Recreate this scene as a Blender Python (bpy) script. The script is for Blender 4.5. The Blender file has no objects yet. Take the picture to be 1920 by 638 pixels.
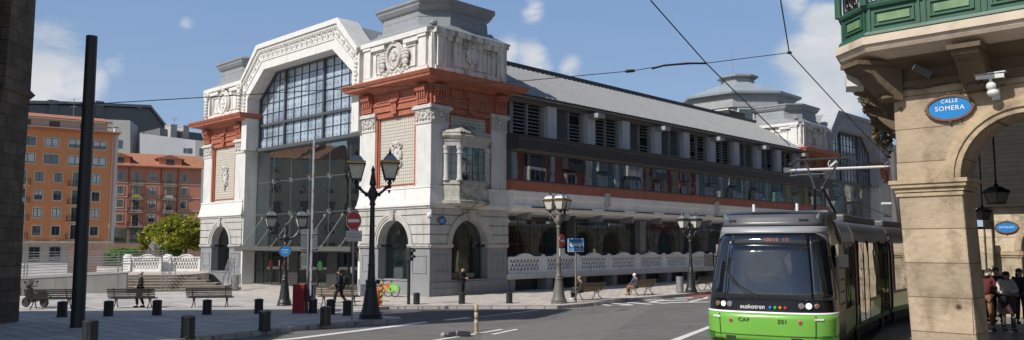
import bpy, bmesh, math, random
from mathutils import Vector, Matrix
random.seed(7)
R = math.radians
sc = bpy.context.scene
COL = sc.collection
# ------------------------------------------------------------------ camera
FPX, HY, CH = 1500.0, 460.0, 2.8           # focal length in photo pixels, horizon row, eye height
PITCH = math.atan((HY-319)/FPX)
cam = bpy.data.objects.new('camera', bpy.data.cameras.new('camera'))
COL.objects.link(cam)
cam.data.sensor_width = 36.0
cam.data.lens = 36.0*FPX/1920.0
cam.data.clip_start = 0.1; cam.data.clip_end = 3000
cam.location = (0, 0, CH); cam.rotation_euler = (math.pi/2+PITCH, 0, 0)
sc.camera = cam
sc.view_settings.view_transform = 'Standard'; sc.view_settings.look = 'None'
sc.view_settings.exposure = 0.0; sc.view_settings.gamma = 1.0
# ------------------------------------------------------------------ sun and sky
SUN_EL = R(43.0)
sh = Vector((-0.773, -0.635, 0)).normalized()
SUN = Vector((sh.x*math.cos(SUN_EL), sh.y*math.cos(SUN_EL), math.sin(SUN_EL)))
sl = bpy.data.lights.new('sun', 'SUN'); sl.energy = 4.5; sl.angle = R(0.53); sl.color = (1.0, 0.955, 0.89)
so = bpy.data.objects.new('sun', sl); COL.objects.link(so)
so.rotation_euler = (-SUN).to_track_quat('-Z', 'Y').to_euler()
world = bpy.data.worlds.new('World'); sc.world = world; world.use_nodes = True

def ray(px, py):
    x = (px-960)/FPX; z = -(py-319)/FPX
    return Vector((x, math.cos(PITCH)-z*math.sin(PITCH), math.sin(PITCH)+z*math.cos(PITCH)))
EYE = Vector((0, 0, CH))
def gz(y):
    t = 36-y
    return 0.0 if t <= 0 else min(0.03*t*t/(t+3), 0.8)
def at(px, py, dz=0.0):
    """ground point seen in the photo at (px,py); the street rises gently towards the camera"""
    r = ray(px, py); z = dz
    for i in range(60):
        p = EYE+r*((z-CH)/r.z); z = 0.5*z+0.5*(gz(p.y)+dz)
    return Vector((p.x, p.y, gz(p.y)+dz))
def dep(px, py, Y):
    r = ray(px, py); return EYE+r*(Y/r.y)
def hit(px, py, Q, d, off=0.0):
    """point on the vertical plane through Q along d -> (s, z)"""
    d = Vector((d[0], d[1], 0)).normalized(); n = Vector((d.y, -d.x, 0)); q = Vector((Q[0], Q[1], 0))+n*off
    r = ray(px, py); p = EYE+r*(((q-EYE).dot(n))/r.dot(n)); return (p-q).dot(d), p.z

def make_world():
    nt = world.node_tree; N = nt.nodes; L = nt.links; N.clear()
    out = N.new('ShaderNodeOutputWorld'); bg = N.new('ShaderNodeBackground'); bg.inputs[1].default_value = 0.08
    sky = N.new('ShaderNodeTexSky'); sky.sky_type = 'NISHITA'; sky.sun_disc = False
    sky.sun_elevation = SUN_EL; sky.sun_rotation = math.atan2(sh.x, sh.y); sky.air_density = 1.0; sky.dust_density = 0.6; sky.ozone_density = 1.2
    tc = N.new('ShaderNodeTexCoord')
    def math_(op, a, b=None, c=None):
        m = N.new('ShaderNodeMath'); m.operation = op
        for i, x in enumerate((a, b, c)):
            if x is None: continue
            if isinstance(x, (int, float)): m.inputs[i].default_value = x
            else: L.new(x, m.inputs[i])
        return m.outputs[0]
    total = None
    #          px   py   radius(px) strength
    blobs = [(70, 140, 115, 1.15), (140, 150, 85, 1.0), (215, 124, 50, .62), (85, 62, 45, .45), (370, 158, 40, .4), (180, 168, 60, .5), (1000, 116, 56, .9), (1070, 122, 40, .7), (955, 108, 46, .7), (1000, 14, 36, .62),
             (1560, 165, 135, 1.15), (1640, 110, 130, 1.1), (1500, 172, 60, .8), (1550, 40, 60, .7), (1490, 6, 42, .55), (1700, 190, 90, .9), (1460,198,40,.5), (350, 42, 22, .4)]
    # banks of cloud round the rest of the sky (what the windows mirror)
    dirs = [(ray(px, py).normalized(), math.atan(r/FPX), s) for px, py, r, s in blobs]
    for az, el, rad, s in [(220, 27, 9, 1.0), (206, 33, 7, .9), (232, 21, 7, .8), (205, 14, 9, .75), (160, 12, 10, .7), (262, 24, 9, .6), (300, 16, 10, .6)]:
        a, e = R(az), R(el); dirs.append((Vector((math.sin(a)*math.cos(e), math.cos(a)*math.cos(e), math.sin(e))), R(rad), s))
    for d, rad, s in dirs:
        vm = N.new('ShaderNodeVectorMath'); vm.operation = 'DISTANCE'; L.new(tc.outputs['Generated'], vm.inputs[0]); vm.inputs[1].default_value = d
        mr = N.new('ShaderNodeMapRange'); mr.interpolation_type = 'SMOOTHSTEP'; L.new(vm.outputs['Value'], mr.inputs[0])
        mr.inputs[1].default_value = 0.0; mr.inputs[2].default_value = rad*1.25; mr.inputs[3].default_value = s; mr.inputs[4].default_value = 0.0
        total = mr.outputs[0] if total is None else math_('MAXIMUM', total, mr.outputs[0])
    mp = N.new('ShaderNodeMapping'); L.new(tc.outputs['Generated'], mp.inputs[0]); mp.inputs['Scale'].default_value = (1, 1, 1.9)
    nz = N.new('ShaderNodeTexNoise'); L.new(mp.outputs[0], nz.inputs['Vector']); nz.inputs['Scale'].default_value = 8.5; nz.inputs['Detail'].default_value = 9; nz.inputs['Roughness'].default_value = 0.58; nz.inputs['Distortion'].default_value = 0.25
    dens = math_('ADD', total, math_('MULTIPLY', math_('SUBTRACT', nz.outputs[0], 0.5), 2.1))
    mr = N.new('ShaderNodeMapRange'); mr.interpolation_type = 'SMOOTHSTEP'; L.new(dens, mr.inputs[0]); mr.inputs[1].default_value = 0.24; mr.inputs[2].default_value = 0.86
    cover = math_('MULTIPLY', mr.outputs[0], math_('MINIMUM', math_('MULTIPLY', total, 2.6), 0.96))
    # cloud colour: white tops, greyer undersides, by a second noise
    nz2 = N.new('ShaderNodeTexNoise'); L.new(mp.outputs[0], nz2.inputs['Vector']); nz2.inputs['Scale'].default_value = 7; nz2.inputs['Detail'].default_value = 5
    cr = N.new('ShaderNodeValToRGB'); L.new(nz2.outputs[0], cr.inputs[0])
    cr.color_ramp.elements[0].position = 0.3; cr.color_ramp.elements[0].color = (6.6, 7.2, 8.0, 1)
    cr.color_ramp.elements[1].position = 0.62; cr.color_ramp.elements[1].color = (9.4, 9.5, 9.7, 1)
    # a painted veil, strongest over the sky in view
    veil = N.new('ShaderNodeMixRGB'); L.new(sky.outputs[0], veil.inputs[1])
    # brightens the sky in view; the rest stays dim to cut fill light
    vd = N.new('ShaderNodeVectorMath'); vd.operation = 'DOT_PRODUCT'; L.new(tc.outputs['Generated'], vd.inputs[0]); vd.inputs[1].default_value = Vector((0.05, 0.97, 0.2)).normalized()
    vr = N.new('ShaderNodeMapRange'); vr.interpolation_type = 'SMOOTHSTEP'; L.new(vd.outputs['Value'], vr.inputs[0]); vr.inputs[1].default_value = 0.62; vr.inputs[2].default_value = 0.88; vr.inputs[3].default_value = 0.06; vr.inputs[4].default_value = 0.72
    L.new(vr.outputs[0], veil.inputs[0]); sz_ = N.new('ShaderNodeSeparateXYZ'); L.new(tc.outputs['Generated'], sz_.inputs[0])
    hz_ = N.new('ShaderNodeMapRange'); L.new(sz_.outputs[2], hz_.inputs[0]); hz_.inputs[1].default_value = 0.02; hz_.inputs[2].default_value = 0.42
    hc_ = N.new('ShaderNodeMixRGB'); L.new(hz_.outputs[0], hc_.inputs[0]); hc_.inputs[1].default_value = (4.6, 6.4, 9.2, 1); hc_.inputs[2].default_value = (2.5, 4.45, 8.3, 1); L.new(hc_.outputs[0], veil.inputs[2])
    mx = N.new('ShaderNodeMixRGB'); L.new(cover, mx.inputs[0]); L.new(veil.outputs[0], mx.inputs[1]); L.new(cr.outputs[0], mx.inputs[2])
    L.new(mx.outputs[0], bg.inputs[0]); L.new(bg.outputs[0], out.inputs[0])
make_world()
# ------------------------------------------------------------------ materials
MATS = {}
def mat(name, col, rough=0.6, var=0.15, scale=3.0, dirt=None, dirt_amt=0.0, streak=False, bump=0.0, bscale=30.0, metal=0.0, spec=0.5, brick=None, coat=0.0, pits=0.0):
    if name in MATS: return MATS[name]
    m = bpy.data.materials.new(name); m.use_nodes = True; MATS[name] = m
    nt = m.node_tree; N = nt.nodes; L = nt.links
    b = N['Principled BSDF']; b.inputs['Roughness'].default_value = rough; b.inputs['Metallic'].default_value = metal
    b.inputs['Specular IOR Level'].default_value = spec; b.inputs['Coat Weight'].default_value = coat
    tc = N.new('ShaderNodeTexCoord')
    nz = N.new('ShaderNodeTexNoise'); nz.inputs['Scale'].default_value = scale; nz.inputs['Detail'].default_value = 6; nz.inputs['Roughness'].default_value = 0.6
    L.new(tc.outputs['Object'], nz.inputs['Vector'])
    cr = N.new('ShaderNodeValToRGB'); L.new(nz.outputs[0], cr.inputs[0])
    c = Vector(col[:3])
    cr.color_ramp.elements[0].position = 0.3; cr.color_ramp.elements[0].color = (*(c*(1-var)), 1)
    cr.color_ramp.elements[1].position = 0.7; cr.color_ramp.elements[1].color = (*[min(1, x*(1+var)) for x in c], 1)
    outc = cr.outputs[0]
    if brick:
        bw, bh, mort, mcol, cvar = brick
        # rows by height, columns along the horizontal diagonal so every upright face gets them
        sp = N.new('ShaderNodeSeparateXYZ'); L.new(tc.outputs['Object'], sp.inputs[0])
        ad = N.new('ShaderNodeMath'); ad.operation = 'ADD'; L.new(sp.outputs[0], ad.inputs[0]); L.new(sp.outputs[1], ad.inputs[1])
        cb = N.new('ShaderNodeCombineXYZ'); L.new(ad.outputs[0], cb.inputs[0]); L.new(sp.outputs[2], cb.inputs[1])
        bt = N.new('ShaderNodeTexBrick'); L.new(cb.outputs[0], bt.inputs['Vector']); bt.inputs['Scale'].default_value = 1
        bt.inputs['Brick Width'].default_value = bw; bt.inputs['Row Height'].default_value = bh; bt.inputs['Mortar Size'].default_value = mort
        bt.inputs['Mortar Smooth'].default_value = 0.3
        bt.inputs['Color1'].default_value = (1-cvar, 1-cvar, 1-cvar, 1); bt.inputs['Color2'].default_value = (1+cvar, 1+cvar*.9, 1+cvar*.8, 1); bt.inputs['Mortar'].default_value = (*mcol, 1)
        mb_ = N.new('ShaderNodeMixRGB'); mb_.blend_type = 'MULTIPLY'; mb_.inputs[0].default_value = 1; L.new(outc, mb_.inputs[1]); L.new(bt.outputs[0], mb_.inputs[2]); outc = mb_.outputs[0]
    if dirt:
        mp = N.new('ShaderNodeMapping'); L.new(tc.outputs['Object'], mp.inputs[0]); mp.inputs['Scale'].default_value = (2.2, 2.2, 0.22) if streak else (.9, .9, .9)
        n2 = N.new('ShaderNodeTexNoise'); n2.inputs['Scale'].default_value = 1.6; n2.inputs['Detail'].default_value = 8; n2.inputs['Roughness'].default_value = 0.65; L.new(mp.outputs[0], n2.inputs['Vector'])
        r2 = N.new('ShaderNodeValToRGB'); L.new(n2.outputs[0], r2.inputs[0])
        r2.color_ramp.elements[0].position = 0.62-dirt_amt*0.22; r2.color_ramp.elements[0].color = (0, 0, 0, 1)
        r2.color_ramp.elements[1].position = 0.80-dirt_amt*0.18; r2.color_ramp.elements[1].color = (min(1, .35+dirt_amt), )*3+(1,)
        mx = N.new('ShaderNodeMixRGB'); L.new(r2.outputs[0], mx.inputs[0]); L.new(outc, mx.inputs[1]); mx.inputs[2].default_value = (*dirt, 1); outc = mx.outputs[0]
    if pits:
        vo = N.new('ShaderNodeTexVoronoi'); vo.inputs['Scale'].default_value = pits; L.new(tc.outputs['Object'], vo.inputs['Vector'])
        vr = N.new('ShaderNodeValToRGB'); L.new(vo.outputs['Distance'], vr.inputs[0]); vr.color_ramp.elements[0].position = .07; vr.color_ramp.elements[0].color = (.22, .19, .16, 1); vr.color_ramp.elements[1].position = .16; vr.color_ramp.elements[1].color = (1, 1, 1, 1)
        n4 = N.new('ShaderNodeTexNoise'); n4.inputs['Scale'].default_value = pits*.7; L.new(tc.outputs['Object'], n4.inputs['Vector'])
        v2 = N.new('ShaderNodeValToRGB'); L.new(n4.outputs[0], v2.inputs[0]); v2.color_ramp.elements[0].position = .50; v2.color_ramp.elements[1].position = .56
        m4 = N.new('ShaderNodeMixRGB'); m4.blend_type = 'MULTIPLY'; L.new(v2.outputs[0], m4.inputs[0]); L.new(outc, m4.inputs[1]); L.new(vr.outputs[0], m4.inputs[2]); outc = m4.outputs[0]
    L.new(outc, b.inputs['Base Color'])
    if bump:
        n3 = N.new('ShaderNodeTexNoise'); n3.inputs['Scale'].default_value = bscale; n3.inputs['Detail'].default_value = 5; L.new(tc.outputs['Object'], n3.inputs['Vector'])
        bp = N.new('ShaderNodeBump'); bp.inputs['Strength'].default_value = bump; bp.inputs['Distance'].default_value = 0.03; L.new(n3.outputs[0], bp.inputs['Height']); L.new(bp.outputs[0], b.inputs['Normal'])
    return m
def glassy(name, col, refl=0.25, rough=0.02, see=0.0, wob=0.0, tint=(1, 1, 1), wscale=0.7):
    """glazing: a mirror layer over a dark body, optionally seen through"""
    if name in MATS: return MATS[name]
    m = bpy.data.materials.new(name); m.use_nodes = True; MATS[name] = m
    nt = m.node_tree; N = nt.nodes; L = nt.links; N.clear()
    out = N.new('ShaderNodeOutputMaterial'); mx = N.new('ShaderNodeMixShader'); gl = N.new('ShaderNodeBsdfGlossy'); gl.inputs['Roughness'].default_value = rough; gl.inputs['Color'].default_value = (*tint, 1)
    lw = N.new('ShaderNodeLayerWeight'); lw.inputs[0].default_value = 0.35
    mr = N.new('ShaderNodeMapRange'); L.new(lw.outputs['Fresnel'], mr.inputs[0]); mr.inputs[3].default_value = refl; mr.inputs[4].default_value = min(1, refl+0.6)
    L.new(mr.outputs[0], mx.inputs[0])
    df = N.new('ShaderNodeBsdfDiffuse'); df.inputs['Color'].default_value = (*col, 1); body = df.outputs[0]
    if see:
        tr = N.new('ShaderNodeBsdfTransparent'); tr.inputs['Color'].default_value = (*[x*see for x in tint], 1)
        m2 = N.new('ShaderNodeMixShader'); m2.inputs[0].default_value = 0.88; L.new(df.outputs[0], m2.inputs[1]); L.new(tr.outputs[0], m2.inputs[2]); body = m2.outputs[0]
    if wob:
        tc = N.new('ShaderNodeTexCoord'); nz = N.new('ShaderNodeTexNoise'); nz.inputs['Scale'].default_value = wscale; L.new(tc.outputs['Object'], nz.inputs['Vector'])
        bp = N.new('ShaderNodeBump'); bp.inputs['Strength'].default_value = wob; bp.inputs['Distance'].default_value = 0.1; L.new(nz.outputs[0], bp.inputs['Height']); L.new(bp.outputs[0], gl.inputs['Normal'])
    L.new(body, mx.inputs[1]); L.new(gl.outputs[0], mx.inputs[2]); L.new(mx.outputs[0], out.inputs[0])
    return m
# ------------------------------------------------------------------ mesh builder
class MB:
    def __init__(s, M=None):
        s.v = []; s.f = []; s.mi = []; s.M = M or Matrix.Identity(4); s.cur = 0
    def add(s, vs, fs):
        o = len(s.v); M = s.M; flip = M.determinant() < 0
        for p in vs: s.v.append(tuple(M @ Vector(p)))
        for f in fs:
            g = [o+i for i in f]
            if flip: g.reverse()
            s.f.append(g); s.mi.append(s.cur)
        return s
    def box(s, x0, x1, y0, y1, z0, z1):
        if x0 > x1: x0, x1 = x1, x0
        if y0 > y1: y0, y1 = y1, y0
        if z0 > z1: z0, z1 = z1, z0
        vs = [(x0, y0, z0), (x1, y0, z0), (x1, y1, z0), (x0, y1, z0), (x0, y0, z1), (x1, y0, z1), (x1, y1, z1), (x0, y1, z1)]
        return s.add(vs, [(3, 2, 1, 0), (4, 5, 6, 7), (0, 1, 5, 4), (1, 2, 6, 5), (2, 3, 7, 6), (3, 0, 4, 7)])
    def loft(s, rings, caps=True, closed=True):
        n = len(rings[0]); vs = [p for r in rings for p in r]; fs = []
        for i in range(len(rings)-1):
            for j in range(n if closed else n-1):
                k = (j+1) % n; fs.append((i*n+j, i*n+k, (i+1)*n+k, (i+1)*n+j))
        if caps:
            fs.append(tuple(reversed(range(n)))); fs.append(tuple((len(rings)-1)*n+j for j in range(n)))
        return s.add(vs, fs)
    def tube(s, p0, p1, r0, r1=None, n=8, caps=True):
        r1 = r0 if r1 is None else r1; p0 = Vector(p0); p1 = Vector(p1); d = (p1-p0)
        if d.length < 1e-6: return s
        d.normalize(); a = d.orthogonal().normalized(); b = d.cross(a)
        ring = lambda p, r: [p+(a*math.cos(2*math.pi*i/n)+b*math.sin(2*math.pi*i/n))*r for i in range(n)]
        return s.loft([ring(p0, r0), ring(p1, r1)], caps)
    def path(s, pts, r, n=8, caps=True):
        pts = [Vector(p) for p in pts]; rings = []; prev = None
        rr = r if isinstance(r, (list, tuple)) else [r]*len(pts)
        for i, p in enumerate(pts):
            d = (pts[min(i+1, len(pts)-1)]-pts[max(i-1, 0)]).normalized()
            a = d.orthogonal().normalized() if prev is None else (prev-d*prev.dot(d)).normalized()
            prev = a; b = d.cross(a)
            rings.append([p+(a*math.cos(2*math.pi*k/n)+b*math.sin(2*math.pi*k/n))*rr[i] for k in range(n)])
        return s.loft(rings, caps)
    def lathe(s, prof, n=16, c=(0, 0, 0), caps=True, ph=0.0):
        return s.loft([[(c[0]+r*math.cos(2*math.pi*k/n+ph), c[1]+r*math.sin(2*math.pi*k/n+ph), c[2]+z) for k in range(n)] for r, z in prof], caps)
    def ell(s, c, rx, ry, rz, n=10, m=6):
        rings = []
        for i in range(1, m):
            t = math.pi*i/m; rings.append([(c[0]+rx*math.sin(t)*math.cos(2*math.pi*k/n), c[1]+ry*math.sin(t)*math.sin(2*math.pi*k/n), c[2]-rz*math.cos(t)) for k in range(n)])
        return s.loft(rings, True)
    def ring(s, c, a, b, r, n=20, m=6, y_scale=1.0, t0=0.0, t1=2*math.pi):
        """oval ring standing in the x-z plane"""
        full = abs(t1-t0-2*math.pi) < 1e-6; pts = []
        rings = []
        for i in range(n if full else n+1):
            t = t0+(t1-t0)*i/n; ct, st = math.cos(t), math.sin(t)
            rings.append([(c[0]+(a+r*math.cos(q))*ct, c[1]+r*y_scale*math.sin(q), c[2]+(b+r*math.cos(q))*st) for q in [2*math.pi*k/m for k in range(m)]])
        if full: rings.append(rings[0])
        return s.loft(rings, not full)
    def prism(s, poly, y0, y1):
        """polygon in the x-z plane pushed from y0 to y1"""
        return s.loft([[(x, y0, z) for x, z in poly], [(x, y1, z) for x, z in poly]])
    def slab(s, poly, z0, z1):
        """polygon in plan raised from z0 to z1"""
        return s.loft([[(x, y, z0) for x, y in poly], [(x, y, z1) for x, y in poly]])
    def band(s, a, b, y0, y1):
        """solid strip between two polylines a and b in the x-z plane"""
        for i in range(len(a)-1):
            s.prism([a[i], a[i+1], b[i+1], b[i]], y0, y1)
        return s
    def wob(s, rot, loc=(0, 0, 0)):
        s.M = Matrix.Translation(loc) @ Matrix.Rotation(rot, 4, 'Z'); return s
    def build(s, name, m, parent=None, smooth=False, bevel=0.0):
        me = bpy.data.meshes.new(name); me.from_pydata(s.v, [], s.f)
        ms = m if isinstance(m, (list, tuple)) else [m]
        for x in ms: me.materials.append(x)
        if len(ms) > 1: me.polygons.foreach_set('material_index', s.mi)
        if smooth:
            me.polygons.foreach_set('use_smooth', [True]*len(me.polygons))
            try: me.set_sharp_from_angle(angle=R(40))
            except Exception: pass
        me.update()
        o = bpy.data.objects.new(name, me); COL.objects.link(o)
        if parent is not None: o.parent = parent
        if bevel:
            bv = o.modifiers.new('bevel', 'BEVEL'); bv.width = bevel; bv.segments = 2; bv.limit_method = 'ANGLE'; bv.angle_limit = R(40)
        return o
def tag(o, label=None, cat=None, group=None, kind=None):
    if label: o['label'] = label
    if cat: o['category'] = cat
    if group: o['group'] = group
    if kind: o['kind'] = kind
    return o
def empty(name, loc=(0, 0, 0), rz=0.0, label=None, cat=None, group=None):
    o = bpy.data.objects.new(name, None); COL.objects.link(o); o.location = loc; o.rotation_euler = (0, 0, rz); o.empty_display_size = 0.3
    return tag(o, label, cat, group)
def children(o): return [c for c in COL.objects if c.parent == o]
def copy_tree(o, parent=None):
    c = o.copy(); COL.objects.link(c)
    if parent is not None: c.parent = parent
    for ch in children(o): copy_tree(ch, c)
    return c
def text(name, body, size, M, m, parent=None, depth=0.004, align='CENTER', sx=1.0, font_spacing=1.0, kind='part'):
    cu = bpy.data.curves.new(name, 'FONT'); cu.body = body; cu.size = size; cu.align_x = align; cu.align_y = 'CENTER'; cu.extrude = depth; cu.space_character = font_spacing; cu.resolution_u = 3
    t_ = bpy.data.objects.new(name, cu); COL.objects.link(t_); bpy.context.view_layer.update()
    me = bpy.data.meshes.new_from_object(t_.evaluated_get(bpy.context.evaluated_depsgraph_get())); bpy.data.objects.remove(t_); bpy.data.curves.remove(cu)
    me.name = name; me.materials.clear(); me.materials.append(m); o = bpy.data.objects.new(name, me); COL.objects.link(o)
    if parent is not None: o.parent = parent
    o.matrix_local = M @ Matrix.Diagonal((sx, 1, 1, 1))
    return o
def face_M(origin, xdir, up=(0, 0, 1)):
    """matrix whose x runs along xdir, y goes up and z comes out (for lettering)"""
    x = Vector(xdir).normalized(); y = Vector(up).normalized(); z = x.cross(y)
    M = Matrix((x, y, z)).transposed().to_4x4(); M.translation = Vector(origin); return M

# world frame of the market: U runs along its street side, V along its front
AL = math.atan(1572/1500.0)
V = Vector((-math.sin(AL), math.cos(AL), 0)); U = Vector((math.cos(AL), math.sin(AL), 0))
C0 = at(805, 557)
ROT = math.atan2(U.y, U.x)
# ------------------------------------------------------------------ shared materials
M_white = mat('white_render', (.69, .68, .655), .75, .07, 1.6, dirt=(.30, .27, .22), dirt_amt=.24, streak=True, bump=.15, bscale=14)
M_attic = mat('stained_white_render', (.74, .725, .68), .8, .10, 1.5, dirt=(.07, .07, .042), dirt_amt=.66, streak=True, bump=.2, bscale=12)
M_grey = mat('grey_wall_paint', (.245, .25, .26), .7, .12, 1.2, dirt=(.17, .17, .165), dirt_amt=.35, streak=True, bump=.1, bscale=16)
M_tan = mat('pale_rusticated_render', (.46, .448, .425), .8, .12, 1.3, dirt=(.22, .195, .16), dirt_amt=.42, streak=True, bump=.2, bscale=18)
M_shaft = mat('light_grey_render', (.63, .625, .61), .75, .09, 1.2, dirt=(.33, .315, .29), dirt_amt=.30, streak=True, bump=.1, bscale=14)
M_stone = mat('carved_stone', (.56, .545, .51), .85, .14, 4, dirt=(.16, .15, .12), dirt_amt=.35, bump=.4, bscale=20)
M_mossy = mat('mossy_stone', (.46, .44, .38), .9, .2, 3, dirt=(.10, .11, .05), dirt_amt=.6, bump=.4, bscale=20)
M_red = mat('brick_red_paint', (.40, .135, .08), .6, .14, 2.0, dirt=(.22, .085, .05), dirt_amt=.45, streak=True, bump=.1, bscale=12)
M_zinc = mat('zinc_roof', (.27, .285, .30), .5, .12, 1.0, dirt=(.16, .17, .18), dirt_amt=.25, streak=True)
M_darkmetal = mat('dark_grey_metal', (.042, .041, .041), .45, .15, 2)
M_steel = mat('grey_steel', (.36, .37, .38), .35, .1, 3, metal=.6)
M_iron = mat('black_iron', (.022, .023, .024), .42, .3, 6, bump=.1)
M_frame = mat('dark_window_frame', (.085, .09, .095), .45, .1)
M_dark = mat('dark_interior', (.018, .018, .019), .9, .2)
M_brass = mat('aged_brass', (.50, .34, .10), .35, .25, 8, metal=.7)
M_frost = mat('frosted_glass', (.62, .60, .52), .25, .08, 6, spec=.7)
M_whitepaint = mat('white_paint', (.80, .80, .78), .5, .05)
M_curtain = glassy('curtain_glass', (.10, .115, .12), .42, .01, see=.36, wob=.05, tint=(.80, .88, .88))
M_shop = glassy('shop_glass', (.02, .024, .025), .12, .01, see=.62, tint=(.85, .93, .92))
M_mirror = glassy('dark_mirror_glass', (.010, .012, .014), .46, .01, wob=.03, tint=(.82, .86, .90))
M_lowglass = glassy('shaded_gallery_glass', (.010, .014, .016), .26, .01, wob=.025, tint=(.8, .9, .92))
M_pane = glassy('house_window_glass', (.02, .022, .025), .14, .02, wob=.1)

def stained():
    m = bpy.data.materials.new('patterned_glass'); m.use_nodes = True; nt = m.node_tree; N = nt.nodes; L = nt.links; b = N['Principled BSDF']
    tc = N.new('ShaderNodeTexCoord'); sp = N.new('ShaderNodeSeparateXYZ'); L.new(tc.outputs['Object'], sp.inputs[0])
    ad = N.new('ShaderNodeMath'); ad.operation = 'ADD'; L.new(sp.outputs[0], ad.inputs[0]); L.new(sp.outputs[1], ad.inputs[1])
    cb = N.new('ShaderNodeCombineXYZ'); L.new(ad.outputs[0], cb.inputs[0]); L.new(sp.outputs[2], cb.inputs[1])
    vo = N.new('ShaderNodeTexVoronoi'); vo.inputs['Scale'].default_value = 2.3; vo.distance = 'CHEBYCHEV'; vo.inputs['Randomness'].default_value = 0.0; L.new(cb.outputs[0], vo.inputs['Vector'])
    cr = N.new('ShaderNodeValToRGB'); L.new(vo.outputs['Distance'], cr.inputs[0]); cr.color_ramp.interpolation = 'EASE'
    e = cr.color_ramp.elements; e[0].position = .22; e[0].color = (.27, .35, .46, 1); e[1].position = .34; e[1].color = (.50, .57, .64, 1)
    e2 = e.new(.52); e2.color = (.40, .47, .55, 1)
    nz = N.new('ShaderNodeTexNoise'); nz.inputs['Scale'].default_value = .45; nz.inputs['Detail'].default_value = 3; L.new(tc.outputs['Object'], nz.inputs['Vector'])
    c2 = N.new('ShaderNodeValToRGB'); L.new(nz.outputs[0], c2.inputs[0]); c2.color_ramp.elements[0].position = .38; c2.color_ramp.elements[0].color = (.50, .52, .56, 1); c2.color_ramp.elements[1].position = .6; c2.color_ramp.elements[1].color = (1, 1, 1, 1)
    mx = N.new('ShaderNodeMixRGB'); mx.blend_type = 'MULTIPLY'; mx.inputs[0].default_value = 1; L.new(cr.outputs[0], mx.inputs[1]); L.new(c2.outputs[0], mx.inputs[2])
    L.new(mx.outputs[0], b.inputs['Base Color']); b.inputs['Roughness'].default_value = .07; b.inputs['Specular IOR Level'].default_value = .9; b.inputs['IOR'].default_value = 1.7
    return m
M_stained = stained()
def tile_mat():
    m = bpy.data.materials.new('glass_block_grid'); m.use_nodes = True; nt = m.node_tree; N = nt.nodes; L = nt.links; b = N['Principled BSDF']
    tc = N.new('ShaderNodeTexCoord'); sp = N.new('ShaderNodeSeparateXYZ'); L.new(tc.outputs['Object'], sp.inputs[0])
    ad = N.new('ShaderNodeMath'); ad.operation = 'ADD'; L.new(sp.outputs[0], ad.inputs[0]); L.new(sp.outputs[1], ad.inputs[1])
    cb = N.new('ShaderNodeCombineXYZ'); L.new(ad.outputs[0], cb.inputs[0]); L.new(sp.outputs[2], cb.inputs[1])
    bt = N.new('ShaderNodeTexBrick'); L.new(cb.outputs[0], bt.inputs['Vector']); bt.offset = 0; bt.inputs['Scale'].default_value = 1; bt.inputs['Brick Width'].default_value = .19; bt.inputs['Row Height'].default_value = .19; bt.inputs['Mortar Size'].default_value = .026
    bt.inputs['Color1'].default_value = (.60, .56, .48, 1); bt.inputs['Color2'].default_value = (.66, .62, .54, 1); bt.inputs['Mortar'].default_value = (.36, .33, .28, 1)
    L.new(bt.outputs[0], b.inputs['Base Color']); b.inputs['Roughness'].default_value = .35
    bp = N.new('ShaderNodeBump'); bp.inputs['Strength'].default_value = .5; bp.inputs['Distance'].default_value = .03; bp.invert = True; L.new(bt.outputs['Fac'], bp.inputs['Height']); L.new(bp.outputs[0], b.inputs['Normal'])
    return m
M_tile = tile_mat()
def seam_mat():
    m = mat('standing_seam_zinc', (.32, .318, .315), .55, .10, .8, dirt=(.28, .28, .28), dirt_amt=.2); return m
M_seam = seam_mat()

# ------------------------------------------------------------------ ground
def sheet(name, poly, dz, m, skirt=0.0, lab=None):
    """flat paving polygon draped on the gently rising street, with a kerb face hanging from its rim"""
    bm = bmesh.new(); vs = [bm.verts.new((x, y, 0)) for x, y in poly]; bm.faces.new(vs)
    y = 0.0
    while y <= 38:
        bmesh.ops.bisect_plane(bm, geom=bm.verts[:]+bm.edges[:]+bm.faces[:], plane_co=(0, y, 0), plane_no=(0, 1, 0)); y += 1.5
    for v in bm.verts: v.co.z = gz(v.co.y)+dz
    bmesh.ops.recalc_face_normals(bm, faces=bm.faces[:])
    if bm.faces[:] and sum(f.normal.z for f in bm.faces) < 0: bmesh.ops.reverse_faces(bm, faces=bm.faces[:])
    if skirt:
        ed = [e for e in bm.edges if len(e.link_faces) == 1]
        r = bmesh.ops.extrude_edge_only(bm, edges=ed)
        for v in [g for g in r['geom'] if isinstance(g, bmesh.types.BMVert)]: v.co.z -= skirt
    me = bpy.data.meshes.new(name); bm.to_mesh(me); bm.free(); me.materials.append(m)
    o = bpy.data.objects.new(name, me); COL.objects.link(o); o['kind'] = 'structure'
    return o
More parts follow.
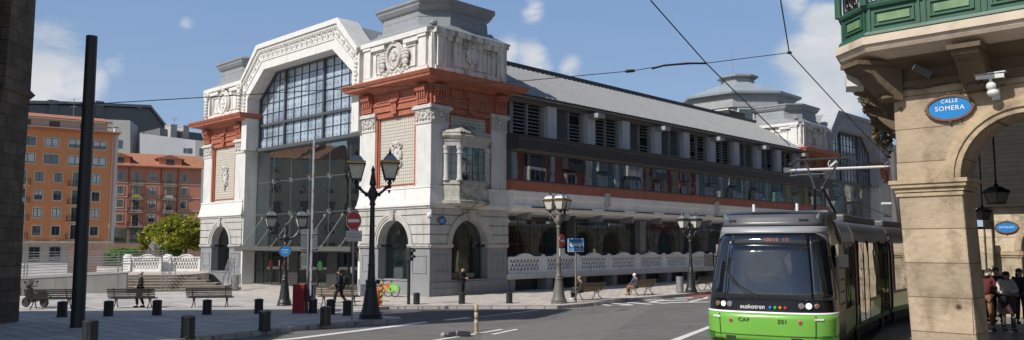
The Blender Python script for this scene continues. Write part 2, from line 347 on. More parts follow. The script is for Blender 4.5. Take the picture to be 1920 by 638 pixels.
def pav_mat(name, col, bw, bh, rot, mort=.028, mcol=(.50, .50, .50), cvar=.15):
    m = mat(name, col, .75, .10, .5, dirt=tuple(x*.62 for x in col), dirt_amt=.22, bump=.12, bscale=40)
    nt = m.node_tree; N = nt.nodes; L = nt.links; b = N['Principled BSDF']
    tc = N.new('ShaderNodeTexCoord'); mp = N.new('ShaderNodeMapping'); mp.inputs['Rotation'].default_value = (0, 0, rot); L.new(tc.outputs['Object'], mp.inputs[0])
    bt = N.new('ShaderNodeTexBrick'); L.new(mp.outputs[0], bt.inputs['Vector']); bt.inputs['Scale'].default_value = 1; bt.inputs['Brick Width'].default_value = bw; bt.inputs['Row Height'].default_value = bh; bt.inputs['Mortar Size'].default_value = mort
    bt.inputs['Color1'].default_value = (1-cvar,)*3+(1,); bt.inputs['Color2'].default_value = (1+cvar,)*3+(1,); bt.inputs['Mortar'].default_value = (*mcol, 1)
    src = b.inputs['Base Color'].links[0].from_socket
    mx = N.new('ShaderNodeMixRGB'); mx.blend_type = 'MULTIPLY'; mx.inputs[0].default_value = 1; L.new(src, mx.inputs[1]); L.new(bt.outputs[0], mx.inputs[2]); L.new(mx.outputs[0], b.inputs['Base Color'])
    return m
M_asph = mat('asphalt', (.158, .148, .138), .85, .16, .35, dirt=(.075, .072, .07), dirt_amt=.42, bump=.4, bscale=60, pits=1.4)
M_asph2 = mat('dark_asphalt', (.105, .10, .097), .85, .16, .5, dirt=(.045, .045, .045), dirt_amt=.3, bump=.35, bscale=60)
M_pave = pav_mat('plaza_paving', (.46, .435, .41), 1.2, .6, ROT)
M_side = pav_mat('pavement_slabs', (.54, .485, .435), .6, .4, ROT)
M_paint = mat('road_paint', (.74, .72, .68), .7, .12, 5, dirt=(.25, .24, .23), dirt_amt=.3)
M_redpaint = mat('red_road_paint', (.34, .09, .07), .8, .2, 3)
xy = lambda p: (p.x, p.y)
RD = -0.14                                   # the carriageway lies a kerb below the paving
road = sheet('road', [(-400, -60), (400, -60), (400, 900), (-400, 900)], RD, M_asph)
kb = [at(300, 640, 0), at(430, 627, 0), at(560, 612, 0), at(680, 602, 0), at(744, 598.5, 0)]
corner_pts = [at(752, 597, 0), at(748, 594.5, 0)]
side_k = [at(728, 593, 0), at(690, 588, 0), at(676, 582, 0), at(690, 577, 0), at(730, 574.5, 0), at(850, 574, 0), at(1000, 573.6, 0), at(1045, 573.8, 0), at(1090, 570.5, 0), at(1180, 560.5, 0), at(1330, 547.5, 0)]
far_k = side_k[-1]
poly = [(-120, kb[0].y-6), xy(kb[0]+Vector((-4, -5, 0)))]+[xy(p) for p in kb+corner_pts+side_k]+[xy(far_k+U*90), xy(far_k+U*90+V*40), (-140, 140)]
sheet('plaza_paving', poly, 0.0, M_pave, skirt=.2)
# light pavement slabs of the walk round the market, and the darker asphalt of the side street
walk = [at(700, 573.8), at(850, 573.2), at(1000, 572.9), at(1043, 572.8), at(1088, 569.8), at(1178, 560), at(1330, 547)]
sheet('pavement', [xy(p) for p in walk]+[xy(far_k+U*88), xy(far_k+U*88+V*9.0), xy(C0+V*.3+U*.2), xy(C0+V*30-U*0.2), xy(C0+V*30-U*6.5), xy(C0+V*8-U*6.5)], .004, M_side)
kerb_m = mat('granite_kerb', (.34, .30, .26), .8, .15, 6, bump=.2)
def ribbon(name, pts, w, dz, m, h=None):
    a = [Vector((p.x, p.y)) for p in pts]; L_ = []; R_ = []
    for i, p in enumerate(a):
        d = (a[min(i+1, len(a)-1)]-a[max(i-1, 0)]).normalized(); n = Vector((-d.y, d.x)); L_.append(p+n*w); R_.append(p)
    return sheet(name, [tuple(p) for p in R_]+[tuple(p) for p in reversed(L_)], dz, m)
ribbon('kerb', kb+corner_pts[:1], .34, .005, kerb_m)
ribbon('kerb', side_k[4:]+[far_k+U*80], .30, .009, kerb_m)
sheet('side_road', [xy(at(x, y, RD)) for x, y in [(752, 602), (690, 589), (676, 582.5), (690, 577.5), (730, 575.5), (850, 575), (1000, 574.6), (1010, 580), (960, 586), (860, 597), (800, 604)]], RD+.004, M_asph2)  # darker sheet, drawn out to a point along the road
# painted lines, each a thin sheet above the asphalt
def mark(pts, m=None, dz=.008, name='road_marking'):
    return sheet(name, [xy(at(x, y, RD)) for x, y in pts], RD+dz, m or M_paint)
mark([(545, 635), (560, 636), (805, 605.3), (795, 603.6)])
mark([(470, 642), (490, 642), (560, 636), (545, 635)], dz=.0081)
mark([(829, 600.4), (843, 601), (886, 596.6), (874, 595.4)])
mark([(897, 594.4), (899, 595), (1010, 582), (1007, 581.4)])
mark([(800, 640), (812, 640), (893, 627.6), (888, 626.4)]); mark([(896, 625.2), (902, 626), (944, 618.6), (938, 617.6)]); mark([(920, 627), (928, 627.6), (972, 618.2), (966, 617.4)])
mark([(1252, 640), (1272, 640), (1338, 613), (1331, 611)])
mark([(960, 619.8), (966, 620.4), (972, 619.2), (966, 618.6)], dz=.012)
mark([(1022, 577.6), (1026, 578.4), (1120, 570.6), (1116, 569.8)])
mark([(1172, 568.4), (1180, 569), (1300, 551.6), (1292, 551)])
for q in [[(1070, 574.2), (1120, 573.4), (1114, 572.4), (1068, 573.2)], [(1118, 570.6), (1126, 570.2), (1150, 573.2), (1140, 573.6)], [(1136, 569.2), (1146, 568.6), (1188, 571.4), (1176, 572)], [(1164, 573.2), (1190, 572.8), (1184, 571.8), (1160, 572.2)],
          [(1180, 568.4), (1190, 567.8), (1226, 570.8), (1214, 571.4)], [(1214, 567), (1224, 566.4), (1254, 569.2), (1244, 569.8)], [(1216, 566.4), (1240, 562), (1248, 562.6), (1226, 567)], [(1238, 565), (1290, 563.4), (1288, 562.2), (1240, 563.8)], [(1250, 568.6), (1330, 567), (1330, 565.8), (1246, 567.4)],
          [(1264, 560.4), (1300, 559.2), (1298, 558), (1266, 559.2)], [(1290, 566), (1312, 561), (1320, 561.4), (1298, 566.4)], [(1316, 561), (1324, 557), (1330, 557.4), (1324, 561.2)]]:
    mark(q)
mark([(1284, 557.6), (1330, 556.4), (1330, 552.6), (1300, 553.4)], M_redpaint, .006)
# tram track beside the kerb of the arcade
# wear on the carriageway: a relaid strip, tarred cracks, a manhole, drains in the plaza
sheet('asphalt_strip', [xy(at(x, y, RD)) for x, y in [(960, 613.5), (1150, 581), (1215, 573.5), (1225, 576), (1185, 600), (1120, 642), (900, 642), (905, 626)]], RD+.003, mat('relaid_asphalt', (.178, .166, .155), .85, .10, 1.4, dirt=(.11, .105, .10), dirt_amt=.3, bump=.4, bscale=60))
M_tar = mat('crack_tar', (.045, .044, .043), .6, .2, 5)
rndr = random.Random(77)
for (x0, y0), (x1, y1) in (((620, 636), (800, 616)), ((1000, 600), (1190, 579)), ((1060, 634), (1230, 604)), ((700, 596), (860, 588))):
    P_ = [at(x0+(x1-x0)*k/9+rndr.uniform(-4, 4), y0+(y1-y0)*k/9+rndr.uniform(-.7, .7), RD) for k in range(10)]
    sheet('road_crack', [xy(p) for p in P_]+[(p.x+.03, p.y+.035) for p in reversed(P_)], RD+.012, M_tar)
mh_ = at(1010, 594, RD); sheet('manhole_cover', [(mh_.x+.33*math.cos(k*.314), mh_.y+.33*math.sin(k*.314)) for k in range(20)], RD+.014, mat('cast_iron_cover', (.06, .055, .05), .5, .3, 12, bump=.4))
for pts in ([(0, 631.5), (153, 620.5), (336, 603.8), (470, 595.5), (580, 588.5)], [(150, 562), (345, 550.6), (440, 547)]):
    P_ = [at(x, y) for x, y in pts]; sheet('drain_channel', [xy(p) for p in P_]+[(p.x+.02, p.y+.16) for p in reversed(P_)], .004, mat('drain_grating', (.10, .10, .105), .6, .2, 8))
T_DIR = Vector((.474, .88, 0)).normalized(); T_N = Vector((T_DIR.y, -T_DIR.x, 0))
PA = Vector((7.25, 15.0, 0))                 # outer corner of the arcade's first pillar
# ------------------------------------------------------------------ the market hall
hall = empty('market_hall', C0, ROT, 'long white and red market hall with corner towers and great gable window', 'market hall')
def FR(u0, v0): return Matrix(((0, -1, 0, u0), (1, 0, 0, v0), (0, 0, 1, 0), (0, 0, 0, 1)))
def SD(u0, v0): return Matrix(((1, 0, 0, u0), (0, -1, 0, v0), (0, 0, 1, 0), (0, 0, 0, 1)))
def BK(u0, v0): return Matrix(((0, 1, 0, u0), (1, 0, 0, v0), (0, 0, 1, 0), (0, 0, 0, 1)))
def LF(u0, v0): return Matrix(((1, 0, 0, u0), (0, 1, 0, v0), (0, 0, 1, 0), (0, 0, 0, 1)))

def arc_pts(c, z, r, n=18): return [(c-r*math.cos(math.pi*i/n), z+r*math.sin(math.pi*i/n)) for i in range(n+1)]
def rust(mb, s0, s1, z0, z1, c, spring, ro, step=.54, th=.07, hole=True):
    z = z0
    while z < z1-.1:
        za, zb = z+.03, min(z+step-.03, z1)
        def xr(zz): 
            q = ro*ro-(zz-spring)**2
            return math.sqrt(q) if (hole and zz >= spring-1e-6 and q > 0) else (0.0 if not (hole and zz < spring) else ro)
        zs = [za+(zb-za)*i/3 for i in range(4)]
        if hole and xr(za) > 0.01:
            mb.prism([(s0, za)]+[(c-xr(q), q) for q in zs]+[(s0, zb)], 0, th)
            mb.prism([(s1, zb)]+[(c+xr(q), q) for q in reversed(zs)]+[(s1, za)], 0, th)
        else: mb.box(s0, s1, 0, th, za, zb)
        z += step
def cartouche(mb, c, z, w, h, urns=True, d=0.0):
    """carved oval medallion with a wreath rim, scrolls and two urns"""
    mb.ring((c, d+.10, z), w*.30, h*.40, .10, 24, 6, 1.2); mb.ring((c, d+.06, z), w*.38, h*.5, .07, 24, 5, 1.0)
    mb.ell((c, d+.04, z), w*.27, .10, h*.36, 14, 6)
    rnd = random.Random(int(c*100+z*10))
    for k in range(9):
        a = rnd.uniform(0, 6.28); q = rnd.uniform(0, .7); mb.ell((c+w*.2*q*math.cos(a), d+.15, z+h*.26*q*math.sin(a)), w*.06, .08, h*.06, 6, 4)
    mb.ell((c, d+.12, z+h*.53), w*.11, .13, h*.08, 8, 5); mb.ell((c, d+.1, z+h*.63), w*.05, .08, h*.06, 6, 4)
    for sgn in (-1, 1):
        if urns:
            x = c+sgn*w*.52
            for zz, ww, hh in [(-.40, .10, .07), (-.24, .13, .12), (-.08, .17, .09), (.02, .19, .07), (.12, .15, .08)]: mb.ell((x, d+.12, z+h*zz), w*ww, .14, h*hh, 9, 5)
        for k in range(7):
            t = k/6; mb.ell((c+sgn*w*(.10+.5*t), d+.08, z-h*(.50-.06*math.sin(t*9))), w*.075, .11, h*.075, 7, 4)
def shield(mb, c, z, w, h, d=0.0):
    mb.ell((c, d+.05, z), w*.34, .10, h*.34, 12, 6); mb.ring((c, d+.07, z), w*.36, h*.38, .055, 20, 5, 1.4)
    for sgn in (-1, 1):
        mb.ring((c+sgn*w*.33, d+.06, z+h*.38), w*.12, h*.09, .045, 10, 5); mb.ring((c+sgn*w*.36, d+.06, z-h*.22), w*.10, h*.10, .045, 10, 5)
        mb.ell((c+sgn*w*.42, d+.05, z+h*.08), w*.08, .09, h*.16, 7, 5)
    mb.ell((c, d+.08, z+h*.46), w*.2, .12, h*.09, 8, 5); mb.ell((c, d+.06, z-h*.46), w*.12, .1, h*.10, 8, 5)
    for k in range(5): mb.ell((c+w*.13*math.cos(k*2.4), d+.14, z+h*.16*math.sin(k*1.9)), w*.08, .07, h*.06, 6, 4)

def face_wall(tw, M, W, arch=True, tile=True, arms='shield', medal=None, bay=False, mat_attic=None, low=True):
    """one face of a tower in (s, outward, z); everything becomes a sub-part of the tower"""
    mb = lambda: MB(M)
    c = W/2; r = 1.42; sill, spring = .86, 2.72
    if low:
        # grey ground storey with the shop arch
        b = mb()
        if arch:
            for x0, x1 in ((0.02, c-r), (c+r, W-.02)): b.box(x0, x1, -.75, 0, 0, spring)
            b.box(c-r, c+r, -.75, -.02, 0, sill-.05)
            for x0, x1 in ((.25, c-r-.28), (c+r+.28, W-.25)):
                if x1-x0 > .5:
                    for q in ((x0, x1, 1.25, 1.32), (x0, x1, 2.2, 2.27), (x0, x0+.06, 1.32, 2.2), (x1-.06, x1, 1.32, 2.2)): b.box(q[0], q[1], 0, .035, q[2], q[3])
        else: b.box(.02, W-.02, -.75, 0, 0, spring)
        for x0, x1 in ((-.08, W+.08),):
            b.box(x0, x1, -.1, .09, 0, .42); b.box(x0, x1, -.1, .06, .42, .76)
        b.build('ground_storey', M_grey, tw)
        b = mb()
        if arch:
            ap = arc_pts(c, spring+.12, r); top = [(x, 4.86) for x, z in ap]
            b.box(.02, c-r, -.75, 0, spring+.12, 4.86); b.box(c+r, W-.02, -.75, 0, spring+.12, 4.86); b.band(ap, top, -.75, 0)
            rust(b, -.065, W+.065, spring+.14, 4.84, c, spring+.12, r+.40)
            b.cur = 0
        else:
            b.box(.02, W-.02, -.75, 0, spring+.12, 4.86); rust(b, -.065, W+.065, spring+.14, 4.84, c, spring, r, hole=False)
        b.build('rusticated_storey', M_tan, tw)
        b = mb()
        for x0, x1 in (((-.06, c-r), (c+r, W+.06)) if arch else ((-.06, W+.06),)):
            xa_, xb_ = (x0+.0 if x0 < c-r-.01 and x0 <= 0 else x0-.03), (x1+.03 if x1 < W-.3 else x1); b.box(xa_, xb_, -.2, .10, spring-.06, spring+.02); b.box(xa_-.002, xb_+.002, -.2, .15, spring+.02, spring+.12)
        b.build('impost_moulding', M_tan, tw)
        if arch:
            b = mb()
            for r0, r1, y in ((r-.006, r+.14, .05), (r+.14, r+.27, .10), (r+.27, r+.40, .14)):
                b.band(arc_pts(c, spring+.12, r0), arc_pts(c, spring+.12, r1), -.02, y)
            b.prism([(c-.17, spring+.12+r-.05), (c+.17, spring+.12+r-.05), (c+.24, 4.80), (c-.24, 4.80)], .0, .22); b.build('archivolt', M_tan, tw)
            b = mb(); b.band([(c-r, sill-.06), (c+r, sill-.06)], [(c-r, sill), (c+r, sill)], -.7, .06); b.build('window_sill', M_grey, tw)
            b = mb(); b.prism([(c-r, sill)]+arc_pts(c, spring+.12, r)+[(c+r, sill)], -.60, -.58); pane = b.build('window_pane', M_shop, tw)
            b = mb(); b.band(arc_pts(c, spring+.12, r-.06), arc_pts(c, spring+.12, r), -.62, -.54); b.box(c-r, c-r+.06, -.62, -.54, sill, spring+.12); b.box(c+r-.06, c+r, -.62, -.54, sill, spring+.12); b.box(c-.02, c+.02, -.60, -.56, 2.6, 2.64)
            b.build('window_frame', M_frame, tw)
    # white apron over a stringcourse
    b = mb()
    b.box(-.135, W+.135, -.2, .14, 4.86, 4.98); b.box(-.235, W+.235, -.2, .24, 4.98, 5.12); b.loft([[(-.195, -.2, 5.12), (W+.195, -.2, 5.12), (W+.195, .20, 5.12), (-.195, .20, 5.12)], [(-.035, -.2, 6.0), (W+.035, -.2, 6.0), (W+.035, .04, 6.0), (-.035, .04, 6.0)]])
    b.box(-.075, W+.075, -.2, .08, 5.98, 6.1); b.box(c-1.0, c+1.0, .05, .16, 5.22, 5.28)
    b.build('apron', M_white, tw)
    # upper storey: corner pilasters, capitals, framed glass-block panel
    pw = 1.32
    for x0, x1 in ((.01, pw), (W-pw, W-.01)):
        b = mb(); b.box(x0, x1, -.5, .0, 6.1, 9.6); b.build('pilaster', M_shaft, tw, bevel=.02)
        b = mb(); b.box(x0-.04, x1+.04, -.4, .05, 9.58, 9.68); b.box(x0-.0, x1+.0, -.4, .02, 9.68, 10.36); b.box(x0-.06, x1+.06, -.4, .08, 10.30, 10.42); b.box(x0-.16, x1+.16, -.4, .18, 10.42, 10.56); b.box(x0-.10, x1+.10, -.4, .12, 10.56, 10.64)
        xm = (x0+x1)/2
        for sgn in (-1, 1):
            b.ring((xm+sgn*.44, .06, 10.14), .13, .13, .05, 12, 5); b.ell((xm+sgn*.44, .06, 10.14), .06, .08, .06, 6, 4); b.ell((xm+sgn*.22, .06, 9.92), .12, .09, .12, 7, 4); b.ell((xm+sgn*.50, .05, 9.86), .1, .09, .1, 7, 4)
        b.ell((xm, .06, 10.12), .13, .12, .16, 8, 5); b.ell((xm, .05, 9.86), .1, .1, .09, 8, 5); b.build('capital', M_stone, tw, smooth=True)
    b = mb(); b.box(pw, W-pw, -.5, -.30, 6.1, 10.64); b.build('panel_back', M_shaft, tw)
    if tile:
        b = mb(); b.box(pw+.28, W-pw-.28, -.30, -.22, 6.12, 10.22); b.build('glass_block_panel', M_tile, tw)
    b = mb()
    for q in ((pw, pw+.17, 6.1, 10.4), (W-pw-.17, W-pw, 6.1, 10.4)): b.box(q[0], q[1], -.30, -.04, q[2], q[3])
    b.box(pw, W-pw, -.30, -.04, 10.3, 10.64); b.box(pw+.17, pw+.27, -.30, -.13, 6.1, 10.3); b.box(W-pw-.27, W-pw-.17, -.30, -.13, 6.1, 10.3)
    b.box(pw+.17, W-pw-.17, -.30, -.13, 10.22, 10.3)
    if tile: b.box(pw+.27, W-pw-.27, -.22, -.16, 6.26, 6.32)
    b.build('panel_frame', M_red, tw)
    if arms == 'shield':
        b = mb(); shield(b, c, 7.9, .95, 1.75, -.22); b.build('coat_of_arms', M_stone, tw, smooth=True)
    # frieze ornaments
    b = mb()
    for x0 in (.16, W-1.1):
        b.box(x0, x0+.94, 0, .16, 10.72, 11.78); b.box(x0+.04, x0+.90, .16, .34, 11.42, 11.76)
        for k in range(4): b.box(x0+.10+k*.2, x0+.20+k*.2, .16, .27, 11.05, 11.42)
        for k in range(6): b.box(x0+.05+k*.145, x0+.13+k*.145, .34, .37, 11.46, 11.74)
        b.box(x0-.03, x0+.97, 0, .2, 10.98, 11.05)
        for k in range(3): b.ell((x0+.2+k*.27, .17, 10.86), .1, .05, .06, 6, 4)
    for x0, x1 in ((1.42, c-.5), (c+.5, W-1.42)):
        for q in ((x0, x1, 11.22, 11.28), (x0, x1, 11.62, 11.68), (x0, x0+.06, 11.28, 11.62), (x1-.06, x1, 11.28, 11.62)): b.box(q[0], q[1], 0, .05, q[2], q[3])
    b.box(1.15, W-1.15, 0, .07, 11.02, 11.10); b.box(c-.42, c+.42, 0, .08, 11.30, 11.66); b.box(c-.24, c+.24, 0, .14, 10.42, 11.2); b.box(c-.36, c+.36, 0, .18, 11.16, 11.26)
    for k in range(5): b.ell((c-.22+.11*k, .16, 11.12), .07, .1, .09, 6, 4)
    b.ring((c, .14, 10.78), .12, .2, .035, 12, 5); b.box(1.15, W-1.15, 0, .04, 10.72, 10.80)
    b.build('frieze_ornament', M_red, tw)
    # attic face: framed panel, cornice breaks, end pilasters, medallion
    ma = mat_attic or M_attic
    b = mb(); D = .05
    for x0, x1 in ((.32, .95), (W-.95, W-.32)):
        b.box(x0, x1, D-.1, D+.12, 12.85, 14.55); b.box(x0-.06, x1+.06, D-.1, D+.2, 14.55, 14.75)
    b.box(.2, W-.2, D-.1, D+.10, 12.4, 12.86); b.box(.1, W-.1, D-.1, D+.24, 14.72, 15.0)
    for x0, x1, z0 in ((1.0, c-.9, 14.42), (c+.9, W-1.0, 14.42)): b.box(x0, x1, D-.1, D+.16, z0, 14.74)
    for q in ((1.35, W-1.35, 13.02, 13.06), (1.35, 1.4, 13.06, 14.2), (W-1.4, W-1.35, 13.06, 14.2), (1.35, W-1.35, 14.2, 14.24)): b.box(q[0], q[1], D-.1, D+.03, q[2], q[3])
    b.build('attic_panel', ma, tw)
    if medal == 'cartouche':
        b = mb(); cartouche(b, c, 13.78, 2.05, 1.75, True, D); b.build('medallion', M_stone, tw, smooth=True)
    elif medal == 'shield':
        b = mb(); shield(b, c, 13.85, .95, 1.35, D); b.build('medallion', M_attic, tw, smooth=True)
    elif medal == 'scroll':
        b = mb(); cartouche(b, c, 13.65, 2.1, 1.9, False, D); b.build('medallion', M_white, tw, smooth=True)
        b = mb()
        for x in (.55, W-.55):
            b.ring((x, D+.2, 14.5), .28, .3, .10, 14, 6); b.ell((x, D+.2, 14.5), .16, .2, .17, 8, 5)
            for k in range(6): b.ell((x, D+.2, 14.1-k*.24), .22-.015*k, .17, .15, 8, 5)
        b.build('garland', M_white, tw, smooth=True)
def oct_ring(inset, ch, z, A, B):
    a0, a1, b0, b1 = inset, A-inset, inset, B-inset; c2 = ch*.32
    return [(a0+ch, b0, z), (a1-c2, b0, z), (a1, b0+c2, z), (a1, b1-c2, z), (a1-c2, b1, z), (a0+c2, b1, z), (a0, b1-c2, z), (a0, b0+ch, z)]
def tower(u0, v0, A=6.05, B=6.43):
    """core, entablature, cornice, attic core and zinc cap of a corner tower whose plan is A x B"""
    b = MB(Matrix.Translation((u0, v0, 0)))
    b.box(.75, A-.75, .75, B-.75, 4.9, 5.1)
    b.box(.5, A-.5, .5, B-.5, 5.05, 10.7)
    tw = b.build('corner_tower', M_shaft, hall)
    T = Matrix.Translation((u0, v0, 0))
    b = MB(T); b.box(-.0, A, -.0, B, 10.64, 11.85)
    b.loft([oct_ring(-.05, .01, 10.64, A, B), oct_ring(-.05, .01, 10.74, A, B)]); b.build('frieze', M_red, tw)
    b = MB(T); rings = []
    for ins, z in ((-.06, 11.78), (-.14, 11.84), (-.30, 11.94), (-.62, 12.02), (-.84, 12.04), (-.86, 12.16), (-.92, 12.20), (-1.0, 12.34), (-1.0, 12.39), (.2, 12.43)): rings.append(oct_ring(ins, .01, z, A, B))
    b.loft(rings); b.build('cornice', M_red, tw)
    b = MB(T); b.loft([oct_ring(-.05, .02, 12.41, A, B), oct_ring(-.05, .02, 12.6, A, B), oct_ring(.0, .30, 12.7, A, B), oct_ring(.0, .30, 14.7, A, B), oct_ring(-.12, .3, 14.76, A, B), oct_ring(-.12, .3, 15.0, A, B)])
    for cx, cy in ((.14, .14), (A-.14, .14), (.14, B-.14), (A-.14, B-.14)): b.lathe([(.2, 12.6), (.2, 14.7)], 8, (cx, cy, 0))
    b.build('attic', M_attic, tw)
    b = MB(T)
    b.loft([oct_ring(-.20, .3, 15.0, A, B), oct_ring(-.20, .3, 15.06, A, B), oct_ring(.46, 1.1, 15.48, A, B), oct_ring(.62, 1.3, 15.62, A, B), oct_ring(.68, 1.35, 16.45, A, B), oct_ring(.56, 1.3, 16.56, A, B), oct_ring(.52, 1.3, 16.62, A, B), oct_ring(.42, 1.25, 16.78, A, B), oct_ring(.42, 1.25, 16.86, A, B), oct_ring(.32, 1.2, 16.98, A, B), oct_ring(.32, 1.2, 17.10, A, B), oct_ring(.7, 1.3, 17.16, A, B)])
    for cx, cy in ((.75, .75), (A-.75, .75), (.75, B-.75), (A-.75, B-.75)):
        b.ell((cx, cy, 15.55), .24, .24, .17, 8, 5); b.ell((cx+(.25 if cx < A/2 else -.25), cy+(.25 if cy < B/2 else -.25), 15.62), .2, .2, .2, 8, 5)
    for k in (15.86, 16.14): b.loft([oct_ring(.645, 1.33, k, A, B), oct_ring(.645, 1.33, k+.02, A, B)])
    b.build('tower_roof', M_zinc, tw)
    return tw
GW = 14.57                                      # gable bay between two towers
TA, TB = 6.05, 6.43
t_corner = tower(0, 0)
face_wall(t_corner, FR(0, 0), TB, medal='cartouche', mat_attic=M_white)
face_wall(t_corner, SD(0, 0), TA, arms=None, medal='shield')
face_wall(t_corner, LF(0, TB), TA, arch=False, tile=False, arms=None)
vL = TB+GW
t_left = tower(0, vL)
face_wall(t_left, FR(0, vL), TB, medal='scroll', mat_attic=M_white)
face_wall(t_left, SD(0, vL), TA, arch=False, tile=False, arms=None)
face_wall(t_left, LF(0, vL+TB), TA, arch=False, tile=False, arms=None)
uF = 48.0
t_far = tower(uF, 0, TB, TA)
face_wall(t_far, FR(uF, 0), TA, medal=None, arms=None, mat_attic=M_white, low=False)
face_wall(t_far, SD(uF, 0), TB, medal='shield', arms=None)
t_end = tower(uF+TB+GW, 0, TB, TA)
face_wall(t_end, SD(uF+TB+GW, 0), TB, medal='shield', arms=None)
face_wall(t_end, FR(uF+TB+GW, 0), TA, arch=False, tile=False, arms=None)
b = MB(); b.box(.8, 1.2, 2.6, 2.75, 0, 4.8); b.box(1.0, 1.1, 3.0, 4.6, 0, 4.8); b.box(.9, 4.5, 5.4, 5.6, 0, 4.8); b.build('inner_partition', mat('pale_interior', (.42, .46, .45), .8), t_corner)
b = MB(); b.box(3.9, 4.6, .72, .80, 0, 4.3); b.box(1.2, 4.4, 1.5, 1.6, 2.05, 2.35); b.box(3.1, 3.3, 1.5, 1.62, .3, 2.05); b.box(1.6, 4.4, 1.5, 1.58, .8, 1.0); b.build('interior_fitting', mat('white_interior', (.6, .6, .58), .7), t_corner)
b = MB(); b.box(.7, 5.4, .7, 5.8, .30, .36); b.build('interior_floor', M_dark, t_corner)

# ---- bay window on the street side of the corner tower
BC = 2.62
def bayring(z, k=0.0, hw=1.72, hw2=1.12, d=.74): return [(BC-hw-k, -.25, z), (BC-hw-k, .12, z), (BC-hw2-k*.6, d+k, z), (BC+hw2+k*.6, d+k, z), (BC+hw+k, .12, z), (BC+hw+k, -.25, z)]
Ms = SD(0, 0)
b = MB(Ms); b.loft([bayring(6.98-.78, .06), bayring(6.3, .06), bayring(6.32, .0)]); b.loft([bayring(5.12, .20), bayring(5.28, .22), bayring(5.32, .08), bayring(5.5, .03), bayring(6.2, .0)])
b.loft([[(BC-.5, -.2, 4.86), (BC-.4, .15, 4.86), (BC+.4, .15, 4.86), (BC+.5, -.2, 4.86)], [(BC-1.0, -.2, 4.93), (BC-.8, .5, 4.95), (BC+.8, .5, 4.95), (BC+1.0, -.2, 4.93)], [(BC-1.75, -.2, 5.12), (BC-1.15, .92, 5.12), (BC+1.15, .92, 5.12), (BC+1.75, -.2, 5.12)]])
bay = b.build('bay_window', M_mossy, t_corner)
b = MB(Ms); b.loft([bayring(6.3, -.0), bayring(6.42, -.0)]); b.loft([bayring(8.36, .0), bayring(8.62, .0), bayring(8.64, .05), bayring(8.72, .05)]); 
for x, y in ((BC-1.62, .16), (BC-1.06, .68), (BC+1.06, .68), (BC+1.62, .16)):
    b.lathe([(.19, 6.4), (.19, 6.5), (.15, 6.55), (.135, 7.9), (.18, 7.93), (.18, 8.0), (.15, 8.05), (.15, 8.15), (.21, 8.25), (.21, 8.37)], 10, (x, y, 0))
b.box(BC-1.75, BC-1.55, -.2, .05, 6.3, 8.4); b.box(BC+1.55, BC+1.75, -.2, .05, 6.3, 8.4)
b.build('bay_columns', mat('bay_grey_stone', (.46, .455, .44), .85, .14, 3, dirt=(.2, .19, .17), dirt_amt=.4), t_corner, smooth=True)
b = MB(Ms); b.loft([bayring(8.72, .06), bayring(8.86, .18), bayring(8.95, .22), bayring(9.04, .12), bayring(9.12, .16), bayring(9.2, .10), bayring(9.3, -.1)]); b.loft([bayring(9.26, -.05), [(BC-.25, -.2, 9.75), (BC-.25, -.1, 9.75), (BC-.15, .05, 9.78), (BC+.15, .05, 9.78), (BC+.25, -.1, 9.75), (BC+.25, -.2, 9.75)]])
for k in range(11): b.ell((BC-1.15+.23*k, .86, 9.16), .07, .06, .06, 6, 4)
b.build('bay_roof', M_mossy, t_corner)
b = MB(Ms); r0 = bayring(6.42, -.18); r1 = bayring(8.36, -.18); b.loft([r0[1:5], r1[1:5]], False, False); b.build('bay_pane', M_pane, t_corner)
b = MB(Ms)
for k in range(1, 4):
    z = 6.42+k*.485; rr = bayring(z, -.165); b.path(rr[1:5], .014, 5)
for i in range(1, 4):
    p, q = bayring(0, -.165)[i], bayring(0, -.165)[i+1]
    for t in ((.3, .52, .74) if i == 2 else (.35, .65)): b.tube((p[0]+(q[0]-p[0])*t, p[1]+(q[1]-p[1])*t, 6.42), (p[0]+(q[0]-p[0])*t, p[1]+(q[1]-p[1])*t, 8.36), .014, n=5)
b.build('bay_glazing_bars', M_frame, t_corner)

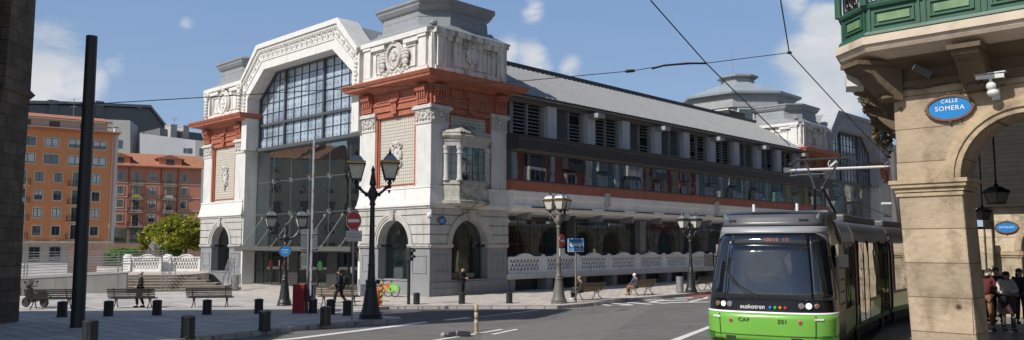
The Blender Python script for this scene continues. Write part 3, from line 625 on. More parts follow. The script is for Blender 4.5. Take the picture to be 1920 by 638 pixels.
# ---- gable with the great window (front, and again at the far end)
def inner_top(s):
    if s < 3.0: return 13.5+(s-.75)*(15.3-13.5)/2.25
    if s > 11.57: return 15.3-(s-11.57)*1.8/2.25
    return 15.3
def gable(M, wall, detail=True, lower=True):
    out = [(0.02, 9.72), (0.02, 14.85), (2.25, 17.0), (12.3, 17.0), (14.55, 14.85), (14.55, 9.72)]
    inn = [(.75, 9.72), (.75, 13.5), (3.0, 15.3), (11.57, 15.3), (13.82, 13.5), (13.82, 9.72)]
    b = MB(M); b.band(out, inn, -1.05, .28); g = b.build('gable', wall, hall)
    def off(pl, t): return [(p[0]+(q[0]-p[0])*t, p[1]+(q[1]-p[1])*t) for p, q in zip(pl, inn)]
    b = MB(M); o2 = [(-.0, 14.9), (2.15, 17.16), (12.4, 17.16), (14.57, 14.9)]
    b.band(o2, off(out, .10)[1:5], -1.05, .50); b.band(off(out, .10)[1:5], off(out, .20)[1:5], -.2, .40)
    b.band(off(out, .60)[1:5], off(out, .65)[1:5], .2, .33)
    b.band([(0, 14.9), (0, 14.9)], [(0, 14.9), (0, 14.9)], 0, .01) if False else None
    b.build('gable_cornice', wall, g)
    if detail:
        b = MB(M); mid = off(out, .42)[0:6]; den = off(out, .245)[1:5]
        for pl, step, kind in ((den, .19, 0), (mid, .62, 1), (off(out, .30)[1:5], .15, 2), (off(out, .56)[1:5], .15, 2)):
            for (x0, z0), (x1, z1) in zip(pl[:-1], pl[1:]):
                Ls = math.hypot(x1-x0, z1-z0); n = max(1, int(Ls/step))
                for k in range(n):
                    t = (k+.5)/n; x = x0+(x1-x0)*t; z = z0+(z1-z0)*t
                    if z < 10.2 or (kind == 1 and z < 12.6): continue
                    if kind == 0: b.box(x-.05, x+.05, .28, .40, z-.06, z+.06)
                    elif kind == 1:
                        b.ring((x, .31, z), .13, .13, .035, 10, 5); b.ell((x, .31, z), .06, .06, .06, 6, 4); b.ell((x+.3*(x1-x0)/Ls, .30, z+.3*(z1-z0)/Ls), .07, .06, .10, 6, 4)
                    else: b.ell((x, .29, z), .05, .05, .05, 5, 4)
        for s in (.36, 14.2):
            for k in range(7): b.ell((s, .30, 14.0-k*.26), .17-.01*k, .13, .13, 7, 4)
        b.build('gable_ornament', wall, g)
    b = MB(M); b.prism([(.02, 14.75), (2.28, 16.92), (12.27, 16.92), (14.55, 14.75)], -15, -1.05); b.build('gable_roof', M_zinc, g)
    # window
    b = MB(M); b.prism([(.75, 9.8), (.75, 13.5), (3.0, 15.3), (11.57, 15.3), (13.82, 13.5), (13.82, 9.8)], -.92, -.88); win = b.build('great_window', M_stained, hall)
    b = MB(M)
    for s in (5.45, 10.35): b.box(s-.085, s+.085, -.88, -.70, 9.75, 15.3)
    b.box(.75, 13.82, -.88, -.68, 11.42, 11.60); b.box(.7, 13.87, -1.0, -.55, 9.62, 9.84)
    b.box(.75, .86, -.88, -.7, 9.8, 13.5); b.box(13.71, 13.82, -.88, -.7, 9.8, 13.5)
    b.band([(.75, 13.5), (3.0, 15.3), (11.57, 15.3), (13.82, 13.5)], [(.85, 13.42), (3.05, 15.2), (11.52, 15.2), (13.72, 13.42)], -.88, -.7)
    b.build('window_mullion', M_frame, win)
    b = MB(M)
    for lo, hi, n in ((.85, 5.34, 5), (5.56, 10.24, 5), (10.46, 13.7, 4)):
        for k in range(1, n):
            s = lo+(hi-lo)*k/n; b.box(s-.02, s+.02, -.88, -.82, 9.84, inner_top(s))
    for z in (10.62, 12.36, 13.12, 13.88, 14.64):
        x0 = .75 if z < 13.5 else .75+(z-13.5)*2.25/1.8; b.box(x0, GW-x0, -.88, -.83, z-.02, z+.02)
    b.build('glazing_bars', M_frame, win)
    return g
gable(FR(0, TB), M_white)
M_farwall = mat('grey_far_gable', (.40, .41, .42), .8, .1, 1.5, dirt=(.2, .2, .2), dirt_amt=.3, streak=True)
gable(SD(uF+TB, 0), M_farwall, detail=False)
# ---- glass curtain and entrance under the front gable
def curtain(M, entrance=True):
    b = MB(M); b.box(.2, 14.37, -1.02, -1.0, 2.72, 9.66); cw = b.build('glass_curtain', M_curtain, hall)
    b = MB(M)
    for k in range(7):
        s = .2+k*(14.17/6); b.box(s-.012, s+.012, -1.0, -.985, 2.75, 9.66); b.box(s-.02, s+.02, -1.45, -1.03, 2.75, 9.66)
    for z in (5.0, 7.35): b.box(.2, 14.37, -1.0, -.99, z-.012, z+.012)
    b.build('glass_joint', mat('pale_glass_edge', (.16, .19, .185), .25), cw)
    b = MB(M)
    for k in range(1, 6):
        s = .2+k*(14.17/6)
        for z in (5.0, 7.35):
            b.tube((s, -1.06, z), (s, -.93, z), .05, n=8)
            for dx, dz in ((.16, .16), (-.16, .16), (.16, -.16), (-.16, -.16)): b.tube((s, -.95, z), (s+dx, -.95, z+dz), .022, n=5)
    b.build('spider_fitting', M_steel, cw)
    if not entrance: return cw
    for x0 in (.0, 14.37):
        b = MB(M); b.box(x0, x0+.2, -1.2, .0, 0, 9.7); b.build('reveal', M_white, cw)
    # canopy on raking rods
    b = MB(M); b.box(.1, 14.4, -1.0, .62, 2.62, 2.68); b.box(.1, 14.4, .56, .66, 2.44, 2.72); b.box(.1, 14.4, -1.0, .56, 2.40, 2.46)
    for k in range(9): b.box(.3+k*1.74-.04, .3+k*1.74+.04, -1.0, .56, 2.46, 2.62)
    cp = b.build('canopy', mat('translucent_canopy', (.10, .105, .098), .35, .1), hall)
    b = MB(M)
    for k in range(7):
        s = 1.3+k*2.02; b.tube((s, .55, 2.72), (s, -1.0, 4.75), .026, n=6); b.tube((s, -1.02, 4.75), (s, -.93, 4.75), .09, n=8); b.ell((s, .55, 2.74), .08, .08, .08, 6, 4)
    b.build('canopy_rod', mat('dull_rod_steel', (.22, .22, .22), .5, .1, 4), cp)
    # doors
    b = MB(M); b.box(.25, 14.3, -1.02, -1.0, .05, 2.4); dg = b.build('entrance_glazing', M_shop, hall)
    b = MB(M)
    for k in range(13):
        s = .25+k*1.171; b.box(s-.035, s+.035, -1.04, -.96, 0, 2.4)
    b.box(.25, 14.3, -1.04, -.96, 2.3, 2.42); b.box(.25, 14.3, -1.03, -.975, 1.0, 1.06); b.box(.25, 14.3, -1.03, -.97, 0, .10)
    for s0 in (3.76, 8.45): b.box(s0, s0+1.17, -1.06, -.93, 0, 2.4)
    b.build('door_frame', M_darkmetal, dg)
    for s, colr, nm in ((12.1, (.42, .05, .03), 'red'), (10.2, (.42, .05, .03), 'red'), (5.8, (.10, .42, .10), 'green'), (4.2, (.10, .42, .10), 'green')):
        b = MB(M); b.ell((s, -.98, 1.45), .30, .012, .34, 18, 8); b.build('door_sticker', mat(nm+'_sticker', colr, .5), dg)
    b = MB(M)
    for s, z, w in ((10.9, 1.55, .22), (7.0, 1.28, .28), (2.2, 1.25, .26), (1.3, 1.2, .2)): b.box(s-w/2, s+w/2, -.995, -.985, z-.2, z+.2)
    b.build('door_notice', M_whitepaint, dg)
    return cw
cw = curtain(FR(0, TB))
curtain(SD(uF+TB, 0), False)
b = MB(FR(0, TB)); b.box(-6, 20, -13.2, -13, 0, 9.6); b.box(0, GW, -13, -1.1, 9.5, 9.62); b.build('lobby_wall', mat('lobby_grey', (.10, .10, .10), .8), hall)
b = MB(FR(0, TB)); b.box(0, GW, -13, -5.0, 4.3, 4.9); b.box(0, GW, -5.05, -5.0, 4.9, 5.9); b.build('mezzanine', mat('lobby_pale', (.26, .27, .27), .7), hall)
b = MB(FR(0, TB))
for s in (3, 7.2, 11.4): b.lathe([(.28, 0), (.28, 9.5)], 12, (s, -5.6, 0))
for z in (1.5, 1.9, 2.3): b.tube((1, -3.5, z-1.0), (9, -3.6, z), .03, n=6)
for s, z in ((2.2, 7.1), (6.2, 8.3), (9.0, 6.2), (12.0, 7.6)): b.box(s-.5, s+.5, -5.2, -5.1, z-.04, z+.04)
b.build('lobby_column', mat('lobby_white', (.55, .55, .53), .6), hall)
b = MB(SD(uF+TB, 0)); b.box(0, GW, -7, -6.8, 0, 9.6); b.box(0, GW, -7, -1.1, 4.2, 4.6); b.build('lobby_wall', mat('lobby_ochre', (.34, .28, .16), .8), hall)
# ---- the long street side: shaded ground floor, white and red bands, glazed gallery, louvres, roof
u0, u1 = 6.07, 52.9
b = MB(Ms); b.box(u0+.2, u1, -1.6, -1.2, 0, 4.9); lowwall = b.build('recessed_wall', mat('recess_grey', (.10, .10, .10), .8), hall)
b = MB(Ms); b.box(u0+.15, u1, -1.14, -1.10, 1.0, 4.42); lg = b.build('ground_floor_glazing', M_lowglass, hall)
b = MB(Ms)
k = 0
while u0+.9+k*1.18 < u1: b.box(u0+.9+k*1.18-.012, u0+.9+k*1.18+.012, -1.10, -1.07, 1.0, 4.42); k += 1
for z in (2.9, 3.75): b.box(u0+.15, u1, -1.10, -1.075, z-.012, z+.012)
b.box(u0, u1, -1.2, -1.0, 4.36, 4.6); b.build('glazing_joint', mat('dark_joint', (.05, .055, .055), .4), lg)
for s in (6.4, 21.3, 35.95, 50.6):
    b = MB(Ms); b.box(s-.36, s+.36, -1.2, -.62, 0, 4.6); b.box(s-.42, s+.42, -1.2, -.55, 4.35, 4.6); b.build('column', mat('column_grey', (.20, .20, .205), .7, .1, 2), hall, bevel=.02)
b = MB(Ms); b.box(u0, u1, -.95, -.02, .74, .92); b.box(u0, u1, -.95, .05, .92, 1.06); ledge = b.build('balustrade_ledge', mat('pale_grey_render', (.66, .655, .64), .8, .1, 2, dirt=(.25, .25, .24), dirt_amt=.3), hall)
k = 0
while u0+.5+k*3.47 < u1: b = MB(Ms); b.box(u0+.3+k*3.47, u0+.85+k*3.47, -.95, -.12, 0, .74); k += 1; b.build('ledge_pier', M_grey, ledge)
def balustrade_panel(M, w=3.06, h=1.16, mat_=None, parent=None, name='balustrade_panel', post=True, th=.16):
    """cast panel with a scalloped top, pierced by rows of fish-scale openings, and a carved post at its right end"""
    b = MB(M); y0, y1 = -th/2, th/2; nx, nz = 9, 3
    ox, oz = .16, .17; cw_ = (w-2*ox)/nx; ch_ = (h*.66)/nz
    def top(x):
        t = abs(x-w/2)/(w/2); return h*.80+ (h*.20*(1-(t/.55)**2) if t < .55 else -.04*math.sin((t-.55)/.45*math.pi))
    # frame
    b.box(0, ox, y0, y1, 0, h*.80); b.box(w-ox, w, y0, y1, 0, h*.80); b.box(ox, w-ox, y0, y1, 0, oz)
    zt = oz+nz*ch_
    xs = [w*i/24 for i in range(25)]
    b.band([(x, zt) for x in xs], [(x, max(zt+.03, top(x))) for x in xs], y0, y1)
    b.band([(x, max(zt+.03, top(x))) for x in xs], [(x, max(zt+.03, top(x))+.07) for x in xs], y0-.05, y1+.05)
    # lattice of scales: each opening is the gap between staggered arches
    for r in range(nz):
        z0 = oz+r*ch_; sh_ = (cw_/2 if r % 2 else 0)
        b.box(ox, w-ox, y0+.03, y1-.03, z0-.02, z0+.035)
        for i in range(nx+1):
            x = ox+i*cw_+sh_-(cw_/2 if False else 0)
            if x > w-ox+.01: continue
            a, c = max(ox, x-cw_*.16), min(w-ox, x+cw_*.16); a2, c2 = max(ox, x-cw_*.46), min(w-ox, x+cw_*.46)
            b.prism([(a, z0), (c, z0), (c, z0+ch_*.45), (c2, z0+ch_), (a2, z0+ch_), (a, z0+ch_*.45)], y0+.03, y1-.03)
    for k in range(5): b.ell((w*.5+(k-2)*w*.075, y1+.01, h*.86+(.05 if k == 2 else 0)), .1, .05, .06, 7, 4)
    if post:
        b.box(w+.02, w+.40, y0-.06, y1+.06, 0, h*.78); b.box(w-.01, w+.43, y0-.09, y1+.09, h*.60, h*.68); b.ell((w+.21, 0, h*.86), .22, th*.9, h*.16, 10, 6)
        b.ring((w+.21, y1+.05, h*.40), .11, .15, .035, 12, 5)
    return b.build(name, mat_ or M_whitepaint, parent)
M_bal = mat('cast_stone_white', (.86, .855, .84), .7, .08, 3, dirt=(.30, .30, .28), dirt_amt=.25, bump=.15, bscale=20)
first = None
for k in range(13):
    M = Matrix.Translation((u0+.40+k*3.47, .36, 1.06)) @ Matrix(((1, 0, 0, 0), (0, -1, 0, 0), (0, 0, 1, 0), (0, 0, 0, 1)))
    if first is None:
        first = balustrade_panel(SD(0, 0) if False else Matrix(((1, 0, 0, 0), (0, -1, 0, 0), (0, 0, 1, 0), (0, 0, 0, 1))), mat_=M_bal, parent=ledge); o = first
    else: o = first.copy(); COL.objects.link(o)
    o.location = (u0+.40+k*3.47, .36, 1.06)
# bands
def run(prof, s0, s1, name, m, parent=hall):
    b = MB(Ms); b.loft([[(s0, d, z) for d, z in prof], [(s1, d, z) for d, z in prof]]); return b.build(name, m, parent)
M_bandw = mat('band_white', (.82, .80, .765), .8, .08, .9, dirt=(.30, .28, .25), dirt_amt=.28, streak=True)
wb = run([(-1.6, 4.62), (.30, 4.86), (.42, 5.02), (.62, 5.06), (.62, 5.2), (.50, 5.26), (.52, 5.62), (.58, 5.70), (.60, 6.06), (.52, 6.12), (-1.6, 6.12)], u0, u1, 'white_band', M_bandw)
k = 0
while 7.6+k*3.66 < u1-2: b = MB(Ms); b.box(7.6+k*3.66, 9.9+k*3.66, .40, .66, 5.10, 5.17); k += 1; b.build('drip_slot', M_dark, wb)
k = 0
while 8+k*3.66 < u1-1:
    b = MB(Ms); b.prism([(8+k*3.66-.12, 4.40), (8+k*3.66+.12, 4.40), (8+k*3.66+.12, 4.9), (8+k*3.66-.12, 4.9)], -1.1, .12); k += 1; b.build('soffit_beam', M_grey, wb)
for s in (15.3, 30.05, 44.7):
    b = MB(Ms); shield(b, s, 5.82, .62, 1.0, .58); b.build('coat_of_arms', M_stone, wb, smooth=True)
run([(-.5, 6.12), (.56, 6.12), (.56, 6.66), (.50, 6.74), (-.5, 6.74)], u0, u1+.0, 'red_band', M_red)
b = MB(Ms); b.box(u0+.02, u1-.1, .28, .32, 6.74, 8.62); gw = b.build('gallery_glazing', M_mirror, hall)
b = MB(Ms); k = 0
while u0+1.2+k*1.72 < u1: b.box(u0+1.2+k*1.72-.014, u0+1.2+k*1.72+.014, .32, .335, 6.74, 8.62); k += 1
b.box(u0, u1-.1, .32, .335, 7.40, 7.42); b.box(u0+.02, u1-.1, .2, .36, 6.74, 6.80); b.build('gallery_joint', M_frame, gw)
b = MB(Ms); b.box(u0, u0+.12, -.2, .30, 6.74, 8.62); b.box(u0+1.9, u0+2.1, -.1, .26, 6.74, 8.62); b.build('gallery_post', M_frame, gw)
gr = run([(-.4, 8.60), (.95, 8.60), (1.02, 8.64), (1.02, 9.20), (1.12, 9.28), (1.12, 9.44), (1.0, 9.48), (-.4, 9.62)], u0-.06, u1, 'gallery_roof', M_darkmetal)
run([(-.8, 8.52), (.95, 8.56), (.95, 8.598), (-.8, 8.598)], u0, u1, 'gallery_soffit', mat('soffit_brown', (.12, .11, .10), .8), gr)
b = MB(Ms); b.box(u0+.5, 48.2, -.9, -.62, 9.3, 12.0); b.build('louvre_back', M_dark, hall)
M_louv = mat('louvre_grey', (.30, .30, .295), .55, .12, 2); M_pil = mat('pale_blue_grey_render', (.58, .60, .63), .75, .08, 1.5)
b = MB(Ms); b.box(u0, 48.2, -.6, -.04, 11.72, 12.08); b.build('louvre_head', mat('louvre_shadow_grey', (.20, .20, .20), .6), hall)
for k in range(11):
    s0 = 6.16+k*4.09; c = s0+4.09
    if k < 10:
        b = MB(Ms); b.box(c-.46, c+.42, -.6, .06, 9.3, 11.73); b.build('louvre_pilaster', M_pil, hall)
    if k % 2 == 1 and k < 10:
        b = MB(Ms); b.box(c-.40, c+.36, .06, .95, 11.40, 11.70); b.build('roof_bracket', mat('bracket_grey', (.30, .31, .33), .7, .1, 2), hall)
    b = MB(Ms); lo, hi = s0+.44, c-.48
    b.box(lo, lo+.16, -.5, -.28, 9.4, 11.72); b.box(hi-.16, hi, -.5, -.28, 9.4, 11.72)
    for x in (lo+.16, (lo+hi)/2-.05, hi-.26): b.box(x, x+.1, -.5, -.26, 9.4, 11.72)
    lw = b.build('louvre_window', M_louv, hall)
    b = MB(Ms); rnd = random.Random(k)
    z = 9.55; shut = [rnd.random() < .45, rnd.random() < .25]; nrow_ = 0
    while z < 11.7:
        nrow_ += 1
        for hf, (xa, xb) in enumerate(((lo+.26, (lo+hi)/2-.05), ((lo+hi)/2+.05, hi-.26))):
            if not shut[hf] and (nrow_ % 2 or rnd.random() < .12): continue
            b.add([(xa, -.5, z+.10), (xb, -.5, z+.10), (xb, -.34, z), (xa, -.34, z), (xa, -.5, z+.125), (xb, -.5, z+.125), (xb, -.34, z+.025), (xa, -.34, z+.025)], [(0, 1, 2, 3), (7, 6, 5, 4), (3, 2, 6, 7), (0, 4, 5, 1)])
        z += .115
    b.build('slat', M_louv, lw)
# the roof: a single slope of standing-seam zinc with a dark ridge fascia
def rz(v): return 12.10+(v+.45)*(15.45-12.10)/5.45
b = MB(); b.add([(u0-.1, -.45, 12.10), (48.6, -.45, 12.10), (48.6, 5.0, 15.45), (u0-.1, 5.0, 15.45)], [(0, 1, 2, 3)]); b.box(u0-.1, 48.6, -.50, -.30, 11.92, 12.09)
rf = b.build('main_roof', M_seam, hall)
b = MB(); x = u0+.2
while x < 48.5:
    b.loft([[(x-.02, -.45, 12.10), (x+.02, -.45, 12.10), (x+.02, -.45, 12.15), (x-.02, -.45, 12.15)], [(x-.02, 5.0, 15.45), (x+.02, 5.0, 15.45), (x+.02, 5.0, 15.50), (x-.02, 5.0, 15.50)]]); x += .52
b.build('roof_seam', mat('seam_grey', (.30, .305, .31), .5), rf)
b = MB(); b.box(6.0, 48.8, 4.95, 5.25, 15.35, 15.75); b.box(6.0, 48.8, 5.0, 22, 15.2, 15.6); b.build('ridge_fascia', M_darkmetal, rf)
b = MB(); b.box(u0, 48.6, -.56, -.42, 11.98, 12.10); b.build('eave_gutter', M_darkmetal, rf)
b = MB(); b.box(6.0, 75, 22, 22.2, 0, 15.4); b.box(6.0, 48, .7, .9, 4.6, 12.0); b.box(68, 75, 6, 22, 0, 15); b.build('rear_wall', M_grey, hall)
b = MB(); b.box(43.5, 46.8, 5.3, 9, 15.5, 16.3); b.build('roof_plant', M_darkmetal, rf)
# rotunda rising behind
RC = (61.4, 13.7)
def octr(r, z, n=8): return [(RC[0]+r*math.cos(2*math.pi*(k+.5)/n), RC[1]+r*math.sin(2*math.pi*(k+.5)/n), z) for k in range(n)]
b = MB(); b.loft([octr(6.6, 14), octr(6.6, 18.7), octr(6.9, 18.75), octr(6.9, 19.3), octr(6.7, 19.35), octr(6.7, 20.2)]); rot = b.build('rotunda', mat('rotunda_grey', (.33, .34, .35), .7, .12, 1, dirt=(.2, .2, .2), dirt_amt=.3, streak=True), hall)
b = MB(); b.loft([octr(6.7, 20.2), octr(7.4, 20.3), octr(7.45, 20.55), octr(7.0, 20.7), octr(2.0, 22.6)]); b.build('rotunda_roof', mat('blue_zinc', (.30, .345, .37), .45, .12, 1), rot)
b = MB(); b.loft([octr(2.0, 22.55), octr(2.0, 23.1), octr(1.9, 23.15), octr(1.9, 23.2), octr(2.5, 23.3), octr(2.5, 23.5), octr(1.6, 23.65)]); b.lathe([(.75, 23.6), (.75, 23.8), (.3, 24.0)], 10, (RC[0], RC[1], 0)); b.tube((RC[0]-1.2, RC[1], 23.4), (RC[0]-1.2, RC[1], 26.6), .04, n=5); b.build('lantern', M_zinc, rot)
for k in range(8):
    p, q = Vector(octr(6.66, 0)[k]), Vector(octr(6.66, 0)[(k+1) % 8]); d = (q-p).normalized(); n_ = Vector((d.y, -d.x, 0)); w = (q-p).length
    Mw = Matrix((d, n_, Vector((0, 0, 1)))).transposed().to_4x4(); Mw.translation = p
    for a in (.35, .66):
        b = MB(Mw); c = w*(.29 if a < .5 else .71); b.box(c-.95, c+.95, -.2, .10, 16.6, 18.7); wf = b.build('rotunda_window', M_white, rot)
        b = MB(Mw); b.box(c-.78, c+.78, .1, .12, 16.75, 18.5); b.build('pane', M_pane, wf)
        b = MB(Mw)
        for i in range(1, 4): b.box(c-.78+i*.39-.02, c-.78+i*.39+.02, .12, .14, 16.75, 18.5)
        for z in (17.3, 17.9): b.box(c-.78, c+.78, .12, .14, z-.02, z+.02)
        b.build('glazing_bar', M_frame, wf)
# ------------------------------------------------------------------ houses on the hill behind
EXP = 1.35
def house_origin(px, Y): p = dep(px, HY, Y); return Vector((p.x, p.y, 0))
MHOUSE = lambda Q: Matrix.Translation(Q) @ Matrix(((U.x, -V.x, 0, 0), (U.y, -V.y, 0, 0), (0, 0, 1, 0), (0, 0, 0, 1)))   # s along U, outward -V
M_curt = mat('net_curtain', (.55, .55, .53), .8)
M_trim = mat('cream_trim', (.60, .55, .45), .8, .06)
M_tilered = mat('terracotta_tiles', (.46, .20, .11), .85, .2, 3, brick=(.28, .5, .04, (.55, .5, .5), .12))
def win(par, mats, s, z, w, h, d=0.0, frame=True, cur=0.0, rnd=random):
    """one window: frame (part), pane and curtain (sub-parts)"""
    M = MAT_OF[par.name]
    b = MB(M)
    f = .13
    if frame:
        for q in ((s-w/2-f, s+w/2+f, z+h/2, z+h/2+f), (s-w/2-f, s+w/2+f, z-h/2-f, z-h/2), (s-w/2-f, s-w/2, z-h/2, z+h/2), (s+w/2, s+w/2+f, z-h/2, z+h/2)): b.box(q[0], q[1], d-.05, d+.06, q[2], q[3])
        b.box(s-w/2-f-.05, s+w/2+f+.05, d, d+.12, z-h/2-f-.05, z-h/2-f)
    else: b.box(s-w/2-.06, s+w/2+.06, d-.02, d+.05, z-h/2-.08, z-h/2)
    o = b.build('window', mats[0], par)
    b = MB(M); b.box(s-w/2, s+w/2, d-.02, d+.015, z-h/2, z+h/2); b.build('pane', M_pane, o)
    b = MB(M); t = .055
    for x in ([s] if w < 1.7 else [s, s-w/4, s+w/4][:1]): b.box(x-t, x+t, d+.015, d+.05, z-h/2, z+h/2)
    for q in ((s-w/2, s+w/2, z+h/2-.08, z+h/2), (s-w/2, s+w/2, z-h/2, z-h/2+.08), (s-w/2, s-w/2+.08, z-h/2, z+h/2), (s+w/2-.08, s+w/2, z-h/2, z+h/2)): b.box(q[0], q[1], d+.015, d+.05, q[2], q[3])
    b.build('sash', mats[1], o)
    if cur:
        b = MB(M); x0 = s-w/2+.1
        b.box(s-w/2+.1, s+w/2-.1, d+.016, d+.022, z+h/2-.1-h*cur, z+h/2-.1); b.build('blind', M_curt, o)
    return o
MAT_OF = {}
def balcony(par, s, z, w, d=.55, cloth=None):
    M = MAT_OF[par.name]; b = MB(M); b.box(s-w/2, s+w/2, 0, d, z-.10, z)
    bo = b.build('balcony', M_trim, par)
    b = MB(M)
    for x0, y0, x1, y1 in ((s-w/2, 0.02, s-w/2, d), (s-w/2, d, s+w/2, d), (s+w/2, d, s+w/2, 0.02)):
        b.tube((x0, y0, z+.95), (x1, y1, z+.95), .03, n=4); b.tube((x0, y0, z+.1), (x1, y1, z+.1), .025, n=4)
        n = max(2, int(math.hypot(x1-x0, y1-y0)/.16))
        for k in range(n+1): b.tube((x0+(x1-x0)*k/n, y0+(y1-y0)*k/n, z), (x0+(x1-x0)*k/n, y0+(y1-y0)*k/n, z+.95), .016, n=4)
    b.build('railing', M_iron, bo)
    if cloth:
        b = MB(M); b.box(s-w*.2, s+w*.25, d+.02, d+.05, z+.25, z+.9); b.build('hanging_cloth', mat(*cloth), bo)
# orange block
Y1 = 98*EXP; Q = house_origin(207, Y1); k_ = EXP
orange = empty('apartment_building', Q, -R(10), 'orange apartment block with white framed windows and pale stone ground floor', 'building')
Mh = MHOUSE(Vector((0, 0, 0))); MAT_OF[orange.name] = Mh
M_or = mat('orange_render', (.66, .265, .11), .8, .06, .6, dirt=(.36, .15, .08), dirt_amt=.12, streak=True)
M_sidegrey = mat('side_wall_grey', (.52, .54, .56), .8, .06)
oz = lambda z: CH+(z-CH)*k_
W_ = 21*1.0
b = MB(Mh); b.box(-W_, 0, -14, 0, -4, oz(16.5)); ow = b.build('wall', M_or, orange)
b = MB(Mh); b.box(0.002, .5, -14, -.05, -4, oz(16.7)); b.build('side_wall', M_sidegrey, orange)
b = MB(Mh); b.box(-W_, .02, -.5, .06, -4, oz(3.05)); b.build('stone_base', mat('pale_base_stone', (.46, .40, .33), .85, .12, 1.5), orange)
b = MB(Mh); b.box(-W_, .25, -.5, .35, oz(3.05), oz(3.3)); b.build('string_course', M_trim, orange)
b = MB(Mh); b.box(-W_-.3, .5, -.6, .9, oz(16.35), oz(16.5)); b.loft([[(-W_, .95, oz(16.5)), (.6, .95, oz(16.5)), (.6, -1.8, oz(16.85)), (-W_, -1.8, oz(16.85))], [(-W_, .95, oz(16.62)), (.6, .95, oz(16.62)), (.6, -1.8, oz(16.97)), (-W_, -1.8, oz(16.97))]]); b.build('eave', M_tilered, orange)
b = MB(Mh); b.box(-W_, -1.0, -9, -1.5, oz(16.5), oz(17.85)); pent = b.build('penthouse', mat('penthouse_beige', (.50, .46, .39), .8, .06), orange)
b = MB(Mh); b.loft([[(-W_, -.9, oz(17.85)), (-.4, -.9, oz(17.85)), (-.4, -9, oz(19.0)), (-W_, -9, oz(19.0))], [(-W_, -.9, oz(18.0)), (-.4, -.9, oz(18.0)), (-.4, -9, oz(19.2)), (-W_, -9, oz(19.2))]]); b.build('roof', M_tilered, orange)
b = MB(Mh); b.box(-1.1, -.2, -3, -1.2, oz(17.4), oz(18.1)); b.box(-.2, 1.0, -1.8, .1, oz(16.6), oz(17.2)); b.build('parapet', M_whitepaint, orange)
mw = (M_trim, M_frame)
rnd = random.Random(3)
for s in (-9.2, -6.8, -4.3, -1.7):
    win(orange, mw, s*k_, oz(14.95), 2.0, 1.35, cur=rnd.choice((0, .5, .9))); win(orange, mw, s*k_, oz(12.93), 2.05, 1.45, cur=rnd.choice((0, .4, .8)))
for r, z in enumerate((10.8, 8.65, 6.6, 4.5)):
    for i, s in enumerate((-9.6, -7.9, -5.95, -4.05, -1.9)):
        if i in (0, 3):
            win(orange, mw, s*k_, oz(z-.15), 1.0, 2.3); balcony(orange, s*k_, oz(z-1.05), 2.2, .6, cloth=('laundry', (.30, .32, .45), .8) if (r == 1 and i == 0) else None)
        else: win(orange, mw, s*k_, oz(z), 1.15, 1.45, cur=rnd.choice((0, 0, .4, .9)))
for s, w_, col in ((-8.0, 1.5, None), (-5.9, 1.5, None), (-4.0, 1.4, None), (-1.9, 1.4, None), (-9.8, 1.7, 1)):
    win(orange, (M_frame if not col else mat('red_door_paint', (.22, .03, .03), .5), M_frame), s*k_, oz(1.75), w_, 2.3, .07, frame=False)
for s in (-9.5, -6.5, -3.2): 
    M = Mh; b = MB(M); b.box(s*k_-.75, s*k_+.75, -1.6, -1.46, oz(16.95), oz(17.6)); b.build('window', M_frame, pent)
b = MB(Mh); b.tube((-.35, .12, oz(3)), (-.35, .12, oz(16.4)), .07, n=6); b.build('downpipe', M_sidegrey, orange)
# salmon house
Y2 = 112*1.5; Q = house_origin(373, Y2); k2 = 1.5; sz = lambda z: CH+(z-CH)*k2
salmon = empty('apartment_building', Q, -R(19), 'salmon red apartment house with tiled roof, dormers and black balconies', 'building'); MAT_OF[salmon.name] = Mh
M_sal = mat('salmon_render', (.70, .275, .195), .8, .07, .6, dirt=(.3, .12, .09), dirt_amt=.2, streak=True)
W2 = 12.4*k2
b = MB(Mh); b.box(-W2, 0, -16, 0, -2, sz(13.5)); b.build('wall', M_sal, salmon)
b = MB(Mh); b.box(-W2, .02, -.5, .07, -2, sz(5.3)); b.build('stone_base', mat('brown_base_stone', (.30, .23, .17), .85, .15, 1.5), salmon)
b = MB(Mh)
for z in (7.5, 9.3, 11.2): b.box(-W2, .02, -.2, .07, sz(z)-.09, sz(z)+.09)
b.build('string_course', M_trim, salmon)
b = MB(Mh); b.loft([[(-W2-.5, .8, sz(13.4)), (.5, .8, sz(13.4)), (.5, -8, sz(15.6)), (-W2-.5, -8, sz(15.6))], [(-W2-.5, .8, sz(13.55)), (.5, .8, sz(13.55)), (.5, -8, sz(15.8)), (-W2-.5, -8, sz(15.8))]]); rr = b.build('roof', M_tilered, salmon)
for s, w in ((-4.1, 3.0), (-10.4, 2.6)):
    b = MB(Mh); c = s*k2; b.box(c-w*.75, c+w*.75, -5, -.3, sz(13.6), sz(14.75)); dm = b.build('dormer', M_sal, rr)
    b = MB(Mh); b.loft([[(c-w*.95, -.05, sz(14.7)), (c, -.05, sz(15.25)), (c+w*.95, -.05, sz(14.7))], [(c-w*.95, -6, sz(14.7)), (c, -6, sz(15.25)), (c+w*.95, -6, sz(14.7))]]); b.build('dormer_roof', M_tilered, rr)
    b = MB(Mh); b.box(c-.8, c+.8, -.3, -.25, sz(13.85), sz(14.6)); b.build('dormer_window', M_frame, rr)
mw2 = (M_trim, M_frame)
for r, z in enumerate((12.1, 10.2, 8.4, 6.45)):
    for i, s in enumerate((-10.15, -8.2, -6.2, -4.1, -2.2)):
        if i in (1, 3): 
            win(salmon, mw2, s*k2, sz(z)-.45, 1.2, 2.5); balcony(salmon, s*k2, sz(z)-1.75, 2.8, .7, cloth=('yellow_cloth', (.5, .45, .1), .8) if (r, i) == (1, 1) else (('white_cloth', (.6, .6, .6), .8) if (r, i) == (1, 3) else None))
        else: win(salmon, mw2, s*k2, sz(z), 1.15, 1.5, cur=.4*(i == 2))
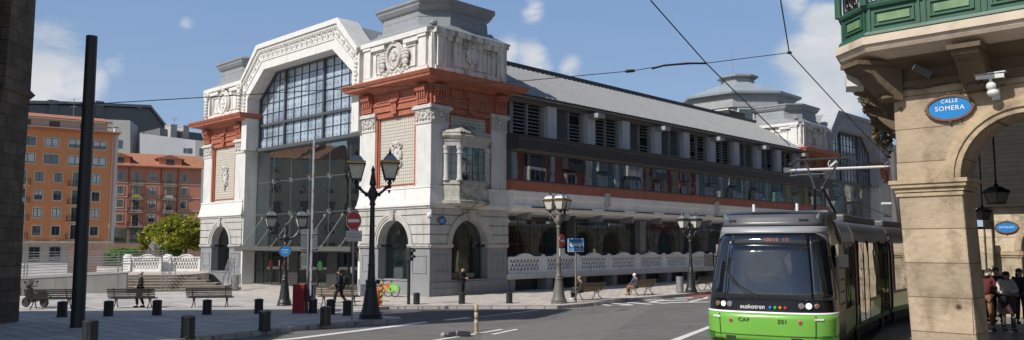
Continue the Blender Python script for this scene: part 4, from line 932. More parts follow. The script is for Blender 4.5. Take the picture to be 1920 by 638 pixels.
for s, w in ((-10.0, 2.0), (-8, 2.4), (-6.0, 2.4), (-4, 2.2), (-2, 2.0)): win(salmon, (M_frame, M_frame), s*k2, sz(4.2), w, 2.5, .08, frame=False)
b = MB(Mh)
for s in (-9.2, -5.2, -3.05): b.tube((s*k2, .12, sz(5)), (s*k2, .12, sz(13.4)), .08, n=6)
b.build('downpipe', mat('brown_pipe', (.16, .07, .05), .6), salmon)
# modern grey housing on top of the hill
Y3 = 135*1.5; k3 = 1.5; gzz = lambda z: CH+(z-CH)*k3
FACE = {}
def slab_px(name, pts, Y, thick, m, label, cat, parent=None, phi=math.degrees(AL)):
    """wall whose outline is known in the photo; built standing at its own distance with real thickness"""
    D_ = Vector((math.cos(R(phi)), math.sin(R(phi)), 0)); M2 = Matrix(((D_.x, D_.y, 0, 0), (D_.y, -D_.x, 0, 0), (0, 0, 1, 0), (0, 0, 0, 1)))
    Q = house_origin(pts[0][0], Y); P = [hit(px, py, (Q.x, Q.y), D_) for px, py in pts]
    b = MB(M2); b.loft([[(s, 0, z) for s, z in P], [(s, -thick, z) for s, z in P]]); o = b.build(name, m, parent); o.location = Q; FACE[o.name] = (D_, M2)
    if label: tag(o, label, cat)
    return o, Q, P
M_white2 = mat('white_cladding', (.58, .585, .63), .7, .04, .5, brick=(2.4, 1.2, .02, (.9, .9, .9), .02))
M_conc = mat('grey_concrete', (.42, .41, .40), .8, .08, .6); M_dgrey = mat('dark_grey_cladding', (.17, .175, .19), .6, .06)
wh, Qw, Pw = slab_px('housing_block', [(262, 420), (262, 250), (366, 263), (366, 420)], Y3, 14, M_white2, 'windowless white clad housing block rising behind the tiled roofs', 'building', phi=14)
def rectpx(par, Q, x0, y0, x1, y1, m, name='window', th=.08):
    D_, M2 = FACE[par.name]; s0, z1 = hit(x0, y0, (Q.x, Q.y), D_); s1, z0 = hit(x1, y1, (Q.x, Q.y), D_)
    b = MB(M2); b.box(s0, s1, 0.003, th, z0, z1); return b.build(name, m, par)
rectpx(wh, Qw, 344, 278, 350, 287, M_pane); rectpx(wh, Qw, 352, 278, 360, 288, M_pane)
g1, Qg, Pg = slab_px('housing_block', [(45, 420), (45, 217), (120, 221), (244, 226), (244, 420)], Y3+8, 12, M_conc, 'pale concrete housing block with small blue windows behind the orange block', 'building', phi=16)
for q in ((213, 238, 221, 253), (221, 263, 229, 278), (190, 236, 197, 247)): rectpx(g1, Qg, *q, M_pane)
g2, Q2_, P2_ = slab_px('housing_block', [(366, 420), (366, 263), (400, 266), (400, 420)], Y3+1, 10, M_conc, 'grey concrete end block partly hidden by the left market tower', 'building', phi=14)
for q in ((374, 278, 380, 292), (376, 305, 382, 316)): rectpx(g2, Q2_, *q, M_pane)
g3, Q3_, P3_ = slab_px('housing_block', [(-60, 420), (-60, 194), (120, 198), (280, 204), (318, 252), (318, 420)], Y3+26, 20, M_dgrey, 'long dark grey clad housing block with chimneys on the hilltop', 'building')
for x, w, y0, y1 in ((48, 8, 193, 218), (100, 15, 189, 219), (187, 13, 191, 220), (262, 8, 198, 206)):
    s0, z1 = hit(x-w/2, y0, (Q3_.x, Q3_.y), U, .6); s1, z0 = hit(x+w/2, y1, (Q3_.x, Q3_.y), U, .6)
    b = MB(Mh); b.box(s0, s1, -2.2, .6, z0, z1); b.box(s0-.15, s1+.15, -2.3, .7, z1, z1+.35); b.build('chimney', M_dgrey, g3)
b = MB(Mh); P_ = [hit(px, py, (Q3_.x, Q3_.y), U) for px, py in [(-60, 192), (120, 196), (281, 202.5), (320, 252)]]; b.band(P_, [(s, z+.9) for s, z in P_], -20.5, .8); b.build('roof_edge', mat('light_grey_flashing', (.26, .27, .28), .5), g3)
g4, Q4_, P4_ = slab_px('housing_block', [(300, 420), (300, 240), (322, 244), (377, 250), (384, 266), (384, 420)], Y3+20, 14, M_dgrey, 'dark slate roofed block with twin square chimneys beside the market tower', 'building')
for x, w, y0, y1 in ((326, 11, 235, 259), (349, 10, 237, 260)):
    s0, z1 = hit(x-w/2, y0, (Q4_.x, Q4_.y), U, 2.0); s1, z0 = hit(x+w/2, y1, (Q4_.x, Q4_.y), U, 2.0)
    b = MB(Mh); b.box(s0, s1, -2, 2.0, z0, z1); b.box(s0-.1, s1+.1, -2.1, 2.1, z1, z1+.3); b.build('chimney', M_conc, g4)
def antenna(px, Y, y0, y1, lab):
    p0, p1 = dep(px, y1, Y), dep(px, y0, Y)
    b = MB(); b.tube((0, 0, 0), (0, 0, p1.z-p0.z), .05, n=5); h = p1.z-p0.z
    for k, w in ((.95, .9), (.80, 1.1), (.66, .7)):
        b.tube((-w, 0, h*k), (w, 0, h*k), .03, n=4)
        for j in range(5): b.tube((-w+j*w/2, -.35, h*k), (-w+j*w/2, .35, h*k), .02, n=4)
    o = b.build('roof_antenna', M_steel); o.location = p0; tag(o, lab, 'antenna')
antenna(137, 150, 184, 231, 'tall thin television aerial on the orange block roof'); antenna(327, Y3+18, 220, 235, 'small aerial on the left of the twin chimneys')
# the hill they stand on
def hill():
    bm = bmesh.new(); rows = []
    rnd = random.Random(5)
    for j in range(24):
        y = 66+j*14; row = []
        for i in range(40):
            x = -330+i*10; q = max(0, min(1, (y-140)/55.)); fx = max(0, min(1, (-x-18)/40.)); row.append(bm.verts.new((x, y, -.3+(7.5*q+rnd.uniform(-.2, .2))*fx)))
        rows.append(row)
    for j in range(23):
        for i in range(39): bm.faces.new((rows[j][i], rows[j][i+1], rows[j+1][i+1], rows[j+1][i]))
    me = bpy.data.meshes.new('hill'); bm.to_mesh(me); bm.free(); me.materials.append(mat('hill_grass', (.06, .085, .03), .9, .3, .3)); o = bpy.data.objects.new('hill', me); COL.objects.link(o); o['kind'] = 'structure'
hill()
# ------------------------------------------------------------------ the arcaded corner house on the right
AR = math.atan2(-V.y, -V.x)
arc = empty('arcade_house', PA, AR, 'weathered sandstone corner house with a street arcade and green balcony', 'building')
MfA = Matrix(((1, 0, 0, 0), (0, -1, 0, 0), (0, 0, 1, 0), (0, 0, 0, 1)))          # (s, outward, z) on the front
tl = Vector((T_DIR.dot(-V), T_DIR.dot(U), 0)); nl = Vector((-tl.y, tl.x, 0))     # street direction and outward normal in house axes
MsA = Matrix(((tl.x, nl.x, 0, 0), (tl.y, nl.y, 0, 0), (0, 0, 1, 0), (0, 0, 0, 1)))
def sand(name, c, br=True): return mat(name, c, .9, .16, 1.8, dirt=(.14, .10, .06), dirt_amt=.58, bump=.8, bscale=9, pits=2.3, brick=(2.3, .62, .011, (.42, .36, .30), .16) if br else None)
M_sand = sand('sandstone_blocks', (.40, .315, .22)); M_sand2 = sand('sandstone', (.45, .345, .225), False); M_sandd = sand('shaded_weathered_sandstone', (.13, .095, .06), False)  # darkest stone: weathering plus the balcony's shade put into its colour
AZ, AC, ARr, AW = 4.0, 2.15, 1.07, .85
AL_ = 8.2                                         # length along the street
def pillar(b, s0, s1, lean=0.0):
    b.loft([[(s0+lean, -AW+.02, -.2), (s1+lean, -AW+.02, -.2), (s1+lean, .0, -.2), (s0+lean, .0, -.2)], [(s0, -AW+.02, 3.78), (s1, -AW+.02, 3.78), (s1, .0, 3.78), (s0, .0, 3.78)]])
def capital(b, s0, s1, y0=-AW):
    for z0, z1, o in ((3.70, 3.76, .03), (3.78, 3.86, .05), (3.86, 3.93, .10), (3.93, 4.0, .13)): b.box(s0-o+.004, s1+o-.004, y0+.02, o, z0, z1)
for k, (s0, s1, ln) in enumerate(((0, 1.08, .17), (3.22, 4.30, .17))):
    b = MB(MfA); pillar(b, s0, s1, ln); b.build('pillar', M_sand, arc, bevel=.03)
    b = MB(MfA); capital(b, s0, s1); b.build('pillar_capital', M_sand2, arc)
b = MB(MfA)
ap = arc_pts(AC, AZ, ARr, 20); b.band(ap, [(x, 5.74) for x, z in ap], -AW, 0); b.box(0.0, AC-ARr, -AW, 0, AZ, 5.74); b.box(AC+ARr, 4.3, -AW, 0, AZ, 5.74); b.box(4.3, 9, -AW, 0, 0, 5.74)
b.build('front_wall', M_sand, arc)
b = MB(MfA); b.box(-.02, 9, -AW, .05, 5.74, 5.86); b.box(0, 9, -AW, -.01, 5.86, 6.4); b.build('string_course', M_sandd, arc)
b = MB(MfA)
for r0, r1, y in ((ARr, ARr+.10, .05), (ARr+.10, ARr+.19, .09), (ARr+.19, ARr+.27, .06)): b.band(arc_pts(AC, AZ, r0, 22), arc_pts(AC, AZ, r1, 22), -.01, y)
b.build('archivolt', M_sand2, arc)
# street side: pillars and arches
t = 0.0; k = 0
b = MB(MsA); b.box(.1, 3.2, -AW, -.02, 5.85, 19); b.box(3.2, AL_, -AW, -.02, 6.5, 19)
ap = arc_pts(2.05, AZ, 1.0, 14); b.band(ap, [(x, 5.86) for x, z in ap], -AW, -.02); b.box(.05, 1.05, -AW, -.02, AZ, 5.86); b.box(3.05, 3.2, -AW, -.02, -.2, 5.86)
b.build('street_wall', M_sand, arc)
b = MB(MsA); b.box(7.2, 8.1, -AW, -.02, -.2, 6.51); b.build('pillar', M_sand, arc)
b = MB(MfA); b.box(.2, 9, -.8, -.02, 6.4, 19); b.build('upper_wall', M_sand, arc)
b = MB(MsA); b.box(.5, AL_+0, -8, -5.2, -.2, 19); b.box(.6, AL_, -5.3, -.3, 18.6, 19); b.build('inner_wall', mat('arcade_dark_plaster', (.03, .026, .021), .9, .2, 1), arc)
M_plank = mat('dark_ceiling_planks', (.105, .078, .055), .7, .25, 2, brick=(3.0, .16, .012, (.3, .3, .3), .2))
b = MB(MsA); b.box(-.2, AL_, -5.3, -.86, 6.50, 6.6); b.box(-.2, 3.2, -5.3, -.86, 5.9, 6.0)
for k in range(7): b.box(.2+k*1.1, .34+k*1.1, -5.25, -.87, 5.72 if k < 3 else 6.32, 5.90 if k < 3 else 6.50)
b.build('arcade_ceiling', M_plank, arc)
# arcade floor, one step above the street
af = [(PA+T_DIR*a+Vector((-T_DIR.y, T_DIR.x, 0))*n_) for a, n_ in ((-.1, .05), (AL_+1.0, .05), (AL_+1.0, -5.3), (-4.6, -5.3))]
sheet('arcade_floor', [xy(p) for p in af], .13, mat('arcade_floor_slabs', (.17, .155, .14), .5, .15, 1, dirt=(.08, .075, .07), dirt_amt=.3), skirt=.3)
sw = [PA+T_DIR*a+Vector((-T_DIR.y, T_DIR.x, 0))*n_ for a, n_ in ((-9, 1.15), (-2, 1.05), (4, 1.0), (12, 1.1), (22, 1.9), (30, 3.4), (60, -6), (60, -12), (12, -12), (-9, -12))]
M_walk2 = pav_mat('arcade_pavement', (.22, .21, .20), .8, .4, AR)
sheet('pavement', [xy(p) for p in sw], .0, M_walk2, skirt=.25)
# balcony: soffit slab, green panelled parapet, iron scrollwork
A_ = Vector((-.18, -1.0, 0)); tB = -.20*tl+.98*nl; B_ = Vector((tB.x, tB.y, 0)); F_ = 2.55*tl+.98*nl; E_ = Vector((6.5, -1.0, 0))
OUT = [Vector((F_.x, F_.y, 0)), B_, A_, E_]
ctr = Vector((3, 4, 0))
def inset(pl, d):
    """outer line moved inwards by d along each segment's normal"""
    segs = []
    for p, q in zip(pl[:-1], pl[1:]):
        e = (q-p).normalized(); n_ = Vector((e.y, -e.x, 0)); n_ = -n_ if n_.dot(ctr-p) < 0 else n_
        segs.append((p+n_*d, e))
    r = [segs[0][0]]
    for (p, e), (q, f) in zip(segs[:-1], segs[1:]):
        den = e.x*f.y-e.y*f.x; t_ = ((q.x-p.x)*f.y-(q.y-p.y)*f.x)/den; r.append(p+e*t_)
    e = (pl[-1]-pl[-2]).normalized(); n_ = Vector((e.y, -e.x, 0)); n_ = -n_ if n_.dot(ctr-pl[-1]) < 0 else n_
    r.append(pl[-1]+n_*d); return r
def belt(prof, name, m, parent):
    """moulding: profile of (inset, z) swept along the balcony edge"""
    rows = [inset(OUT, d) for d, z in prof]; b = MB()
    rings = [[(rows[i][k].x, rows[i][k].y, prof[i][1]) for i in range(len(prof))] for k in range(len(OUT))]
    b.loft(rings); return b.build(name, m, parent)
bal = belt([(1.35, 6.02), (.95, 6.10), (.60, 6.26), (.30, 6.32), (.10, 6.34), (.06, 6.40), (.06, 6.44), (.0, 6.46), (0, 6.60), (1.35, 6.60)], 'balcony', mat('balcony_stone', (.60, .50, .40), .85, .12, 2, dirt=(.25, .19, .13), dirt_amt=.25, bump=.2), arc)
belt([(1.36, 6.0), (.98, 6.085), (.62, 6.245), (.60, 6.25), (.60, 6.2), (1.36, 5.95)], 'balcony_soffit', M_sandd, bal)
M_green = mat('green_balcony_paint', (.03, .10, .06), .5, .18, 3, dirt=(.03, .06, .04), dirt_amt=.25, streak=True); M_green2 = mat('faded_green_paint', (.16, .27, .13), .55, .2, 4, dirt=(.07, .13, .07), dirt_amt=.35)
belt([(.16, 6.60), (.10, 6.60), (.06, 6.64), (.08, 6.70), (.14, 6.73), (.14, 7.12), (.08, 7.15), (.06, 7.20), (.10, 7.24), (.26, 7.24), (.26, 6.60)], 'balcony_parapet', M_green, bal)
par_in = inset(OUT, .14)
pf, pp_ = MB(), MB(); ir = MB()
for p, q in zip(par_in[:-1], par_in[1:]):
    e = (q-p); L_ = e.length; e.normalize(); n_ = Vector((e.y, -e.x, 0)); n_ = -n_ if n_.dot(ctr-p) > 0 else n_
    Mx = Matrix((e, n_, Vector((0, 0, 1)))).transposed().to_4x4(); Mx.translation = p
    nn = max(1, round(L_/.95)); w = L_/nn
    for k in range(nn):
        a, c = k*w+.12, (k+1)*w-.12
        pf.M = Mx
        for q4 in ((a, c, 6.80, 6.83), (a, c, 7.05, 7.08), (a, a+.03, 6.83, 7.05), (c-.03, c, 6.83, 7.05)): pf.box(q4[0], q4[1], 0, .035, q4[2], q4[3])
        for x in (k*w+.03, (k+1)*w-.07): pf.box(x, x+.04, 0, .03, 6.72, 7.14)
        pp_ = MB(Mx); pp_.box(a+.08, c-.08, 0, .025, 6.87, 7.01); pp_.build('parapet_panel', M_green2, bal)
        ir.M = Mx; ir.box(k*w-.02, k*w+.02, -.08, -.04, 7.22, 8.2)
        # scrollwork
        for i in range(max(1, int(w/.22))):
            x = k*w+.12+i*.22
            for z in (7.38, 7.62, 7.86, 8.06):
                ir.ring((x, -.06, z), .085, .095, .012, 10, 4); ir.ring((x+.05*(1 if i % 2 else -1), -.06, z+.03), .04, .045, .010, 8, 4)
            ir.tube((x+.11, -.06, 7.24), (x+.11, -.06, 8.2), .01, n=4)
        ir.tube((k*w, -.06, 7.28), ((k+1)*w, -.06, 7.28), .014, n=4); ir.tube((k*w, -.06, 8.2), ((k+1)*w, -.06, 8.2), .03, n=5)
pf.build('parapet_moulding', M_green, bal); ir.build('iron_scrollwork', M_iron, bal)
b = MB()
for k in (0, 1, 2):
    p = inset(OUT, .08)[1] if k == 0 else inset(OUT, .08)[2]
    if k < 2: b.lathe([(.07, 7.2), (.07, 9.6)], 8, (p.x, p.y, 0))
b.build('balcony_post', M_green, bal)
def corbel(M, s, w, name='corbel'):
    b = MB(M); pts = [(0.0, 5.5), (.16, 5.52), (.20, 5.60), (.30, 5.66), (.48, 5.82), (.62, 5.98), (.86, 6.06), (.90, 6.2), (0, 6.2)]
    b.loft([[(s-w/2, d, z) for d, z in pts], [(s+w/2, d, z) for d, z in pts]])
    for x in (s-w/2+.05, s+.03): b.box(x, x+w/2-.08, .25, .66, 5.98, 6.0)
    b.ell((s, .2, 5.58), w*.45, .1, .08, 8, 5); b.box(s-w/2-.05, s+w/2+.05, 0, .94, 6.14, 6.22)
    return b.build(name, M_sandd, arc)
corbel(MfA, 1.45, .42); corbel(MfA, 3.4, .42)
Mdiag = Matrix.Translation((.02, .02, 0)) @ Matrix.Rotation(math.atan2(A_.y+B_.y, A_.x+B_.x)+math.pi/2, 4, 'Z') @ MfA
corbel(Mdiag, 0, .46)
corbel(MsA, 1.9, .42)
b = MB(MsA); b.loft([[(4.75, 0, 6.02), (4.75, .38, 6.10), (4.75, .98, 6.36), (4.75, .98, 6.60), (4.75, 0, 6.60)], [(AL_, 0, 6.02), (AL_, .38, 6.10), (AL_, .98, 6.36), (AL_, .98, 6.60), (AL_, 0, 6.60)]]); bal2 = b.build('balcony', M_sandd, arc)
b = MB(MsA); b.box(4.8, AL_-.05, .78, .92, 6.61, 7.2); b.box(4.78, AL_-.03, .74, .96, 7.2, 7.26); b.box(4.8, 4.92, .0, .78, 6.61, 7.2); b.build('balcony_parapet', M_green, bal2)
for t in (5.2, 7.4): corbel(MsA, t, .42)
# dry plants hanging from the balcony end
def leaf_cloud(name, pts, size, mats, n, rnd, parent=None, flat=.5):
    """foliage: many small leaf faces scattered through the given lumps (centre, radii)"""
    b = MB(); wsum = [p[1][0]*p[1][1]*p[1][2] for p in pts]; T_ = sum(wsum)
    for (c, r), wv in zip(pts, wsum):
        for i in range(max(4, int(n*wv/T_))):
            while True:
                d = Vector((rnd.uniform(-1, 1), rnd.uniform(-1, 1), rnd.uniform(-1, 1)))
                if .05 < d.length < 1: break
            d = d.normalized()*d.length**.45
            p = Vector((c[0]+d.x*r[0], c[1]+d.y*r[1], c[2]+d.z*r[2])); s_ = size*rnd.uniform(.55, 1.35)
            a = Vector((rnd.gauss(0, 1), rnd.gauss(0, 1), rnd.gauss(0, flat))).normalized(); q = a.orthogonal().normalized(); q.rotate(Matrix.Rotation(rnd.uniform(0, 6.28), 3, a)); w_ = a.cross(q)
            b.cur = rnd.randrange(len(mats)); b.add([p-a*s_, p+q*s_*.5, p+a*s_, p-q*s_*.5+w_*s_*.15], [(0, 1, 2, 3)])
    return b.build(name, mats, parent)
def leaf_mat(name, col, tr=.35):
    m = mat(name, col, .55, .25, 1.2); nt = m.node_tree; b = nt.nodes['Principled BSDF']; o = [n for n in nt.nodes if n.type == 'OUTPUT_MATERIAL'][0]
    t = nt.nodes.new('ShaderNodeBsdfTranslucent'); t.inputs[0].default_value = (col[0]*1.3, col[1]*1.3, col[2]*.7, 1); mx = nt.nodes.new('ShaderNodeMixShader'); mx.inputs[0].default_value = tr
    nt.links.new(b.outputs[0], mx.inputs[1]); nt.links.new(t.outputs[0], mx.inputs[2]); nt.links.new(mx.outputs[0], o.inputs[0]); return m
M_dry = leaf_mat('dry_leaves', (.20, .12, .05)); M_dry2 = leaf_mat('dusty_leaves', (.11, .10, .05))
rnd = random.Random(11); pw_ = [dep(1655, 250, 22.5), dep(1663, 275, 22.5), dep(1645, 234, 22.5), dep(1620, 186, 19.6)]
hp = empty('hanging_plant', pw_[0], 0, 'dry brown plant trailing from the underside of the green balcony', 'plant')
o = leaf_cloud('foliage', [((0, 0, 0), (.25, .35, .45)), (tuple(pw_[1]-pw_[0]), (.14, .2, .35)), (tuple(pw_[2]-pw_[0]), (.12, .2, .2))], .07, [M_dry, M_dry2], 420, rnd, hp)
hp2 = empty('hanging_plant', pw_[3], 0, 'small green tuft growing from the balcony soffit edge', 'plant')
leaf_cloud('foliage', [((0, 0, 0), (.10, .2, .16))], .05, [leaf_mat('green_leaves', (.08, .12, .03))], 60, rnd, hp2)
# second arcaded house across the side street, seen through the arch
P2 = dep(1872, 560, 31.0); P2.z = 0
far = empty('arcade_house', P2, AR, 'sunlit pale arcaded house farther up the street, seen through the arch', 'building')
M_sandl = sand('pale_sandstone', (.52, .43, .31)); 
b = MB(MfA); b.box(0, .85, -.8, 0, -.3, 2.42); b.build('pillar', M_sandl, far, bevel=.02); b = MB(MfA); b.box(-.08, .93, -.8, .08, 2.42, 2.58); b.box(-.04, .89, -.8, .04, 2.34, 2.42); b.build('pillar_capital', M_sand2, far)
b = MB(MfA); ap = arc_pts(2.3, 2.6, 1.45, 14); b.band(ap, [(x, 6) for x, z in ap], -.8, 0); b.box(0, .85, -.8, 0, 2.58, 6); b.box(3.75, 9, -.8, 0, -.3, 6); b.box(0, 9, -.8, 0, 6, 13); b.build('front_wall', M_sandl, far)
b = MB(MfA); b.box(-2.5, 9, .0, .22, 4.36, 12); b.box(-2.5, 9, -.3, .30, 4.26, 4.36); b.build('arcade_shade_panel', mat('arcade_shade_brown', (.014, .0105, .008), .8, .4, 3, brick=(4.0, .17, .02, (.3, .3, .3), .3)), far)  # added planked panel, its near-black colour stands for the arcade's shaded interior
b = MB(MfA); b.band(arc_pts(2.3, 2.6, 1.45, 16), arc_pts(2.3, 2.6, 1.68, 16), -.1, .05); b.build('archivolt', M_sand2, far)
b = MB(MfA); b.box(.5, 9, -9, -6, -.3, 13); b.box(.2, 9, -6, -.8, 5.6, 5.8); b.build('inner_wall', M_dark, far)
b = MB(MsA); b.box(1.0, 8, -.9, -.3, 3.6, 13); b.build('street_wall', M_sandl, far)
for px in (1827, 1842, 1857):
    b = MB(MfA); p = dep(px, 500, 30.4); q = Vector((( p-P2).dot(-V), -(p-P2).dot(U), 0)); b.box(q.x-.10, q.x+.10, q.y-.2, q.y, -.3, 3.4); b.build('pillar', M_sandl, far)
# oval street name signs
def oval_sign(name, origin, xdir, a, bb, lines, label, rim, parent=None, sizes=None):
    e = empty(name, origin, 0, label, 'street sign'); x = Vector(xdir).normalized(); n_ = x.cross(Vector((0, 0, 1))).normalized()
    Mx = Matrix((x, n_, Vector((0, 0, 1)))).transposed().to_4x4()
    b = MB(Mx); b.prism([(a*math.cos(t*math.pi/20), bb*math.sin(t*math.pi/20)) for t in range(40)], 0, .035); b.build('plate', mat('enamel_blue', (.015, .20, .52), .25, .06, 3, coat=.3), e)
    b = MB(Mx); b.ring((0, .03, 0), a+.02*a/.4, bb+.02*a/.4, .034*a/.4, 44, 6)
    for s_ in (-1, 1):
        for k in range(-2, 3): b.ell((k*a*.14, .02, s_*(bb*1.17-abs(k)*bb*.035)), a*.085, .04, bb*.10, 7, 4)
        b.ell((0, .03, s_*bb*1.27), a*.10, .04, bb*.13, 7, 4); b.ell((s_*a*1.12, .03, 0), a*.06, .04, bb*.18, 7, 4)
    b.build('frame', rim, e, smooth=True)
    for body, size, dz in lines:
        text('lettering', body, size, face_M(n_*.038+Vector((0, 0, dz)), x), M_whitepaint, e, .002, font_spacing=1.12)
    return e
M_rim = mat('terracotta_rim', (.15, .07, .04), .6, .2, 8)
fs = lambda s, d, z: PA+(-V)*s+(-U)*d+Vector((0, 0, z))
oval_sign('street_sign', fs(.965, .02, 5.27), -V, .36, .20, [('CALLE', .092, .125), ('SOMERA', .118, -.005)], 'blue oval street sign reading CALLE SOMERA in a scrolled terracotta frame', M_rim)
fq = dep(1892, 427, 30.9)
oval_sign('street_sign', P2+(-V)*.42+(-U)*.02+Vector((0, 0, 3.48)), -V, .36, .19, [('ARTEKALE', .10, 0)], 'small blue oval street sign on the far arcade pillar', M_rim)
# camera, floodlights and cables on the house
cc = empty('security_camera', fs(1.70, 0, 5.53), AR, 'white bullet security camera on a ball mount beside the CALLE SOMERA sign', 'security camera'); cc.scale = (.8, .8, .8)
M_cw = mat('white_plastic', (.70, .70, .68), .35, .04)
Mc = MfA
b = MB(Mc); b.loft([[(.0+x*1, .42+y, .22+z) for x, y, z in ((-.27, -.06, -.05), (-.27, .06, -.05), (-.27, .07, .03), (-.27, 0, .06), (-.27, -.07, .03))], [(.0+x, .42+y, .22+z-.02) for x, y, z in ((.27, -.06, -.05), (.27, .06, -.05), (.27, .07, .03), (.27, 0, .06), (.27, -.07, .03))]]); b.box(-.30, .30, .34, .50, .265, .285); b.build('housing', M_cw, cc)
b = MB(Mc); b.tube((.27, .42, .20), (.285, .42, .2), .045, n=10); b.build('lens', M_iron, cc)
b = MB(Mc); b.tube((0, .42, .16), (0, .42, .04), .035, n=8); b.ell((0, .40, .0), .10, .10, .10, 12, 8); b.ell((.02, .36, -.14), .12, .12, .09, 12, 8); b.tube((0, .38, -.06), (0, 0, -.14), .045, n=8); b.box(-.08, .08, 0, .03, -.25, 0); b.build('mount', M_cw, cc)
b = MB(Mc); b.path([(-.15, .40, .18), (-.28, .35, .05), (-.2, .2, -.03), (-.05, .1, -.08)], .012, 5); b.build('cable', M_iron, cc)
fl = empty('floodlight', fs(.62, .28, 5.95), AR, 'small dark floodlight tilted on the wall above the street sign', 'floodlight')
b = MB(Matrix.Rotation(R(35), 4, 'Y')); b.box(-.17, .17, -.05, .05, -.06, .06); b.build('lamp_body', M_darkmetal, fl); b = MB(); b.tube((0, 0, 0), (.05, .28, -.1), .02, n=6); b.build('arm', M_iron, fl)
b = MB(Matrix.Rotation(R(35), 4, 'Y')); b.box(-.19, -.17, -.04, .04, -.05, .05); b.build('lens', M_frost, fl)
p = dep(1602, 157, 15.6); fl2 = empty('floodlight', p, AR+R(25), 'pale square floodlight hung under the corner of the balcony', 'floodlight')
b = MB(Matrix.Rotation(R(-25), 4, 'X')); b.box(-.16, .16, -.10, .10, -.13, .13); b.build('lamp_body', mat('pale_grey_plastic', (.50, .49, .45), .5), fl2); b = MB(); b.tube((0, 0, .1), (.1, .1, .55), .02, n=6); b.build('arm', M_iron, fl2)
b = MB(MfA); b.path([(0.05, .06, 5.74), (.5, .05, 5.70), (1.0, .05, 5.73), (2.0, .05, 5.70), (3.5, .05, 5.73)], .014, 5); o = b.build('wall_cable', M_iron); o.location = PA; o.rotation_euler = (0, 0, AR); tag(o, 'black cable running along the sandstone wall under the balcony', 'cable')
# wrought iron lanterns under the arcade
def hanging_lantern(px, py, Y, ztop, s_, lab):
    p = dep(px, py, Y); e = empty('hanging_lantern', p, .3, lab, 'lantern')
    b = MB(); b.loft([[(x*.20*s_, y*.20*s_, -.38*s_) for x, y in ((-1, -1), (1, -1), (1, 1), (-1, 1))], [(x*.29*s_, y*.29*s_, .0) for x, y in ((-1, -1), (1, -1), (1, 1), (-1, 1))]]); b.build('glass', mat('dusky_lantern_glass', (.20, .19, .17), .3), e)
    b = MB()
    for x, y in ((-1, -1), (1, -1), (1, 1), (-1, 1)): b.tube((x*.205*s_, y*.205*s_, -.40*s_), (x*.30*s_, y*.30*s_, .01), .022*s_, n=5)
    b.loft([[(x*.34*s_, y*.34*s_, 0) for x, y in ((-1, -1), (1, -1), (1, 1), (-1, 1))], [(x*.33*s_, y*.33*s_, .07*s_) for x, y in ((-1, -1), (1, -1), (1, 1), (-1, 1))], [(x*.14*s_, y*.14*s_, .25*s_) for x, y in ((-1, -1), (1, -1), (1, 1), (-1, 1))]]); b.box(-.22*s_, .22*s_, -.22*s_, .22*s_, -.44*s_, -.39*s_)
    for k in range(5): b.ell((.31*s_*math.cos(k*1.257), .31*s_*math.sin(k*1.257), .11*s_), .04*s_, .04*s_, .07*s_, 6, 4)
    b.lathe([(.06*s_, .25*s_), (.09*s_, .31*s_), (.03*s_, .4*s_), (.05*s_, .45*s_), (.012, .5*s_)], 8); b.build('frame', M_iron, e)
    b = MB(); b.tube((0, 0, .4*s_), (0, 0, ztop-p.z), .018, n=6); b.build('hanging_rod', M_iron, e)
hanging_lantern(1868, 362, 16.6, 5.75, .53, 'large black wrought iron lantern hanging just inside the arch'); hanging_lantern(1842, 398, 18.9, 5.75, .42, 'smaller dark lantern farther back under the arcade ceiling')
# the terrace of houses facing the market, whose fronts show in its windows
MR = Matrix(((1, 0, 0, 0), (0, 1, 0, 0), (0, 0, 1, 0), (0, 0, 0, 1)))
vR = -24.5
cols = [((.30, .065, .045), (.48, .46, .42)), ((.46, .40, .32), (.20, .30, .31)), ((.36, .10, .07), (.52, .50, .46)), ((.17, .27, .29), (.50, .48, .44)), ((.40, .32, .22), (.28, .06, .05)), ((.19, .27, .29), (.5, .48, .45)), ((.42, .40, .37), (.12, .25, .2)), ((.42, .33, .17), (.3, .26, .2)), ((.3, .12, .09), (.4, .38, .34)), ((.26, .2, .15), (.36, .33, .3))]
labs = ['dark red house of the terrace facing the market, mirrored in its gallery', 'cream house with blue green pilasters facing the market gallery', 'brick red house with cream pilasters in the terrace opposite', 'blue green house with glazed balconies opposite the market', 'ochre house with red pilasters in the terrace opposite', 'pale teal house near the far end of the terrace opposite', 'grey house at the far end of the terrace opposite', 'tall ochre house beyond the grey one in the terrace opposite', 'dull red house beyond the tall ochre one in the terrace opposite', 'last brown house of the terrace opposite']
ux = 10.0
rnd = random.Random(21)
